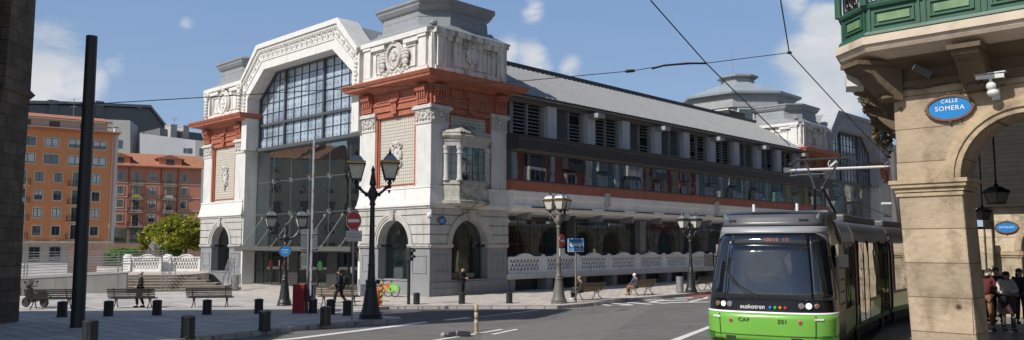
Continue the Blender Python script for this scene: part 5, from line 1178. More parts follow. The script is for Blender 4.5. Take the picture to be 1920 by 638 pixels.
for k, ((cw_, cp), lb) in enumerate(zip(cols, labs)):
    w = (11.2, 10.4, 12.8, 11, 12.8, 13.4, 14, 15, 15, 16)[k]; Hh = (20.5, 21.5, 19.5, 21, 20.2, 21.2, 20, 22, 20.5, 21)[k]
    e = empty('terrace_house', C0+U*ux+V*vR, ROT, lb, 'house'); mw_ = mat('terrace_wall_'+'abcdefghij'[k], cw_, .8, .08, .5); mp_ = mat('terrace_trim_'+'abcdefghij'[k], cp, .7, .08, .5)
    b = MB(); n = 2; aw = w/n
    for i in range(n):
        c = aw*(i+.5); r = aw*.36; ap = arc_pts(c, 2.6, r, 10); b.band(ap, [(x, 4.9) for x, z in ap], -.8, 0); b.box(aw*i, c-r, -.8, 0, 0, 4.9); b.box(c+r, aw*(i+1), -.8, 0, 0, 4.9)
    b.build('arcade_wall', M_sand2, e)
    b = MB(); b.box(0, w, -5, -.2, 4.9, Hh); b.box(0, w, -5, -4, 0, 4.9); b.build('wall', mw_, e)
    for i in range(n+1):
        b = MB(); x = min(max(aw*i, .35), w-.35); b.box(x-.35, x+.35, -.2, .02, 4.9, Hh); b.build('pilaster', mp_, e)
    b = MB(); b.box(0, w, -.3, .35, Hh-.5, Hh); b.box(0, w, -.3, .12, 4.9, 5.2); b.build('cornice', mp_, e)
    for fl_ in range(5):
        for i in range(n):
            c = aw*(i+.5); z = 5.5+fl_*3.0; glazed = rnd.random() < .55
            b = MB(); ww = 1.15 if glazed else .75
            if glazed: b.box(c-ww-.15, c+ww+.15, -.2, .65, z-.3, z+2.6); wf = b.build('glazed_balcony', mp_ if rnd.random() < .6 else M_darkmetal, e)
            else: b.box(c-ww-.15, c+ww+.15, -.2, .05, z-.1, z+2.4); wf = b.build('window', mp_, e)
            d = .65 if glazed else .05
            b = MB(); 
            for j in range(3 if glazed else 2):
                m_ = 3 if glazed else 2; a0 = c-ww+2*ww*j/m_+.05; a1 = c-ww+2*ww*(j+1)/m_-.05; b.box(a0, a1, d, d+.02, z+(.55 if glazed else 0), z+2.25)
            b.build('pane', M_pane, wf)
            if not glazed:
                b = MB(); b.box(c-1.1, c+1.1, .0, .6, z-.15, z-.03)
                for q in range(14): b.tube((c-1.1+q*.17, .58, z), (c-1.1+q*.17, .58, z+.95), .02, n=4)
                b.tube((c-1.1, .58, z+.95), (c+1.1, .58, z+.95), .03, n=4); b.build('balcony', M_iron, e)
    ux += w
# ------------------------------------------------------------------ the tram
TR0 = Vector((5.02, 16.05, 0)); TR0.z = gz(16.5)+RD
TROT = math.atan2(T_N.y, T_N.x)
tram = empty('tram', TR0, TROT, 'green and black tram with a large curved windscreen coming round the bend', 'tram')
M_tg = mat('tram_green', (.17, .44, .06), .28, .04, 2, dirt=(.11, .36, .05), dirt_amt=.1, coat=.5)
M_tb = mat('tram_gloss_black', (.009, .009, .010), .2, .1, 2, spec=.4); M_tgrey = mat('tram_grey', (.26, .265, .28), .32, .05, 2, coat=.3); M_tside = mat('tram_side_silver', (.075, .068, .062), .35, .08, 1, metal=.0)
M_ws = glassy('windscreen_glass', (.008, .010, .014), .12, .04, wob=.3, wscale=1.2, tint=(.9, .95, 1)); M_sideglass = glassy('tram_side_glass', (.012, .012, .013), .085, .02, wob=.12, tint=(.95, .95, .95))
M_rub = mat('black_rubber', (.02, .02, .02), .7, .2, 4); M_under = mat('underframe', (.03, .03, .03), .8, .2, 4)
NZ = [(.40, 1.18, .16, .7), (.56, 1.25, .03, .75), (1.06, 1.27, .0, .8), (1.12, 1.26, .03, .85), (1.38, 1.24, .05, .88), (1.8, 1.20, .13, .92), (2.3, 1.14, .27, .92), (2.66, 1.09, .42, .88), (2.80, 1.06, .50, .80), (2.92, 1.03, .58, .72), (3.09, 1.0, .68, .66), (3.14, .95, .82, .6)]
def nrow(z):
    for (z0, *a), (z1, *b) in zip(NZ[:-1], NZ[1:]):
        if z0 <= z <= z1: t = (z-z0)/(z1-z0); return [p+(q-p)*t for p, q in zip(a, b)]
    return NZ[-1][1:] if z > NZ[-1][0] else NZ[0][1:]
def NP(xn, z, off=0.0):
    """point on the tram's nose: xn across (-1..1), z height, off outwards"""
    def base(xn):
        hw, y0, dn = nrow(z); a = min(1, abs(xn)); s_ = math.sin(a*math.pi/2) if False else a
        th = a*math.pi/2; n_ = 3.0
        c_, d_ = max(1e-6, math.cos(th))**(2/n_), math.sin(th)**(2/n_)
        return Vector(((1 if xn >= 0 else -1)*hw*d_, y0+dn*(1-c_), z))
    p = base(xn)
    if off:
        e = 1e-3; a_ = base(max(-1, xn-e)); b_ = base(min(1, xn+e)); t_ = (b_-a_).normalized(); n_ = Vector((t_.y, -t_.x, -.12)).normalized(); p = p+n_*off
    return p
def patch(name, xa, xb, za, zb, m, parent, off=.006, nx=16, nz_=6, th=.0):
    """panel of the nose between two xn values (may vary with z) and heights"""
    fa = xa if callable(xa) else (lambda z: xa); fb = xb if callable(xb) else (lambda z: xb); b = MB(); rows = []
    for j in range(nz_+1):
        z = za+(zb-za)*j/nz_; rows.append([NP(fa(z)+(fb(z)-fa(z))*i/nx, z, off) for i in range(nx+1)])
    vs = [p for r_ in rows for p in r_]; n = nx+1
    b.add(vs, [(j*n+i, j*n+i+1, (j+1)*n+i+1, (j+1)*n+i) for j in range(nz_) for i in range(nx)])
    o = b.build(name, m, parent, smooth=True)
    sd = o.modifiers.new('thickness', 'SOLIDIFY'); sd.thickness = .004; sd.offset = 1
    return o
b = MB(); zs = [z for z, *_ in NZ]; rows = []
NX = 32
for z in zs: rows.append([NP(-1+2*i/NX, z) for i in range(NX+1)]+[Vector((max(nrow(z)[0], min(1.245, 1.245-(z-2.3)*.25)), 2.2, z)), Vector((-max(nrow(z)[0], min(1.245, 1.245-(z-2.3)*.25)), 2.2, z))])
b.loft(rows); nose = b.build('cab', M_tb, tram, smooth=True)
patch('bumper', -1, 1, .50, 1.08, M_tg, tram, .02, 40, 6)
patch('bumper_stripe', -1, 1, 1.085, 1.12, M_whitepaint, tram, .022, 40, 1)
b = MB()
for xn in (-.42, .42):
    b.path([NP(xn, z, .035) for z in (.52, .7, .9, 1.07)], .008, 4)
b.path([NP(-1+2*i/30, .66, .033) for i in range(31)], .006, 4); b.build('bumper_joint', M_rub, tram)
patch('windscreen', -.345, .405, 1.36, 2.43, M_ws, tram, .012, 20, 8); patch('cab_window', -.97, -.36, 1.36, 2.655, M_ws, tram, .010, 12, 8); patch('cab_window', .42, .95, 1.36, 2.655, M_ws, tram, .010, 12, 8)
disp = patch('destination_display', -.345, .405, 2.445, 2.665, M_ws, tram, .012, 16, 2)
def nose_text(body, size, xn, z, off, m, parent, sx=1.0, sp=1.0):
    """lettering wrapped round the curved nose"""
    o = text('lettering', body, size, Matrix.Identity(4), m, parent, .002, font_spacing=sp)
    for v in o.data.vertices:
        lo, hi = -1.0, 1.0; target = NP(xn, z).x+v.co.x*sx
        for i in range(40):
            md = (lo+hi)/2
            if NP(md, z).x < target: lo = md
            else: hi = md
        v.co = NP(lo, z+v.co.y, off+v.co.z)
    o.matrix_local = Matrix.Identity(4)
    return o
def nx_(x, z):
    lo, hi = -1.0, 1.0
    for i in range(40):
        md = (lo+hi)/2
        if NP(md, z).x < x: lo = md
        else: hi = md
    return lo
def on_nose(xn, z, off): 
    p = NP(xn, z, off); q = NP(xn+.02, z, off); return face_M(p, q-p)
nose_text('10010  12', .10, .04, 2.545, .028, mat('led_red', (.35, .03, .015), .5), disp, 1, 1.2)
patch('cowl', -1, 1, 2.68, 2.82, M_tgrey, tram, .02, 40, 3)
for s_ in (-1, 1):
    b = MB()
    for q in range(12):
        t0, t1 = q/12, (q+1)/12; xa, xb = .42+.58*t0, .42+.58*t1; za, zb = 2.69-.34*t0**1.8, 2.69-.34*t1**1.8
        b.add([NP(s_*xa, 2.70, .016), NP(s_*xb, 2.70, .016), NP(s_*xb, zb, .016), NP(s_*xa, za, .016)], [(0, 1, 2, 3)])
    b.build('cowl_side', M_tgrey, tram)
rf_ = patch('roof_fairing', -1, 1, 2.84, 3.13, mat('fairing_grey', (.085, .09, .10), .35, .06, 2), tram, .01, 40, 4)
def lamp(xn, z, r, m, nm, rim=True):
    M = on_nose(xn, z, .018); b = MB(M); b.lathe([(r, -.02), (r, .012), (r*.8, .02)], 14); o = b.build(nm, m, tram)
    if rim: b = MB(M); b.lathe([(r*1.25, -.02), (r*1.25, .010), (r*1.02, .012)], 14); b.build('lamp_rim', M_steel, o)
M_lampw = bpy.data.materials.new('headlamp_white'); M_lampw.use_nodes = True; bb_ = M_lampw.node_tree.nodes['Principled BSDF']; bb_.inputs['Base Color'].default_value = (.9, .9, .85, 1); bb_.inputs['Emission Color'].default_value = (1, .95, .85, 1); bb_.inputs['Emission Strength'].default_value = 1.6
M_lampo = mat('headlamp_off', (.35, .35, .34), .12, .1, 5, metal=.6); M_amber = mat('amber_lens', (.25, .09, .02), .2); M_redl = mat('red_lens', (.45, .03, .02), .25)
lamp(nx_(-.84, 1.25), 1.25, .05, M_lampw, 'headlight'); lamp(nx_(-.71, 1.25), 1.25, .045, M_lampo, 'headlight'); lamp(nx_(-.97, 1.25), 1.25, .04, M_amber, 'indicator')
lamp(nx_(.67, 1.25), 1.25, .045, M_lampo, 'headlight'); lamp(nx_(.80, 1.25), 1.25, .055, M_lampw, 'headlight'); lamp(nx_(.94, 1.25), 1.25, .04, M_amber, 'indicator')
lamp(nx_(-.68, .93), .93, .035, M_redl, 'tail_light'); lamp(nx_(.65, .93), .93, .035, M_redl, 'tail_light'); lamp(-.72, 3.0, .07, M_lampo, 'roof_light'); lamp(.72, 3.0, .07, M_lampo, 'roof_light')
for xn in (-.42, .36):
    b = MB(on_nose(xn, 2.93, .012)); b.box(-.09, .09, -.035, .035, 0, .012); b.build('vent', M_rub, rf_)
for xn in (-.27, .20):
    b = MB(on_nose(xn, .60, .02)); b.box(-.10, .10, -.025, .025, 0, .016); b.build('tow_cover', M_rub, tram)
for xn in (-.66, .62):
    b = MB(on_nose(xn, .62, .026))
    for q in range(5): b.box(-.14, .14, -.06+q*.028, -.046+q*.028, 0, .008)
    b.build('grille', mat('dark_green', (.06, .22, .03), .5), tram)
for xn in (-.42, .42):
    b = MB(on_nose(xn-.05*(1 if xn < 0 else -1), 1.0, .035)); b.box(-.09, .09, -.018, .018, 0, .003); b.build('plate', M_whitepaint, tram)
nose_text('euskotren', .125, nx_(-.25, 1.215), 1.215, .03, M_whitepaint, nose, .95)
for k, c_ in enumerate(((.02, .25, .6), (.05, .5, .1), (.75, .30, .02), (.6, .03, .04))):
    b = MB(on_nose(nx_(.09+k*.095, 1.215), 1.215, .022)); b.lathe([(.026, 0), (.026, .006)], 12); b.lathe([(.018, 0), (.018, .005)], 3, (0, -.024, 0), True, -1.57); b.build('logo_dot', mat('dot_'+('blue', 'green', 'orange', 'red')[k], c_, .3), nose)
nose_text('CAF', .10, nx_(-.42, .955), .955, .036, M_rub, tram, 1.25); nose_text('501', .115, nx_(.32, .94), .94, .036, M_rub, tram, 1.1)
# wiper and mirrors
b = MB(); w0, w1 = NP(-.30, 1.42, .03), NP(-.40, 1.95, .05); w0 = NP(-.02, 1.40, .03); b.path([w0, NP(-.2, 1.66, .07), NP(-.36, 1.90, .04)], .016, 5); b.path([NP(-.08, 1.42, .045), NP(-.24, 1.68, .05), NP(-.38, 1.92, .035), NP(-.40, 2.2, .03)], .010, 4); b.build('wiper', M_rub, tram)
for s_ in (1, -1):
    b = MB(); b.box(s_*1.27, s_*1.47, 1.02, 1.12, 1.98, 2.24); b.tube((s_*1.2, 1.1, 2.2), (s_*1.38, 1.07, 2.18), .02, n=6); b.build('mirror', M_rub, tram, bevel=.02)
# car bodies behind the cab: each a length of the same section, bending round the curve
SEC = [(1.18, .36), (1.23, .52), (1.25, 1.05), (1.25, 1.2), (1.245, 2.2), (1.21, 2.72), (1.12, 2.92), (.98, 3.02), (-.98, 3.02), (-1.12, 2.92), (-1.21, 2.72), (-1.245, 2.2), (-1.25, 1.2), (-1.25, 1.05), (-1.23, .52), (-1.18, .36)]
def car(M, L_, doors, green=True):
    b = MB(M); b.loft([[(x, 0, z) for x, z in SEC], [(x, L_, z) for x, z in SEC]]); c = b.build('car_body', M_tside, tram, smooth=True)
    for s_ in (1, -1):
        b = MB(M); b.loft([[(s_*x, y, z) for x, z in ((1.19, .40), (1.245, .54), (1.262, .96), (1.20, .98))] for y in (.03, L_-.03)]); b.build('skirt', M_tg if green else M_tside, c)
        y = .25
        for wd, door in doors:
            b = MB(M); z0 = .55 if door else 1.05
            b.loft([[(s_*x, q, z) for x, z in ((1.2, z0), (1.268, z0), (1.270, 1.2), (1.264, 2.2), (1.245, 2.5), (1.2, 2.5))] for q in (y+.04, y+wd-.04)]); w_ = b.build('door' if door else 'side_window', M_sideglass, c)
            if door:
                b = MB(M); b.box(s_*1.268, s_*1.28, y+wd/2-.02, y+wd/2+.02, .55, 2.5); b.box(s_*1.20, s_*1.276, y-.01, y+.03, .5, 2.55); b.box(s_*1.20, s_*1.276, y+wd-.03, y+wd+.01, .5, 2.55); b.build('door_seal', M_rub, w_)
            y += wd+.02
    b = MB(M); b.box(-.95, .95, .4, L_-.4, 3.02, 3.22); b.build('roof_unit', mat('roof_unit_grey', (.10, .10, .105), .5, .1, 3), c, bevel=.05)
    b = MB(M); b.box(-1.05, 1.05, .05, L_-.05, .12, .40)
    for y in (.8, L_-.8):
        for s_ in (-1, 1): b.tube((s_*1.0, y, .30), (s_*1.12, y, .30), .28, n=14)
    b.build('bogie', M_under, c)
    return c
def bellows(M):
    b = MB(M); sc_ = lambda f, y: [(x*f, y, .45+(z-.45)*f) for x, z in SEC]; b.loft([sc_(.95 if k % 2 else .90, -.02+k*.09) for k in range(8)]); return b.build('bellows', M_rub, tram)
car(Matrix.Translation((0, 2.2, 0)), 2.2, [(1.75, False)], True)
for s_ in (1, -1):
    b = MB(); b.loft([[(s_*x, y, z) for x, z in ((1.2, 1.1), (1.262, 1.1), (1.258, 2.45), (1.2, 2.45))] for y in (1.25, 2.15)]); b.build('cab_side_panel', mat('tram_beige', (.24, .22, .19), .3, .05, 2, coat=.3), tram)
b = MB()
for z in (1.2, 1.45, 1.7, 1.95): b.box(1.262, 1.272, 1.4, 2.05, z, z+.03)
b.build('panel_slot', M_rub, tram)
Mcar = Matrix.Translation((0, 4.4, 0))
for L_, drs, turn in ((5.6, [(1.5, True), (1.9, False), (1.5, True)], 4.5), (4.2, [(1.9, False), (1.7, False)], 6), (5.6, [(1.5, True), (1.9, False), (1.5, True)], 6), (5, [(2.2, False), (2.2, False)], 5)):
    bellows(Mcar); Mcar = Mcar @ Matrix.Translation((0, .62, 0)) @ Matrix.Rotation(R(-turn), 4, 'Z'); car(Mcar, L_, drs); Mcar = Mcar @ Matrix.Translation((0, L_, 0))
# pantograph on the second car
Mp = Matrix.Translation((0.1, 8.6, 3.22))
b = MB(Mp); b.box(-.6, .6, -.5, .5, 0, .12); b.tube((-.3, .3, .12), (-.1, -1.0, .85), .04, n=6); b.tube((.3, .3, .12), (.1, -1.0, .85), .04, n=6); b.tube((-.1, -1.0, .85), (-.5, .2, 1.75), .03, n=6); b.tube((.1, -1.0, .85), (.5, .2, 1.75), .03, n=6); b.path([(-.95, .2, 1.62), (-.7, .2, 1.76), (.7, .2, 1.76), (.95, .2, 1.62)], .03, 6); b.path([(-.95, .0, 1.62), (-.7, 0, 1.76), (.7, 0, 1.76), (.95, 0, 1.62)], .03, 6)
b.build('pantograph', M_darkmetal, tram)
b = MB()
for x, y in ((-.45, 1.4), (.45, 1.4)): b.tube((x, y, 3.1), (x, y, 3.32), .03, n=6)
b.build('aerial', M_whitepaint, tram)
b = MB(); b.loft([[(-1.1, .12, .14), (1.1, .12, .14), (1.1, .9, .14), (-1.1, .9, .14)], [(-1.12, .10, .5), (1.12, .10, .5), (1.12, .9, .5), (-1.12, .9, .5)]]); b.build('skirt', M_under, tram)
# ------------------------------------------------------------------ street furniture
def bollard_mesh():
    b = MB(); n = 24
    def rg(r, z, flute=True): return [((r-(.010 if (flute and k % 2) else 0))*math.cos(2*math.pi*k/n), (r-(.010 if (flute and k % 2) else 0))*math.sin(2*math.pi*k/n), z) for k in range(n)]
    b.loft([rg(.19, -.02, 0), rg(.19, .05, 0), rg(.175, .06), rg(.175, .50), rg(.182, .51, 0), rg(.182, .55, 0), rg(.15, .58, 0), rg(.06, .60, 0)])
    o = b.build('bollard', M_iron); return o
BOL = [(116, 594.7, 'bollard left of the tall dark mast, in front of the first bench'), (203, 593, 'bollard at the left end of the middle plaza bench'), (294, 591, 'bollard at the right end of the middle plaza bench'), (388, 590, 'bollard in front of the third plaza bench'),
       (168, 646, 'nearest bollard, cut by the picture edge below the tall mast'), (352, 634, 'large near bollard at the kerb in front of the third bench'), (485, 588, 'bollard standing alone left of the fluted kerb bollard'), (496, 619.5, 'fluted near bollard at the kerb below the red barrier cabinet'),
       (586.5, 587.5, 'bollard just right of the red barrier cabinet'), (610, 609, 'near kerb bollard between the red cabinet and the no entry sign'), (620, 589.5, 'bollard behind the walking person with the backpack'), (651, 592, 'bollard close behind the no entry sign pole'),
       (781, 571, 'brown grey bollard beside the traffic light on the sunny walk'), (866, 570, 'bollard in front of the man at the shop arch'), (955, 569, 'bollard at the right corner of the market tower')]
b0 = None
for px, py, lb in BOL:
    if b0 is None: b0 = bollard_mesh(); o = b0
    else: o = b0.copy(); COL.objects.link(o)
    o.location = at(px, py); tag(o, lb, 'bollard', 'cast iron bollards round the plaza'); 
    if 'brown grey' in lb or 'man at' in lb or 'right corner' in lb: o.scale = (.88, .88, .93)
# benches
M_wood = mat('weathered_bench_slats', (.20, .135, .08), .65, .3, 6, bump=.15); M_woodd = mat('dark_bench_slats', (.06, .052, .045), .6, .3, 6)
def bench(px, py, rz, label, wood, L_=2.0, proto=[None, None]):
    loc = at(px, py); i = 0 if wood is M_woodd else 1
    if proto[i] is None:
        e = empty('park_bench', loc, rz)
        b = MB()
        for k in range(5): b.box(-L_/2, L_/2, .02+k*.092, .02+k*.092+.075, .43-.006*k*(4-k), .46-.006*k*(4-k))
        b.build('seat', wood, e)
        b = MB()
        for k in range(5):
            y, z = -.02-.036*k, .52+.082*k; b.loft([[(x, y-.012, z-.03), (x, y+.012, z-.03), (x, y-.012, z+.03), (x, y-.036, z+.03)] for x in (-L_/2, L_/2)])
        b.build('backrest', wood, e)
        for x in (-L_*.36, L_*.36):
            b = MB(); b.path([(x, .48, .43), (x, .36, .40), (x, .12, .40), (x, -.02, .46), (x, -.10, .68), (x, -.20, .90)], .022, 6); b.path([(x, .40, .41), (x, .33, .30), (x, .40, .12), (x, .52, .0)], .024, 6); b.path([(x, .05, .40), (x, .12, .26), (x, -.02, .10), (x, -.16, .0)], .024, 6); b.path([(x, .33, .30), (x, .23, .36), (x, .12, .28)], .018, 6)
            b.build('leg', M_iron, e)
        proto[i] = e; o = e
    else: o = copy_tree(proto[i]); o.location = loc; o.rotation_euler = (0, 0, rz)
    tag(o, label, 'bench', 'slatted benches with iron legs'); return o
bench(92, 580, R(8), 'dark slatted bench beside the parked scooter, leftmost on the plaza', M_woodd); bench(246, 578.5, R(8), 'dark slatted bench with a man in a dark jacket behind it', M_woodd); bench(392, 576.5, R(8), 'empty dark slatted bench in front of the stone stairs', M_woodd)
bench(632, 574, R(-6), 'brown slatted bench behind the walking person with a backpack', M_wood, 2.0)
brr = ROT
bb1 = bench(1108, 562.5, brr-R(2), 'slatted bench behind the BUS TAXI sign with a person seated on it', M_wood); bench(1208, 553.5, brr, 'slatted bench where the white haired person sits', M_wood); bench(1322, 545, brr, 'bench farthest along the market walk, half hidden by the tram', M_woodd)
# street lamps
def lantern(parent, M, s_=1.0, gold=True, roofm=None):
    e = MB(M); e.loft([[(x*.17*s_, y*.17*s_, .0) for x, y in ((-1, -1), (1, -1), (1, 1), (-1, 1))], [(x*.30*s_, y*.30*s_, .50*s_) for x, y in ((-1, -1), (1, -1), (1, 1), (-1, 1))]]); g = e.build('lantern', M_frost, parent)
    b = MB(M)
    for x, y in ((-1, -1), (1, -1), (1, 1), (-1, 1)): b.tube((x*.172*s_, y*.172*s_, -.02), (x*.305*s_, y*.305*s_, .52*s_), .022*s_, n=5)
    b.loft([[(x*.20*s_, y*.20*s_, z) for x, y in ((-1, -1), (1, -1), (1, 1), (-1, 1))] for z in (-.06*s_, .0)])
    b.lathe([(.06*s_, -.22*s_), (.09*s_, -.16*s_), (.05*s_, -.10*s_), (.15*s_, -.06*s_)], 10)
    b.loft([[(x*.33*s_, y*.33*s_, z) for x, y in ((-1, -1), (1, -1), (1, 1), (-1, 1))] for z in (.50*s_, .545*s_)])
    for k in range(4): b.ell((.19*s_*math.cos(k*1.57+.78), .19*s_*math.sin(k*1.57+.78), -.09*s_), .03, .03, .05, 5, 4)
    b.build('lantern_frame', M_iron, g)
    b = MB(M); b.loft([[(x*.315*s_, y*.315*s_, z) for x, y in ((-1, -1), (1, -1), (1, 1), (-1, 1))] for z in (.545*s_, .60*s_)])
    for x in (-1, 1):
        for k in range(-2, 3): b.ell((x*.30*s_, k*.12*s_, .61*s_), .03*s_, .03*s_, .045*s_, 6, 4); b.ell((k*.12*s_, x*.30*s_, .61*s_), .03*s_, .03*s_, .045*s_, 6, 4)
    b.loft([[(x*.306*s_, y*.306*s_, .445*s_) for x, y in ((-1, -1), (1, -1), (1, 1), (-1, 1))], [(x*.312*s_, y*.312*s_, .47*s_) for x, y in ((-1, -1), (1, -1), (1, 1), (-1, 1))]])
    b.build('lantern_crown', M_brass if gold else M_iron, g)
    b = MB(M); b.loft([[(x*q*s_, y*q*s_, z*s_) for x, y in ((-1, -1), (1, -1), (1, 1), (-1, 1))] for q, z in ((.27, .60), (.21, .72), (.13, .82), (.10, .84))]); b.build('lantern_roof', roofm or M_steel, g)
    b = MB(M); b.lathe([(.10*s_, .84*s_), (.11*s_, .87*s_), (.04*s_, .90*s_), (.055*s_, .95*s_), (.02*s_, 1.0*s_), (.03*s_, 1.04*s_), (.005, 1.10*s_)], 10); b.build('lantern_finial', M_iron, g)
def lamp_post(px, py, h, arms, label, s_=1.0, gold=True, rot0=0.0, reach=.62, base=1.0, m=None, drop=0.0, plaque=None):
    m = m or M_iron; e = empty('street_lamp', at(px, py), 0, label, 'street lamp')
    b = MB(); B = base
    b.lathe([(.42*B, -.05), (.42*B, .06), (.38*B, .10), (.40*B, .16), (.34*B, .24), (.31*B, .32), (.20*B, 1.05), (.18*B, 1.15), (.21*B, 1.2), (.17*B, 1.26), (.19*B, 1.32), (.14*B, 1.38), (.115*B, 1.9), (.13*B, 1.94), (.105*B, 2.0), (.07*B+.012, h*.80), (.12, h*.805), (.09, h*.83), (.17, h*.86), (.19, h*.89), (.10, h*.93), (.08, h*.94), (.13, h*.95), (.10, h*.99), (.055, h*1.04), (.075, h*1.055), (.01, h*1.09)], 18)
    b.build('post', m, e, smooth=True)
    for k in range(arms):
        a = rot0+2*math.pi*k/arms; d = Vector((math.cos(a), math.sin(a), 0)); b = MB(); z0 = h*.885
        P_ = [Vector((0, 0, z0))+d*x+Vector((0, 0, z)) for x, z in ((.1, 0), (reach*.35, -.03), (reach*.62, .10), (reach*.80, .22), (reach*.98, .26), (reach, .36))]
        b.path(P_, [.06, .055, .05, .06, .05, .05], 8)
        b.ell(tuple(P_[1]), .09, .09, .09, 8, 5); b.ell(tuple(P_[3]), .075, .075, .08, 8, 5); b.ell(tuple(P_[4]), .085, .085, .09, 8, 5); b.lathe([(.06, -.13), (.04, -.2), (.01, -.26)], 8, tuple(P_[4]))
        b.build('arm', m, e, smooth=True)
        lantern(e, Matrix.Translation(P_[-1]+Vector((0, 0, .20*s_))) @ Matrix.Rotation(rot0+.35, 4, 'Z'), s_, gold)
    return e
lamp_post(695, 598, 5.15, 2, 'tall black double street lamp with gold crowned lanterns, nearest, beside the no entry sign', 1.03, True, R(-8), .64, 1.05)
lp2 = lamp_post(533, 573, 3.55, 2, 'double lantern street lamp bearing a blue oval plaque in front of the glass entrance', .84, False, R(6), .70, .80)
M_iron2 = mat('weathered_grey_iron', (.13, .12, .105), .55, .2, 5)
lamp_post(1048, 569, 4.55, 3, 'grey street lamp with three gilded lanterns beside the BUS TAXI sign', .84, True, R(40), .42, .95, M_iron2)
lamp_post(1296, 549, 3.75, 2, 'dull double lantern street lamp in shade by the market balustrade near the tram', .85, False, R(15), .42, .9)
# blue oval plaque on the second lamp, and the one on the tower corner
pq = dep(535, 471, at(533, 573).y-.16); oval_sign('street_sign', pq, (1, 0, 0), .26, .24, [('ERREBAL', .075, .05), ('KALEA', .075, -.06)], 'blue oval plaque with terracotta frame hanging on the double lamp at the entrance', M_rim)
s_, z_ = hit(822, 413, (C0.x, C0.y), U); oval_sign('street_sign', C0+U*.75-V*.12+Vector((0, 0, 4.15)), U, .27, .19, [('ERRIBERA', .075, .04), ('KALEA', .075, -.06)], 'blue oval street sign on the corner tower beside the white dome camera', M_rim)
# signs on posts
M_signred = mat('sign_red', (.45, .03, .03), .4, .08, 4); M_signblue = mat('sign_blue', (.01, .17, .48), .35, .06, 4); M_signgrey = mat('sign_back_grey', (.10, .115, .13), .5, .1, 3)
ns = at(660, 600.5); e = empty('no_entry_sign', ns, R(6), 'round red no entry sign over a white plate on a grey pole', 'road sign')
hz = lambda y, Y: CH+(HY-y)/FPX*Y
Yn = ns.y
b = MB(); b.tube((0, 0, -.05), (0, 0, hz(398, Yn)-ns.z), .032, n=10); b.build('pole', M_steel, e)
b = MB(Matrix.Translation((.0, -.06, hz(414.5, Yn)-ns.z))); b.prism([(.275*math.cos(t*math.pi/18), .34*math.sin(t*math.pi/18)) for t in range(36)], -.012, .012); b.build('disc', M_signred, e)
b = MB(Matrix.Translation((.0, -.075, hz(414.5, Yn)-ns.z))); b.box(-.20, .20, -.004, .002, -.055, .055); b.build('white_bar', M_whitepaint, e)
b = MB(Matrix.Translation((.0, -.07, hz(414.5, Yn)-ns.z))); b.band([(.272*math.cos(t*math.pi/18), .337*math.sin(t*math.pi/18)) for t in range(37)], [(.258*math.cos(t*math.pi/18), .322*math.sin(t*math.pi/18)) for t in range(37)], -.006, .004); b.build('rim', M_whitepaint, e)
b = MB(Matrix.Translation((.02, -.05, hz(443, Yn)-ns.z))); b.box(-.28, .28, -.012, .012, -.19, .19); pl = b.build('plate', mat('plate_grey_white', (.52, .50, .48), .5, .1, 4), e)
for q, body in ((.07, 'EXCEPTO'), (-.03, 'AUTORIZADOS')): text('lettering', body, .075, face_M((.02, -.065, hz(443, Yn)-ns.z+q), (1, 0, 0)), M_iron, pl, .001)
bs = at(1080, 566.5); e = empty('bus_taxi_sign', bs, R(4), 'square blue and white BUS TAXI sign on a grey pole', 'road sign'); Yb = bs.y
b = MB(); b.tube((0, 0, -.05), (0, 0, hz(449, Yb)), .045, n=10); b.build('pole', M_steel, e)
zc = hz(460, Yb); Mz = Matrix.Translation((0, -.07, zc))
b = MB(Mz); b.box(-.40, .40, -.015, .015, -.33, .33); pl = b.build('plate', M_whitepaint, e, bevel=.01)
b = MB(Mz); b.box(-.375, .375, -.019, -.014, -.145, .305); b.box(-.375, .375, -.019, -.014, -.305, -.155); b.build('blue_field', M_signblue, pl)
b = MB(Mz); 
b.prism([(-.30, -.03), (-.30, .02), (-.26, .12), (.26, .12), (.30, .09), (.30, -.03)], -.024, -.018); b.lathe([(.055, 0)]*2, 8) if False else None
for x in (-.19, .19):
    b.prism([(x+.055*math.cos(t*math.pi/8), -.035+.055*math.sin(t*math.pi/8)) for t in range(16)], -.024, -.018)
b.build('bus_symbol', M_whitepaint, pl)
b = MB(Mz)
for k in range(5): b.box(-.235+k*.10, -.155+k*.10, -.028, -.023, .045, .10)
b.build('bus_windows', M_signblue, pl)
text('lettering', 'BUS - TAXI', .125, face_M((0, -.07-.021, zc-.23), (1, 0, 0)), M_whitepaint, pl, .002)
p = dep(1054, 452, at(1048, 569).y-.25); e = empty('no_entry_sign', p, R(62), 'narrow edge-on red sign with white plate on the three lantern lamp', 'road sign')
b = MB(); b.prism([(.33*math.cos(t*math.pi/14), .33*math.sin(t*math.pi/14)) for t in range(28)], -.012, .012); b.build('disc', M_signred, e); b = MB(); b.box(-.22, .22, -.02, -.013, -.05, .05); b.build('white_bar', M_whitepaint, e); b = MB(); b.box(-.3, .3, -.012, .012, -.74, -.36); b.build('plate', M_whitepaint, e); b = MB(); b.box(-.03, .03, .012, .2, -.4, -.36); b.box(-.03, .03, .012, .2, .1, .14); b.build('bracket', M_steel, e)
# back of a large grey sign on its pole
gs = at(575.5, 586.5); e = empty('road_sign', gs, R(-4), 'back of a rectangular dark grey sign on a steel pole beside the red cabinet', 'road sign'); Yg = gs.y
b = MB(); b.tube((0, 0, -.05), (0, 0, hz(432, Yg)), .055, n=10); b.build('pole', mat('dull_pole_grey', (.17, .175, .19), .5, .1, 3), e)
b = MB(); b.box(-.36, .36, .06, .09, hz(474, Yg), hz(432, Yg)); b.build('panel', M_signgrey, e, bevel=.01)
b = MB()
for z in (hz(468, Yg), hz(440, Yg)): b.box(-.34, .34, .035, .06, z-.02, z+.02)
b.build('bracket', M_steel, e)
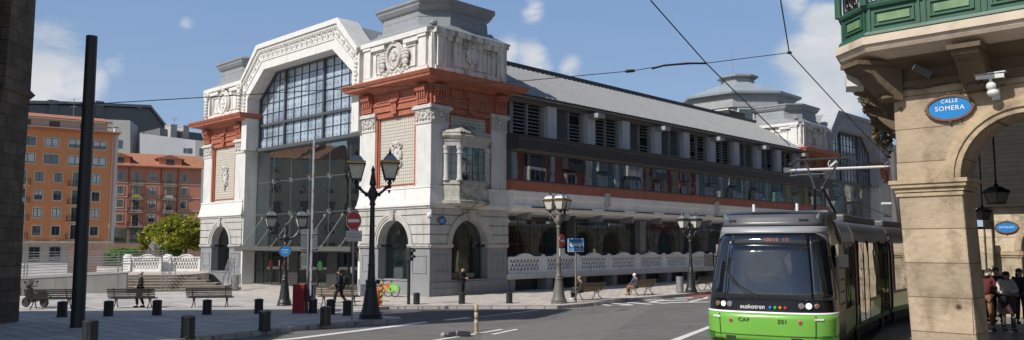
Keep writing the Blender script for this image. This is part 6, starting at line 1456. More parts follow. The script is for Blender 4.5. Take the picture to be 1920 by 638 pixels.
# raised boom barrier with red cabinet
bx = at(562, 587); e = empty('boom_barrier', bx, R(-4), 'red barrier cabinet with its white and red boom raised upright', 'barrier'); Yx = bx.y
b = MB(); b.box(-.26, .22, -.18, .22, 0, hz(532, Yx)-bx.z); b.build('cabinet', mat('barrier_red', (.33, .012, .018), .45, .08, 2), e, bevel=.015)
xb = (581-562)/FPX*Yx; b = MB(); b.box(xb-.10, xb+.14, .06, .30, .45, hz(533, Yx)-bx.z-.0); b.build('pivot_box', mat('pivot_grey', (.07, .075, .085), .5), e)
b = MB(); zt = hz(262, Yx)-bx.z; b.box(xb-.04, xb+.04, .0, .05, .7, zt); b.build('boom', mat('boom_white', (.33, .34, .36), .5, .08, 3), e)
z = 1.2
while z < zt-.2: b = MB(); b.box(xb+.01, xb+.047, -.003, .053, z, z+.12); z += .62; b.build('red_stripe', mat('faded_red', (.26, .08, .07), .5), e)
# traffic light
tl_ = at(766, 571); e = empty('traffic_light', tl_, R(60), 'black traffic light on a slim black post in front of the shop arch', 'traffic light'); Yt = tl_.y
b = MB(); b.tube((0, 0, -.05), (0, 0, hz(464, Yt)), .075, n=10); b.build('post', M_iron, e)
b = MB(); b.box(-.14, .14, -.16, .10, hz(489, Yt), hz(465, Yt)); hd = b.build('signal_head', M_rub, e, bevel=.02)
for zz in (hz(471.5, Yt), hz(482.5, Yt)):
    b = MB(); b.ring((0, -.2, zz), .10, .10, .03, 12, 5, 4.0, R(-10), R(190)); b.build('visor', M_rub, hd)
    b = MB(Matrix.Translation((0, -.165, zz))); b.prism([(.09*math.cos(t*math.pi/8), .09*math.sin(t*math.pi/8)) for t in range(16)], -.01, .01); b.build('lens', mat('dark_lens', (.03, .012, .01), .2), hd)
# delineator posts on the road line
M_del = mat('worn_yellow_plastic', (.42, .34, .17), .6, .25, 5, dirt=(.16, .12, .07), dirt_amt=.4)
dl = at(893, 626, RD); e = empty('delineator_post', dl, 0, 'upright worn yellow delineator post on the road line', 'delineator')
hh = hz(569, dl.y)-dl.z; b = MB(); b.lathe([(.09, 0), (.09, .03), (.058, .05), (.058, hh-.05), (.045, hh-.01), (.02, hh)], 14); b.build('post', M_del, e)
b = MB()
for z in (.86, .62, .36): b.lathe([(.062, z*hh), (.062, z*hh+.09)], 14)
b.build('band', mat('faded_band', (.55, .50, .36), .5, .2, 5), e)
b = MB()
for z in (.74, .50): b.lathe([(.0605, z*hh), (.0605, z*hh+.05)], 14)
b.build('dark_band', mat('brown_band', (.14, .09, .05), .6), e)
dn = at(856, 631, RD); e = empty('fallen_delineator', dn, R(14), 'flattened black ribbed rubber delineator lying on the road line', 'delineator')
b = MB()
for k in range(9): x = -.22+k*.07; r = .10+.05*math.sin(math.pi*(k+1)/11); b.loft([[(x, r*1.2*math.cos(t*math.pi/8), max(0, r*math.sin(t*math.pi/8))) for t in range(9)], [(x+.055, r*1.25*math.cos(t*math.pi/8), max(0, r*1.05*math.sin(t*math.pi/8))) for t in range(9)]])
b.box(-.30, .42, -.14, .14, 0, .03); b.build('rubber_sleeve', M_rub, e); b = MB(); b.lathe([(.07, 0), (.09, .05), (.06, .12)], 10, (-.38, .02, 0)); b.build('broken_tip', mat('grey_rubber', (.30, .30, .30), .6, .2, 5), e)
b = MB(); b.loft([[(-.02, .162*math.cos(t*math.pi/8), max(.0, .152*math.sin(t*math.pi/8))) for t in range(9)], [(.03, .162*math.cos(t*math.pi/8), max(.0, .152*math.sin(t*math.pi/8))) for t in range(9)]]); b.build('band', mat('grey_band', (.35, .36, .37), .5), e)
# bins
def bin_(px, py, label, r=.22, h=.85, m=None):
    e = empty('litter_bin', at(px, py), 0, label, 'litter bin'); b = MB(); b.lathe([(r, .05), (r, h), (r*.9, h+.01)], 18); b.build('drum', m or M_steel, e, smooth=True); b = MB(); b.lathe([(r*.82, h-.12), (r*.82, h+.015)], 18); b.build('liner', M_iron, e); b = MB(); b.lathe([(r*.9, 0), (r*.9, .05)], 14); b.build('base', M_iron, e)
bin_(440, 545.5, 'steel litter bin at the foot of the stairs by the left tower', .24, .95); bin_(1275, 549, 'pale steel litter bin between the far bench and lamp', .22, .95)
# tall dark mast
mp0 = at(145, 614); e = empty('mast', mp0, 0, 'tall thick dark steel mast rising in front of the orange block', 'mast')
mh = dep(172, 68, mp0.y).z-mp0.z; b = MB(); b.lathe([(.215, -.05), (.205, .0), (.17, mh), (.12, mh+.01)], 20); b.build('shaft', mat('mast_black', (.030, .031, .033), .45, .15, 2), e, smooth=True)
b = MB(); b.lathe([(.225, 0), (.225, .05)], 20); b.box(-.03, .03, -.212, -.195, .5, 1.1); b.lathe([(.19, mh*.745), (.19, mh*.755)], 20); b.build('collar', M_iron, e)
# catenary pole with its bracket arm beside the arcade
cp0 = at(1688, 586); cp0 = Vector((cp0.x, cp0.y, 0)); cp0.z = gz(cp0.y); Yc = cp0.y
e = empty('catenary_pole', cp0, 0, 'grey tramway pole with a white bracket arm, beside the sandstone pillar', 'pole')
zt = hz(286, Yc)-cp0.z; b = MB(); b.lathe([(.24, -.05), (.23, 0), (.17, zt), (.1, zt+.02)], 16); b.build('pole', mat('pole_brown_grey', (.11, .10, .095), .55, .15, 2), e, smooth=True)
pA = dep(1478, 320, Yc)-cp0; pB = dep(1652, 313, Yc)-cp0; pB.x += .1
b = MB(); b.tube(pA, pB, .055, n=8); b.tube(pB, (0, 0, pB.z+.03), .035, n=8); b.build('bracket_arm', M_whitepaint, e)
b = MB(); b.tube((0, 0, zt-.1), pB, .02, n=5); q = dep(1475, 317, Yc)-cp0; b.box(q.x-.12, q.x+.16, q.y-.05, q.y+.05, q.z-.15, q.z+.05); q2 = dep(1548, 326, Yc)-cp0; b.path([pA+Vector((.15, 0, -.05)), dep(1482, 330, Yc)-cp0, dep(1500, 328, Yc)-cp0, q2], .03, 5); b.build('insulator', M_steel, e)
q = dep(1561, 308, Yc)-cp0; b = MB(Matrix.Translation(q)); b.prism([(.21*math.cos(t*math.pi/10), .21*math.sin(t*math.pi/10)) for t in range(20)], -.03, .0); sgn = b.build('speed_disc', M_darkmetal, e)
b = MB(Matrix.Translation(q)); b.band([(.21*math.cos(t*math.pi/10), .21*math.sin(t*math.pi/10)) for t in range(21)], [(.185*math.cos(t*math.pi/10), .185*math.sin(t*math.pi/10)) for t in range(21)], -.04, -.029); b.prism([(-.14, -.05), (.09, .14), (.14, .07), (-.09, -.12)], -.04, -.029); b.build('disc_marking', M_whitepaint, sgn)
b = MB(); b.tube(dep(1653, 382, Yc)-cp0, dep(1676, 382, Yc)-cp0, .05, n=6); b.build('bracket', M_whitepaint, e)
# overhead wires, each a thin sagging cable between real fixings
def cable(name, pts, r, label, sag=0.0, extra=None):
    P = []
    for a, c in zip(pts[:-1], pts[1:]):
        for k in range(8): t = k/8; P.append(a.lerp(c, t)-Vector((0, 0, sag*4*t*(1-t))))
    P.append(pts[-1]); o = P[0].copy(); b = MB(); b.path([p-o for p in P], r, 5)
    ob = b.build(name, M_iron); ob.location = o; tag(ob, label, 'cable'); return ob
wA = dep(178, 195, mp0.y); wB = dep(660, 166, 26.2); wC = dep(980, 152, 26.8); wD = dep(1186, 133, 27.2); wE = dep(1480, 99, 28)
cb1 = cable('span_wire', [wA, wB, wC, wD, dep(1240, 124, 27.3), dep(1330, 118, 27.6), wE], .014, 'long span wire running from the dark mast across the market front')
b = MB()
for k in range(5): p = wD.lerp(wC, .012*k)-wA; b.ell(tuple(p), .10, .06, .06, 7, 5)
b.path([dep(1222, 129, 27.2)-wA, dep(1245, 123, 27.2)-wA, dep(1290, 119, 27.4)-wA, dep(1325, 119, 27.6)-wA], .035, 6); b.ell(tuple(wE-wA), .10, .06, .06, 7, 5); b.build('insulator', M_iron, cb1)
cable('contact_wire', [dep(1219, 0, 24.0), dep(1326, 121, 27.6), dep(1481, 273, 34.0)], .022, 'diagonal overhead wire dropping from the top edge towards the bracket arm')
cable('contact_wire', [dep(1463, -4, 24.5), wE], .022, 'short overhead wire from the top edge to the wire junction')
cable('contact_wire', [wE, dep(1592, 221, 31), dep(1664, 296, Yc)], .020, 'overhead wire from the wire junction down to the tramway pole')
cable('feeder_wire', [dep(1540, 345, 30), dep(1600, 377, 32), dep(1672, 408, 34)], .014, 'thin low wire crossing behind the pantograph')
cable('span_wire', [dep(50, 196, 27), wA], .014, 'short wire from the church corner to the dark mast')
# dome camera on the tower corner
p = C0-U*.25-V*.25+Vector((0, 0, 4.45)); e = empty('security_camera', p, 0, 'white dome security camera on the corner of the market tower', 'security camera')
b = MB(); b.box(-.10, .10, -.1, .3, .05, .28); b.build('bracket', M_cw, e); b = MB(); b.ell((0, -.05, -.02), .15, .15, .16, 12, 8); b.build('dome', M_cw, e); b = MB(); b.ell((0, -.06, -.12), .09, .09, .09, 10, 6); b.build('lens', M_rub, e)
# ------------------------------------------------------------------ bicycles, scooter, barriers
def bicycle(px, py, rz, frame_m, label, fender=None):
    e = empty('bicycle', at(px, py), rz, label, 'bicycle', 'hire bicycles parked by the shop arch')
    for x in (-.52, .52):
        b = MB(); b.ring((x, 0, .34), .31, .31, .026, 24, 6); w = b.build('wheel', M_rub, e)
        b = MB()
        for k in range(10): b.tube((x, 0, .34), (x+.3*math.cos(k*.628), 0, .34+.3*math.sin(k*.628)), .005, n=3)
        b.tube((x, -.05, .34), (x, .05, .34), .04, n=8); b.build('spokes', M_steel, w)
    b = MB(); b.path([(-.52, 0, .34), (-.1, 0, .30), (.30, 0, .62), (.40, 0, .80)], .045, 8); b.path([(-.1, 0, .30), (-.24, 0, .78)], .04, 8); b.tube((-.52, .04, .34), (-.2, .0, .58), .02, n=6); b.path([(.40, 0, .80), (.45, 0, .62), (.52, 0, .34)], .03, 6); b.build('frame', frame_m, e)
    b = MB(); b.band([(-.52+.37*math.cos(t), .34+.37*math.sin(t)) for t in [R(10+k*16) for k in range(11)]], [(-.52+.345*math.cos(t), .34+.345*math.sin(t)) for t in [R(10+k*16) for k in range(11)]], -.06, .06); b.prism([(-.85, .55), (-.55, .72), (-.22, .66), (-.30, .40), (-.7, .3)], .045, .06); b.build('mudguard', fender or frame_m, e)
    b = MB(); b.ell((-.27, 0, .86), .14, .08, .04, 10, 5); b.tube((-.24, 0, .76), (-.27, 0, .85), .018, n=6); b.build('saddle', M_rub, e)
    b = MB(); b.path([(.30, -.28, .98), (.40, -.2, 1.0), (.42, 0, .96), (.40, .2, 1.0), (.30, .28, .98)], .016, 6); b.tube((.40, 0, .78), (.42, 0, .97), .02, n=6); b.box(.45, .75, -.16, .16, .68, .72); b.box(.72, .75, -.16, .16, .72, .92); b.build('handlebar', M_rub, e)
M_lime = mat('lime_bike', (.22, .50, .10), .35); M_orng = mat('orange_bike', (.60, .12, .04), .4)
bicycle(727, 557, ROT+R(90)+R(10), M_lime, 'lime green hire bicycle leaning by the tower arch'); bicycle(711, 556.5, ROT+R(120), M_orng, 'orange hire bicycle half hidden behind the tall street lamp')
hb = at(714, 573); e = empty('hazard_post', hb, 0, 'black and yellow striped hazard post beside the orange cone', 'barrier'); b = MB(); hgt = hz(530, hb.y); b.box(-.065, .065, -.03, .03, 0, hgt); b.build('post', mat('hazard_yellow', (.50, .35, .05), .5), e); b = MB(); z = .05
while z < hgt-.2: b.prism([(-.067, z), (.067, z+.09), (.067, z+.19), (-.067, z+.10)], -.033, .033); z += .26
b.build('stripe', M_rub, e)
cn = at(708, 574); e = empty('traffic_cone', cn, 0, 'orange cone at the foot of the striped post', 'cone'); b = MB(); b.lathe([(.14, .03), (.06, .74), (.04, .76)], 12); b.build('cone', mat('cone_orange', (.75, .14, .02), .5), e); b = MB(); b.box(-.19, .19, -.19, .19, 0, .03); b.build('base', mat('cone_orange', (.75, .14, .02), .5), e)
ub = at(683, 556); b = MB(); b.box(-.2, .2, -.15, .15, 0, .62); b.box(-.22, .22, -.17, .17, .62, .66); o = b.build('utility_box', M_signgrey, bevel=.02); o.location = ub; tag(o, 'small dark grey utility box at the left foot of the corner tower', 'utility box')
sc_ = at(66, 577); e = empty('motor_scooter', sc_, R(165), 'dark motor scooter parked behind the leftmost bench', 'scooter'); e.scale = (.88, .88, .88)
for x in (-.55, .60):
    b = MB(); b.ring((x, 0, .27), .20, .20, .06, 20, 8); w = b.build('wheel', M_rub, e); b = MB(); b.tube((x, -.03, .27), (x, .03, .27), .17, n=14); b.build('rim', M_iron, w)
b = MB(); b.loft([[(-.85, -.06, .62), (-.85, .06, .62), (-.80, .06, .45), (-.80, -.06, .45)], [(-.5, -.17, .78), (-.5, .17, .78), (-.5, .17, .40), (-.5, -.17, .40)], [(0, -.18, .72), (0, .18, .72), (0, .18, .30), (0, -.18, .30)], [(.22, -.16, .40), (.22, .16, .40), (.22, .16, .25), (.22, -.16, .25)]]); b.loft([[(.30, -.2, .30), (.30, .2, .30), (.22, .2, .26), (.22, -.2, .26)], [(.46, -.22, .70), (.46, .22, .70), (.36, .2, .7), (.36, -.2, .7)], [(.42, -.14, 1.0), (.42, .14, 1.0), (.34, .12, 1.0), (.34, -.12, 1.0)]]); b.build('body', mat('scooter_paint', (.012, .013, .017), .4, .1, 3), e)
b = MB(); b.ell((-.3, 0, .82), .42, .15, .07, 12, 6); b.build('seat', M_rub, e)
b = MB(); b.path([(.28, -.34, 1.08), (.36, -.1, 1.06), (.36, .1, 1.06), (.28, .34, 1.08)], .02, 6); b.tube((.48, 0, .66), (.62, -.0, .28), .03, n=6); b.tube((.3, .3, 1.08), (.34, .36, 1.28), .012, n=5); b.tube((.3, -.3, 1.08), (.34, -.36, 1.28), .012, n=5); b.ell((.34, .38, 1.3), .02, .09, .05, 8, 5); b.ell((.34, -.38, 1.3), .02, .09, .05, 8, 5); b.build('handlebar', M_iron, e)
b = MB(); b.loft([[(.46, -.16, 1.0), (.46, .16, 1.0), (.45, .16, 1.0), (.45, -.16, 1.0)], [(.30, -.18, 1.4), (.30, .18, 1.4), (.29, .18, 1.4), (.29, -.18, 1.4)]]); b.build('windscreen', M_pane, e)
b = MB(); b.box(-.92, -.86, -.1, .1, .42, .6); b.ell((.47, 0, .86), .05, .1, .07, 8, 5); b.build('headlight', M_frost, e)
lt = at(431, 594.5); b = MB(); b.add([(-.14, -.05, .012), (.02, -.10, .03), (.16, .02, .015), (.0, .08, .05)], [(0, 1, 2, 3)]); b.add([(-.14, -.05, .006), (.02, -.10, .02), (.16, .02, .008), (.0, .08, .04)], [(3, 2, 1, 0)]); o = b.build('paper_scrap', M_whitepaint); o.location = lt; tag(o, 'scrap of white paper lying on the plaza paving', 'litter')
# ------------------------------------------------------------------ stairs, ramp and balustrade at the left of the market
TZ = .95
sA, sB = at(240, 548), at(440, 546); sd_ = (sB-sA).normalized(); sn = Vector((-sd_.y, sd_.x, 0))
M_step = mat('stair_stone', (.34, .30, .25), .85, .15, 2, dirt=(.18, .15, .12), dirt_amt=.35, bump=.2); M_stepd = mat('stair_riser', (.20, .175, .145), .9, .15, 2, dirt=(.10, .09, .07), dirt_amt=.3)
st = empty('stone_stairs', sA, math.atan2(sd_.y, sd_.x), 'broad flight of low stone steps rising to the terrace beside the left tower', 'stairs')
Ls = (sB-sA).length; n = 6; rs = TZ/n
for k in range(n):
    b = MB(); x1 = Ls-k*.62; b.box(-.6+.0*k, x1, k*.36+.02, 2.6, k*rs, (k+1)*rs-.04); b.build('riser', M_stepd, st); b = MB(); b.box(-.62, x1+.02, k*.36, 2.6 if k == n-1 else k*.36+.40, (k+1)*rs-.04, (k+1)*rs); b.build('tread', M_step, st)
ter = [sA+sn*2.55+sd_*(-.5), sA+sn*2.55+sd_*(Ls-3.1), sA+sn*6+sd_*(Ls-2.6), C0+V*25.2-U*.4, C0+V*27.4-U*.4, C0+V*40-U*.2, sA+sn*24-sd_*9, sA+sn*11-sd_*4.2]
sheet('terrace', [xy(p) for p in ter], TZ, M_side, skirt=1.2)
# handrails on the stairs
M_rail = mat('galvanised_rail', (.32, .33, .34), .35, .08, 3, metal=.5)
for x, lb in ((2.0, 'left double handrail on the stone stairs'), (5.55, 'right double handrail in the middle of the stone stairs')):
    e = empty('handrail', sA+sd_*x, math.atan2(sd_.y, sd_.x), lb, 'handrail')
    b = MB()
    for dx in (-.14, .14):
        b.path([(dx, -.25, .75), (dx, 0, .85), (dx, 1.9, 1.0+TZ), (dx, 2.5, 1.0+TZ)], .028, 6); b.path([(dx, -.2, .50), (dx, 0, .58), (dx, 1.9, .70+TZ), (dx, 2.5, .70+TZ)], .022, 6)
    b.build('rail', M_rail, e)
    for y, z in ((.05, .0), (2.35, TZ)):
        for dx in (-.14, .14): b = MB(); b.tube((dx, y, z), (dx, y, z+.95), .028, n=6); b.build('post', M_rail, e)
# white scalloped balustrade closing the terrace
def near_bal(px0, px1, Y, yb, lab):
    p0, p1 = dep(px0, yb, Y), dep(px1, yb, Y); p0.z = p1.z = TZ; d = p1-p0; w = d.length
    e = empty('stone_balustrade', p0, math.atan2(d.y, d.x), lab, 'balustrade', 'white balustrade along the terrace')
    o = balustrade_panel(None, w-.75, 1.15, M_whitebal, e, th=.2, post=False)
    o.location = (.62, 0, 0); b = MB(); b.box(.02, .58, -.22, .22, 0, .95); b.ell((.3, 0, .98), .36, .26, .26, 12, 6); b.box(-.02, .62, -.26, .26, .55, .66); b.build('post', M_whitebal, e); return e
M_whitebal = mat('bright_white_balustrade', (.76, .75, .73), .7, .05, 3, dirt=(.4, .4, .38), dirt_amt=.15)
Yb_ = 57.0
near_bal(231, 306, Yb_, 508, 'left bay of the white pierced balustrade on the terrace'); e2 = near_bal(306, 379, Yb_+.6, 508, 'right bay of the white pierced balustrade, next to the left tower')
# ramp wall of concrete with tube railings in front of the orange block
rw0, rw1 = at(236, 549.5), at(120, 551); rd = (rw1-rw0).normalized(); rwn = Vector((rd.y, -rd.x, 0))
rwn = -rwn if rwn.y < 0 else rwn
e = empty('ramp_wall', rw0, math.atan2(rd.y, rd.x), 'long grey concrete ramp wall left of the stairs', 'wall')
M_cw2 = mat('stained_concrete', (.27, .26, .245), .85, .1, .8, dirt=(.12, .115, .105), dirt_amt=.4, streak=True)
sgn = 1 if (Vector((-rd.y, rd.x, 0)).dot(rwn) > 0) else -1
b = MB(); b.prism([(0, -.1), (22, -.1), (22, .55), (9, .75), (6.6, .80), (0, 1.18)], 0, sgn*.35); b.build('wall', M_cw2, e)
b = MB(); b.prism([(5.4, -.1), (26, -.1), (26, .40), (5.4, .40)], -sgn*1.6, -sgn*.4); b.build('lower_wall', M_cw2, e)
b = MB(); b.prism([(-.1, 1.18), (6.6, .80), (9, .75), (22, .55), (22, .63), (9, .83), (6.6, .88), (-.1, 1.26)], -sgn*.03, sgn*.40); b.build('coping', M_conc, e)
for row, (oy, z0, z1, lb) in enumerate(((.2, 1.25, .75, 'nearer steel tube railing rising along the concrete ramp wall'), (4.2, 1.55, 1.25, 'farther steel tube railing of the upper ramp in front of the orange block'), (-1.0, .45, .45, 'low tube railing on the lower ramp wall behind the scooter'))):
    e = empty('ramp_railing', rw0, math.atan2(rd.y, rd.x), lb, 'railing'); b = MB(); x0 = -1.5 if row == 1 else (5.6 if row == 2 else 0)
    for k in range(6): b.path([(x0, sgn*oy, z0+.12+k*.16), (9, sgn*oy, (z0+z1)/2+.12+k*.16-(.08 if row == 0 else 0)), (24, sgn*oy, z1+k*.16)], .02, 5)
    b.build('rail', M_rail, e)
    for k in range(9):
        x = x0+.3+k*2.6
        if x < 24: zb = z0+(z1-z0)*(x-x0)/(24-x0); b = MB(); b.box(x-.03, x+.03, sgn*oy-.02, sgn*oy+.02, zb-.7, zb+.95); b.build('post', M_rail, e)
# hedge, trees and shrubs behind the balustrade
Lg = [leaf_mat('hedge_green', (.10, .24, .03)), leaf_mat('hedge_bright_green', (.16, .34, .04))]; Ly = [leaf_mat('yellow_green_leaf', (.36, .34, .03)), leaf_mat('spring_leaf', (.26, .28, .03)), leaf_mat('olive_leaf', (.13, .16, .025))]
rnd = random.Random(9)
def grown(name, px, py_top, py_bot, Y, wpx, label, mats, n, leaf, lumps=7, trunk=True, cat='tree', flat=.6):
    p = dep(px, py_bot, Y); zb = p.z; h = dep(px, py_top, Y).z-zb; w = wpx/FPX*Y; e = empty(name, Vector((p.x, p.y, zb)), 0, label, cat)
    pts = []
    for k in range(lumps):
        a = rnd.uniform(0, 6.28); q = rnd.uniform(.15, .62); zz = rnd.uniform(.25 if trunk else .3, .86); ww = 1-abs(zz-.5)*.9
        pts.append(((math.cos(a)*w/2*q*ww, math.sin(a)*w/2*q*ww, h*zz), (w*rnd.uniform(.10, .21), w*rnd.uniform(.10, .21), h*rnd.uniform(.07, .15))))
    leaf_cloud('crown' if trunk else 'foliage', pts, leaf, mats, n, rnd, e, flat)
    if trunk:
        b = MB(); b.path([(0, 0, -.5), (.05, 0, h*.2), (-.03, .03, h*.45), (.02, 0, h*.7)], [w*.022, w*.018, w*.013, w*.005], 7)
        for c, r in pts: b.path([(0, 0, h*.28), (c[0]*.5, c[1]*.5, h*.28+(c[2]-h*.28)*.6), c], [w*.012, w*.009, w*.003], 5)
        b.build('trunk', mat('bark', (.09, .065, .045), .9, .2, 5), e)
    return e
grown('broadleaf_tree', 346, 392, 490, 68, 168, 'bright yellow green tree behind the balustrade against the left tower', Ly, 6800, .16, 30)
grown('broadleaf_tree', 268, 428, 486, 72, 40, 'small thin yellow green tree in front of the salmon house', Ly, 650, .14, 8)
grown('shrub', 322, 432, 492, 70, 50, 'olive green shrub between the two yellow green trees', [Lg[0], Ly[2]], 1500, .14, 9, False, 'shrub')
grown('shrub', 300, 462, 496, 63, 40, 'low olive bush just behind the middle of the balustrade', [Lg[0], Ly[2]], 700, .12, 7, False, 'shrub')
for px, w, y0, lb in ((236, 62, 464, 'clipped bright green hedge between the orange block and the small tree'),):
    p = dep(px, 490, 74); e = empty('hedge', p, ROT-R(44), lb, 'hedge'); ww = w/FPX*74
    leaf_cloud('foliage', [((x*ww*.25, 0, .45), (ww*.24, 1.0, .78)) for x in (-1.5, -.8, -.1, .6, 1.3)], .10, Lg, 3600, rnd, e, .5)
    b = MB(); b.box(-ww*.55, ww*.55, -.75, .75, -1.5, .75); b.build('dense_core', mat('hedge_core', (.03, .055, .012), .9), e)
# the stair flights on the bank
for px, lb in ((285, 'left white stair stringer on the green bank'), (300, 'right white stair stringer on the green bank')):
    p0, p1 = dep(px-18, 446, 84), dep(px+4, 470, 80); e = empty('bank_stair', p0, 0, lb, 'stairs'); b = MB(); q = p1-p0
    for dz in (0, .3, .6): b.tube((0, 0, dz), (q.x, q.y, q.z+dz), .05, n=5)
    b.build('stringer', M_cw2, e)
    for k in range(6): t = k/5; b = MB(); b.tube((q.x*t, q.y*t, q.z*t-.6), (q.x*t, q.y*t, q.z*t+.75), .04, n=5); b.build('post', M_cw2, e)
b = MB(); p = dep(296, 480, 82); b.box(-9, 12, -.3, .3, -2, 1.2); o = b.build('retaining_wall', mat('retaining_brick', (.16, .10, .075), .9, .2, 2)); o.location = p; tag(o, 'dark red brown retaining wall below the salmon house', 'wall')
# ------------------------------------------------------------------ the church at the left, whose tower shades the plaza
CX = -16.9
M_church = mat('old_church_stone', (.125, .10, .075), .92, .3, 1.2, dirt=(.05, .042, .032), dirt_amt=.6, bump=.7, bscale=7, brick=(.85, .42, .02, (.5, .46, .42), .30))
ch = empty('stone_church', (CX, 27.6, 0), R(6), 'dark old stone church, its buttress filling the left edge', 'church')
b = MB(); b.loft([[(-2.6, -1.6, -.3), (-.16, -1.6, -.3), (-.16, .55, -.3), (-2.6, .55, -.3)], [(-2.6, -1.6, 4.2), (-.16, -1.6, 4.2), (-.16, .5, 4.2), (-2.6, .5, 4.2)], [(-2.6, -1.5, 4.35), (-.20, -1.5, 4.35), (-.20, .40, 4.35), (-2.6, .4, 4.35)], [(-2.6, -1.5, 7.9), (-.13, -1.5, 7.9), (-.13, .36, 7.9), (-2.6, .36, 7.9)], [(-2.6, -1.4, 8.1), (.0, -1.6, 8.1), (.0, .5, 8.1), (-2.6, .5, 8.1)], [(-2.6, -1.4, 8.25), (-.10, -1.4, 8.25), (-.10, .34, 8.25), (-2.6, .34, 8.25)], [(-2.6, -1.3, 11.6), (-.08, -1.3, 11.6), (-.08, .30, 11.6), (-2.6, .3, 11.6)]]); b.build('buttress', M_church, ch)
b = MB(); b.box(-26, -1.2, -13, -.4, -.3, 12.0); b.build('nave', M_church, ch)
b = MB(); b.loft([[(-26, -13.4, 12), (-.9, -13.4, 12), (-.9, .0, 12), (-26, 0, 12)], [(-26, -6.8, 14.5), (-6, -6.8, 14.5), (-6, -6.6, 14.5), (-26, -6.6, 14.5)]]); b.build('roof', M_tilered, ch)
b = MB(); b.lathe([(1.5, -.25), (1.45, .12), (1.2, .2), (.9, .26)], 20, (-1.15, -.4, 0)); b.build('footing', mat('mossy_footing', (.10, .105, .05), .95, .3, 2, dirt=(.17, .15, .12), dirt_amt=.5, bump=.5, bscale=8), ch)
b = MB(); b.box(-5, -1.2, -10.3, -5.4, -.3, 21); b.loft([[(-5.3, -10.6, 21), (-.9, -10.6, 21), (-.9, -5.1, 21), (-5.3, -5.1, 21)], [(-3.3, -8.2, 26), (-2.9, -8.2, 26), (-2.9, -7.6, 26), (-3.3, -7.6, 26)]]); b.build('bell_tower', M_church, ch)

rnd = random.Random(31)
M_q = [mat('quay_wall_'+c, v, .85, .1, .5) for c, v in (('grey', (.34, .33, .32)), ('brown', (.34, .27, .21)), ('ochre', (.42, .36, .26)))]
yy = 34.0
for k, (w, hh) in enumerate(((15, 17), (13, 20), (16, 15.5), (14, 19))):
    e = empty('quay_house', (-78, yy, 0), R(90), ('grey', 'tall brown', 'low ochre', 'tall grey')[k]+' house on the quay beyond the left edge, mirrored in the entrance glass', 'house')
    b = MB(); b.box(0, w-.3, 0, 10, -1, hh); b.build('wall', M_q[k % 3], e)
    b = MB(); b.loft([[(-.3, -.6, hh), (w, -.6, hh), (w, 10, hh), (-.3, 10, hh)], [(1, 4, hh+2.5), (w-1, 4, hh+2.5), (w-1, 6, hh+2.5), (1, 6, hh+2.5)]]); rf2 = b.build('roof', M_tilered, e)
    for x in (w*.25, w*.7): b = MB(); b.box(x-.5, x+.5, 3, 4, hh+.5, hh+4.2); b.build('chimney', M_q[1], rf2)
    for r in range(int(hh/3.1)):
        for c in range(4):
            x = w*(c+.5)/4; b = MB(); b.box(x-.6, x+.6, -.06, .1, 1.2+r*3.1, 3.1+r*3.1); b.build('window', M_pane, e)
    yy += w

w0, w1 = dep(232, 500, 57), dep(-30, 500, 55); e = empty('ramp_wall', Vector((w0.x, w0.y, 0)), math.atan2((w1-w0).y, (w1-w0).x), 'upper grey ramp wall behind the tube railings, in front of the orange block', 'wall')
b = MB(); b.prism([(0, -.2), (11, -.2), (11, .35), (0, .95)], -.3, 0); b.build('wall', M_cw2, e); b = MB(); b.prism([(0, .95), (11, .35), (11, .42), (0, 1.02)], -.34, .04); b.build('coping', M_conc, e)
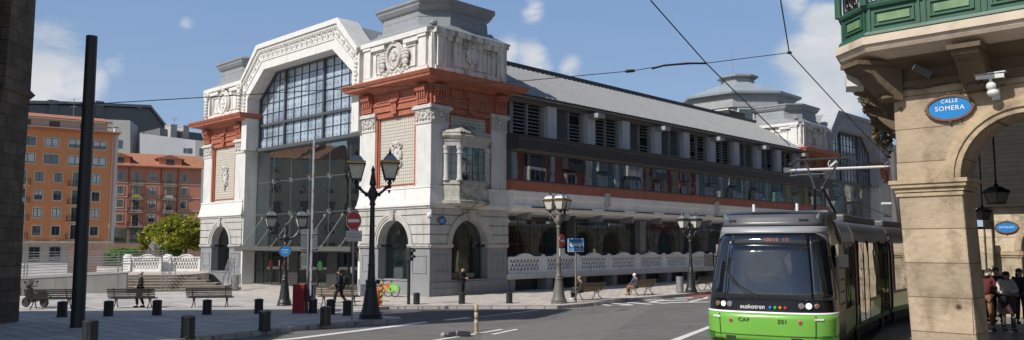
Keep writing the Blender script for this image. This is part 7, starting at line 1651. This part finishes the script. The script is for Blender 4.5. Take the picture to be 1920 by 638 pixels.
# ------------------------------------------------------------------ people
M_skin = mat('skin', (.50, .30, .21), .55, .06, 6); M_hair = mat('dark_hair', (.02, .016, .012), .5); M_ghair = mat('grey_hair', (.45, .44, .42), .6)
def skinmesh(name, pts, edges, m, parent, root=0, sub=1):
    """pts: list of (x,y,z,radius) joined by edges, grown into one tapering surface"""
    me = bpy.data.meshes.new(name); me.from_pydata([p[:3] for p in pts], edges, []); me.materials.append(m)
    o = bpy.data.objects.new(name, me); COL.objects.link(o); o.parent = parent
    o.modifiers.new('skin', 'SKIN'); sv = me.skin_vertices[0].data
    for i, p in enumerate(pts):
        r = p[3]; sv[i].radius = r if isinstance(r, tuple) else (r, r); sv[i].use_root = (i == root)
    o.modifiers[0].use_smooth_shade = True
    s = o.modifiers.new('smooth', 'SUBSURF'); s.levels = sub; s.render_levels = sub
    return o
def person(loc, rz, label, H=1.7, top=None, legs=None, shoes=None, hair=None, pose='stand', skirt=None, boots=False, bald=False, coat_long=False, J=None, fingers=True, extra=None, female=False):
    """one continuous body from joint positions (facing -y, z up), with clothing and hair over it"""
    e = empty('person', loc, rz, label, 'person'); k = H/1.7
    sw = .185 if not female else .165
    D = dict(pel=(0, 0, .94), chest=(0, .01, 1.28), neck=(0, .01, 1.44), head=(0, -.02, 1.57), sL=(sw, 0, 1.39), sR=(-sw, 0, 1.39), eL=(sw+.07, .03, 1.12), eR=(-sw-.07, .03, 1.12), wL=(sw+.08, -.06, .88), wR=(-sw-.08, -.06, .88), hL=(.09, 0, .90), hR=(-.09, 0, .90), kL=(.10, -.03, .50), kR=(-.10, -.03, .50), aL=(.10, .02, .09), aR=(-.10, .02, .09))
    D.update(J or {}); D = {a: Vector(p)*k for a, p in D.items()}
    P, E_ = [], []
    def add(p, r, q=None):
        P.append((p[0], p[1], p[2], r if not isinstance(r, tuple) else r)); i = len(P)-1
        if q is not None: E_.append((q, i))
        return i
    pel = add(D['pel'], (.15*k, .11*k)); wst = add(D['pel'].lerp(D['chest'], .5), (.135*k, .10*k), pel); che = add(D['chest'], (.16*k, .11*k), wst); nk = add(D['neck'], .055*k, che); jw = add(D['neck'].lerp(D['head'], .45)+Vector((0, -.012*k, 0)), .062*k, nk); hd = add(D['head'], (.082*k, .098*k), jw); add(D['head']+(D['head']-D['neck']).normalized()*.085*k, .062*k, hd)
    for s_ in 'LR':
        a = add(D['s'+s_], .062*k, che); b_ = add(D['e'+s_], .043*k, a); c = add(D['w'+s_], .03*k, b_)
        dirv = (D['w'+s_]-D['e'+s_]).normalized(); add(D['w'+s_]+dirv*.06*k, (.042*k, .02*k), c)
        h = add(D['h'+s_], .085*k, pel); kn = add(D['k'+s_], .058*k, h); an = add(D['a'+s_], .038*k, kn); add(D['a'+s_]+Vector((0, -.14*k, -.05*k)), (.042*k, .03*k), an)
    body = skinmesh('body', P, E_, M_skin, e)
    if fingers:
        for s_ in 'LR':
            d = (D['w'+s_]-D['e'+s_]).normalized(); o_ = d.orthogonal().normalized(); base = D['w'+s_]+d*.09*k; b = MB()
            for i in range(4):
                q = base+o_*(i-1.5)*.019*k; ln = (.062, .074, .070, .054)[i]*k; b.path([q-d*.02*k, q+d*ln*.5, q+d*ln*.85+Vector((0, -.02*k, 0)), q+d*ln], [.0095*k, .009*k, .008*k, .006*k], 6)
            q = D['w'+s_]+d*.05*k+o_*.035*k; b.path([q-o_*.015, q+o_*.02*k+d*.02*k, q+o_*.03*k+d*.05*k], [.011*k, .010*k, .007*k], 6); b.build('hand', M_skin, body)
    hp = D['head']; b = MB(); b.ell((hp.x, hp.y-.10*k, hp.z-.015*k), .016*k, .028*k, .026*k, 8, 5)
    for s2 in (-1, 1): b.ell((hp.x+s2*.082*k, hp.y+.0, hp.z-.01*k), .014*k, .024*k, .034*k, 7, 5)
    b.build('nose_and_ears', M_skin, body, smooth=True)
    b = MB()
    for s2 in (-1, 1): b.ell((hp.x+s2*.033*k, hp.y-.088*k, hp.z+.012*k), .013*k, .008*k, .008*k, 7, 4)
    b.ell((hp.x, hp.y-.088*k, hp.z-.062*k), .026*k, .010*k, .007*k, 7, 4); b.build('eyes_and_mouth', mat('eye_dark', (.06, .03, .025), .4), body)
    hm = hair or M_hair; b = MB()
    if not bald: b.ell((hp.x, hp.y+.022*k, hp.z+.045*k), .094*k, .105*k, .092*k, 14, 8)
    else: b.ell((hp.x, hp.y+.040*k, hp.z-.005*k), .090*k, .082*k, .060*k, 14, 8)
    if female: b.ell((hp.x, hp.y+.05*k, hp.z-.07*k), .10*k, .075*k, .14*k, 12, 7)
    b.build('hair', hm, e, smooth=True)
    g = 1.17 if not coat_long else 1.25
    Q, F = [], []
    def add2(p, r, q=None):
        Q.append((p[0], p[1], p[2], r)); i = len(Q)-1
        if q is not None: F.append((q, i))
        return i
    c0 = add2(D['chest'], (.178*k*g/1.1, .135*k*g/1.1)); w0 = add2(D['pel'].lerp(D['chest'], .5), (.165*k*g/1.1, .125*k*g/1.1), c0); p0 = add2(D['pel']+Vector((0, 0, -.03*k)), (.178*k*g/1.1, .135*k*g/1.1), w0); add2(D['neck']+Vector((0, 0, -.02*k)), .075*k, c0)
    if coat_long: add2(D['pel']+Vector((0, 0, -.28*k)), (.19*k, .15*k), p0)
    for s_ in 'LR':
        a = add2(D['s'+s_], .082*k, c0); b_ = add2(D['e'+s_], .064*k, a); add2(D['w'+s_]+(D['e'+s_]-D['w'+s_])*.08, .050*k, b_)
    skinmesh('jacket', Q, F, top, e)
    if skirt:
        b = MB(); pv = D['pel']; b.lathe([(.17*k, .10*k), (.19*k, -.05*k), (.22*k, -.42*k), (.215*k, -.44*k)], 16, (pv.x, pv.y, pv.z)); b.build('skirt', skirt, e, smooth=True)
    else:
        Q, F = [], []; p0 = add2(D['pel']+Vector((0, 0, .02*k)), (.165*k, .125*k))
        for s_ in 'LR':
            h = add2(D['h'+s_], .108*k, p0); kn = add2(D['k'+s_], .080*k, h); add2(D['a'+s_]+(D['k'+s_]-D['a'+s_])*.08, .062*k, kn)
        skinmesh('trousers', Q, F, legs, e)
    for s_ in 'LR':
        a = D['a'+s_]; b = MB(); b.ell((a.x, a.y-.06*k, max(a.z-.04*k, .045*k)), .052*k, .14*k, .05*k, 10, 6)
        if boots: b.lathe([(.055*k, 0), (.065*k, .30*k)], 10, tuple(a))
        b.build('boot' if boots else 'shoe', shoes or M_rub, e, smooth=True)
    return e, D, k
cl = lambda n, c: mat('cloth_'+n, c, .85, .12, 8, bump=.15)
navy, black, dgrey, brown = cl('navy', (.012, .016, .030)), cl('black', (.012, .012, .013)), cl('charcoal', (.03, .03, .034)), cl('brown', (.22, .12, .055))
maroon, cream, white, olive, blue = cl('maroon', (.15, .03, .035)), cl('cream', (.66, .61, .56)), cl('white', (.6, .6, .58)), cl('olive', (.06, .06, .035)), cl('denim', (.05, .09, .16))
# man beyond the middle bench, walking left
person(at(262, 577), R(-60), 'man in a dark jacket standing behind the middle plaza bench', 1.62, black, black, M_rub, M_ghair, J=dict(kL=(.10, -.16, .50), aL=(.10, -.12, .09), aR=(-.10, .18, .09), kR=(-.1, .03, .50), wL=(.2, -.2, .98), wR=(-.2, -.18, .98)))
# striding person with backpack and cap
e, D, k = person(at(637, 575), R(-95), 'person in navy with a black backpack striding past the brown bench', 1.70, navy, black, M_rub, M_hair, J=dict(kL=(.10, -.20, .52), aL=(.10, -.22, .10), kR=(-.10, .05, .50), aR=(-.10, .38, .12), wL=(.24, -.24, .96), wR=(-.27, .16, .92), eR=(-.26, .12, 1.14), head=(0, -.05, 1.56)))
bp = empty('backpack', e.location+Vector((0, 0, 0)), R(-95), 'black backpack on the striding person in navy', 'backpack'); b = MB(); b.ell((0, .24, 1.20), .17, .12, .25, 12, 8); b.ell((0, .33, 1.12), .12, .06, .14, 10, 6); b.build('bag', black, bp, smooth=True); b = MB()
for s2 in (-1, 1): b.path([(s2*.10, .14, 1.42), (s2*.12, -.02, 1.47), (s2*.12, -.15, 1.34), (s2*.13, -.10, 1.12), (s2*.12, .12, 1.02)], .02, 6)
b.build('strap', dgrey, bp)
# man leaning at the shop arch, looking down at something in his hands
pm = at(855, 558.5); pm = C0+U*2.05-V*.42; person(pm, ROT+R(8), 'older man in a long black coat standing by the tower arch', 1.56, black, black, M_rub, M_ghair, bald=True, coat_long=True, J=dict(head=(0, -.05, 1.55), wL=(.08, -.30, 1.08), wR=(-.06, -.30, 1.06), eL=(.25, -.06, 1.12), eR=(-.25, -.06, 1.12)))
# seated people on the walk benches
SIT = dict(pel=(0, .10, .52), chest=(0, .13, .86), neck=(0, .10, 1.02), head=(0, .04, 1.14), sL=(.18, .12, .97), sR=(-.18, .12, .97), eL=(.24, .02, .74), eR=(-.24, .02, .74), wL=(.12, -.20, .66), wR=(-.12, -.20, .66), hL=(.09, .05, .52), hR=(-.09, .05, .52), kL=(.11, -.38, .50), kR=(-.11, -.38, .50), aL=(.11, -.36, .09), aR=(-.11, -.42, .09))
def seat(bx, off, label, **kw):
    d = Vector((math.cos(brr), math.sin(brr), 0)); n_ = Vector((-d.y, d.x, 0)); p = at(*bx)+d*off+n_*.20
    return person(p, brr+R(180), label, 1.66, J=SIT, **kw)
seat((1108, 562.5), -.75, 'person in dark clothes seated on the bench behind the BUS TAXI sign', top=dgrey, legs=navy, shoes=white, hair=cl('sandy', (.3, .2, .1)))
seat((1208, 553.5), -.72, 'white haired person in a denim jacket and brown trousers seated on a bench', top=blue, legs=brown, shoes=brown, hair=mat('white_hair', (.75, .75, .72), .6))
# people under the arcade
def arcp(px, py): p = at(px, py, .13); return p
e, D, k = person(arcp(1850, 621), R(-14), 'balding man in a maroon padded jacket and brown trousers under the arcade', 1.72, maroon, brown, cl('shoe_brown', (.08, .05, .03)), M_ghair, bald=True, J=dict(wL=(.16, -.26, 1.22), eL=(.28, -.06, 1.12), kL=(.11, -.12, .52), aL=(.12, -.14, .10), kR=(-.1, .0, .5), aR=(-.1, .14, .10), wR=(-.26, -.12, .92)))
b = MB(); hp = D['head']; b.ell((hp.x+.03, hp.y-.085, hp.z-.06), .065, .045, .05, 10, 6); b.build('face_mask', white, e, smooth=True)
b = MB()
for q in range(6): b.ring((0, .0, 0), .01, .01, .004, 6, 4) if False else None
e, D, k = person(arcp(1891, 622), R(-8), 'woman in a cream jacket, patterned skirt and black boots under the arcade', 1.64, cream, black, black, M_hair, skirt=cl('patterned', (.10, .05, .06)), boots=True, female=True, J=dict(wL=(-.02, -.24, 1.10), wR=(.04, -.24, 1.04), eL=(.26, -.06, 1.12), eR=(-.26, -.06, 1.10), kL=(.09, -.10, .5), aL=(.09, -.12, .1), aR=(-.09, .06, .1), head=(0, -.05, 1.55)))
hb_ = empty('handbag', e.location, R(-8), 'dark handbag held by the woman in the cream jacket', 'bag'); b = MB(); b.ell((-.2, -.22, .86), .13, .06, .11, 10, 6); b.build('bag', black, hb_, smooth=True); b = MB(); b.path([(-.28, -.2, .94), (-.26, -.2, 1.08), (-.2, -.2, 1.10), (-.13, -.2, .94)], .012, 5); b.build('strap', black, hb_)
person(arcp(1872, 606), R(-20), 'person in black behind and between the couple under the arcade', 1.74, black, black, M_rub, M_hair)
person(arcp(1916, 608), R(-10), 'person in black at the right edge of the picture under the arcade', 1.70, black, dgrey, M_rub, M_hair, female=True)
person(arcp(1859, 604), R(-5), 'person farther back showing just over the maroon jacket', 1.70, olive, black, M_rub, M_hair)
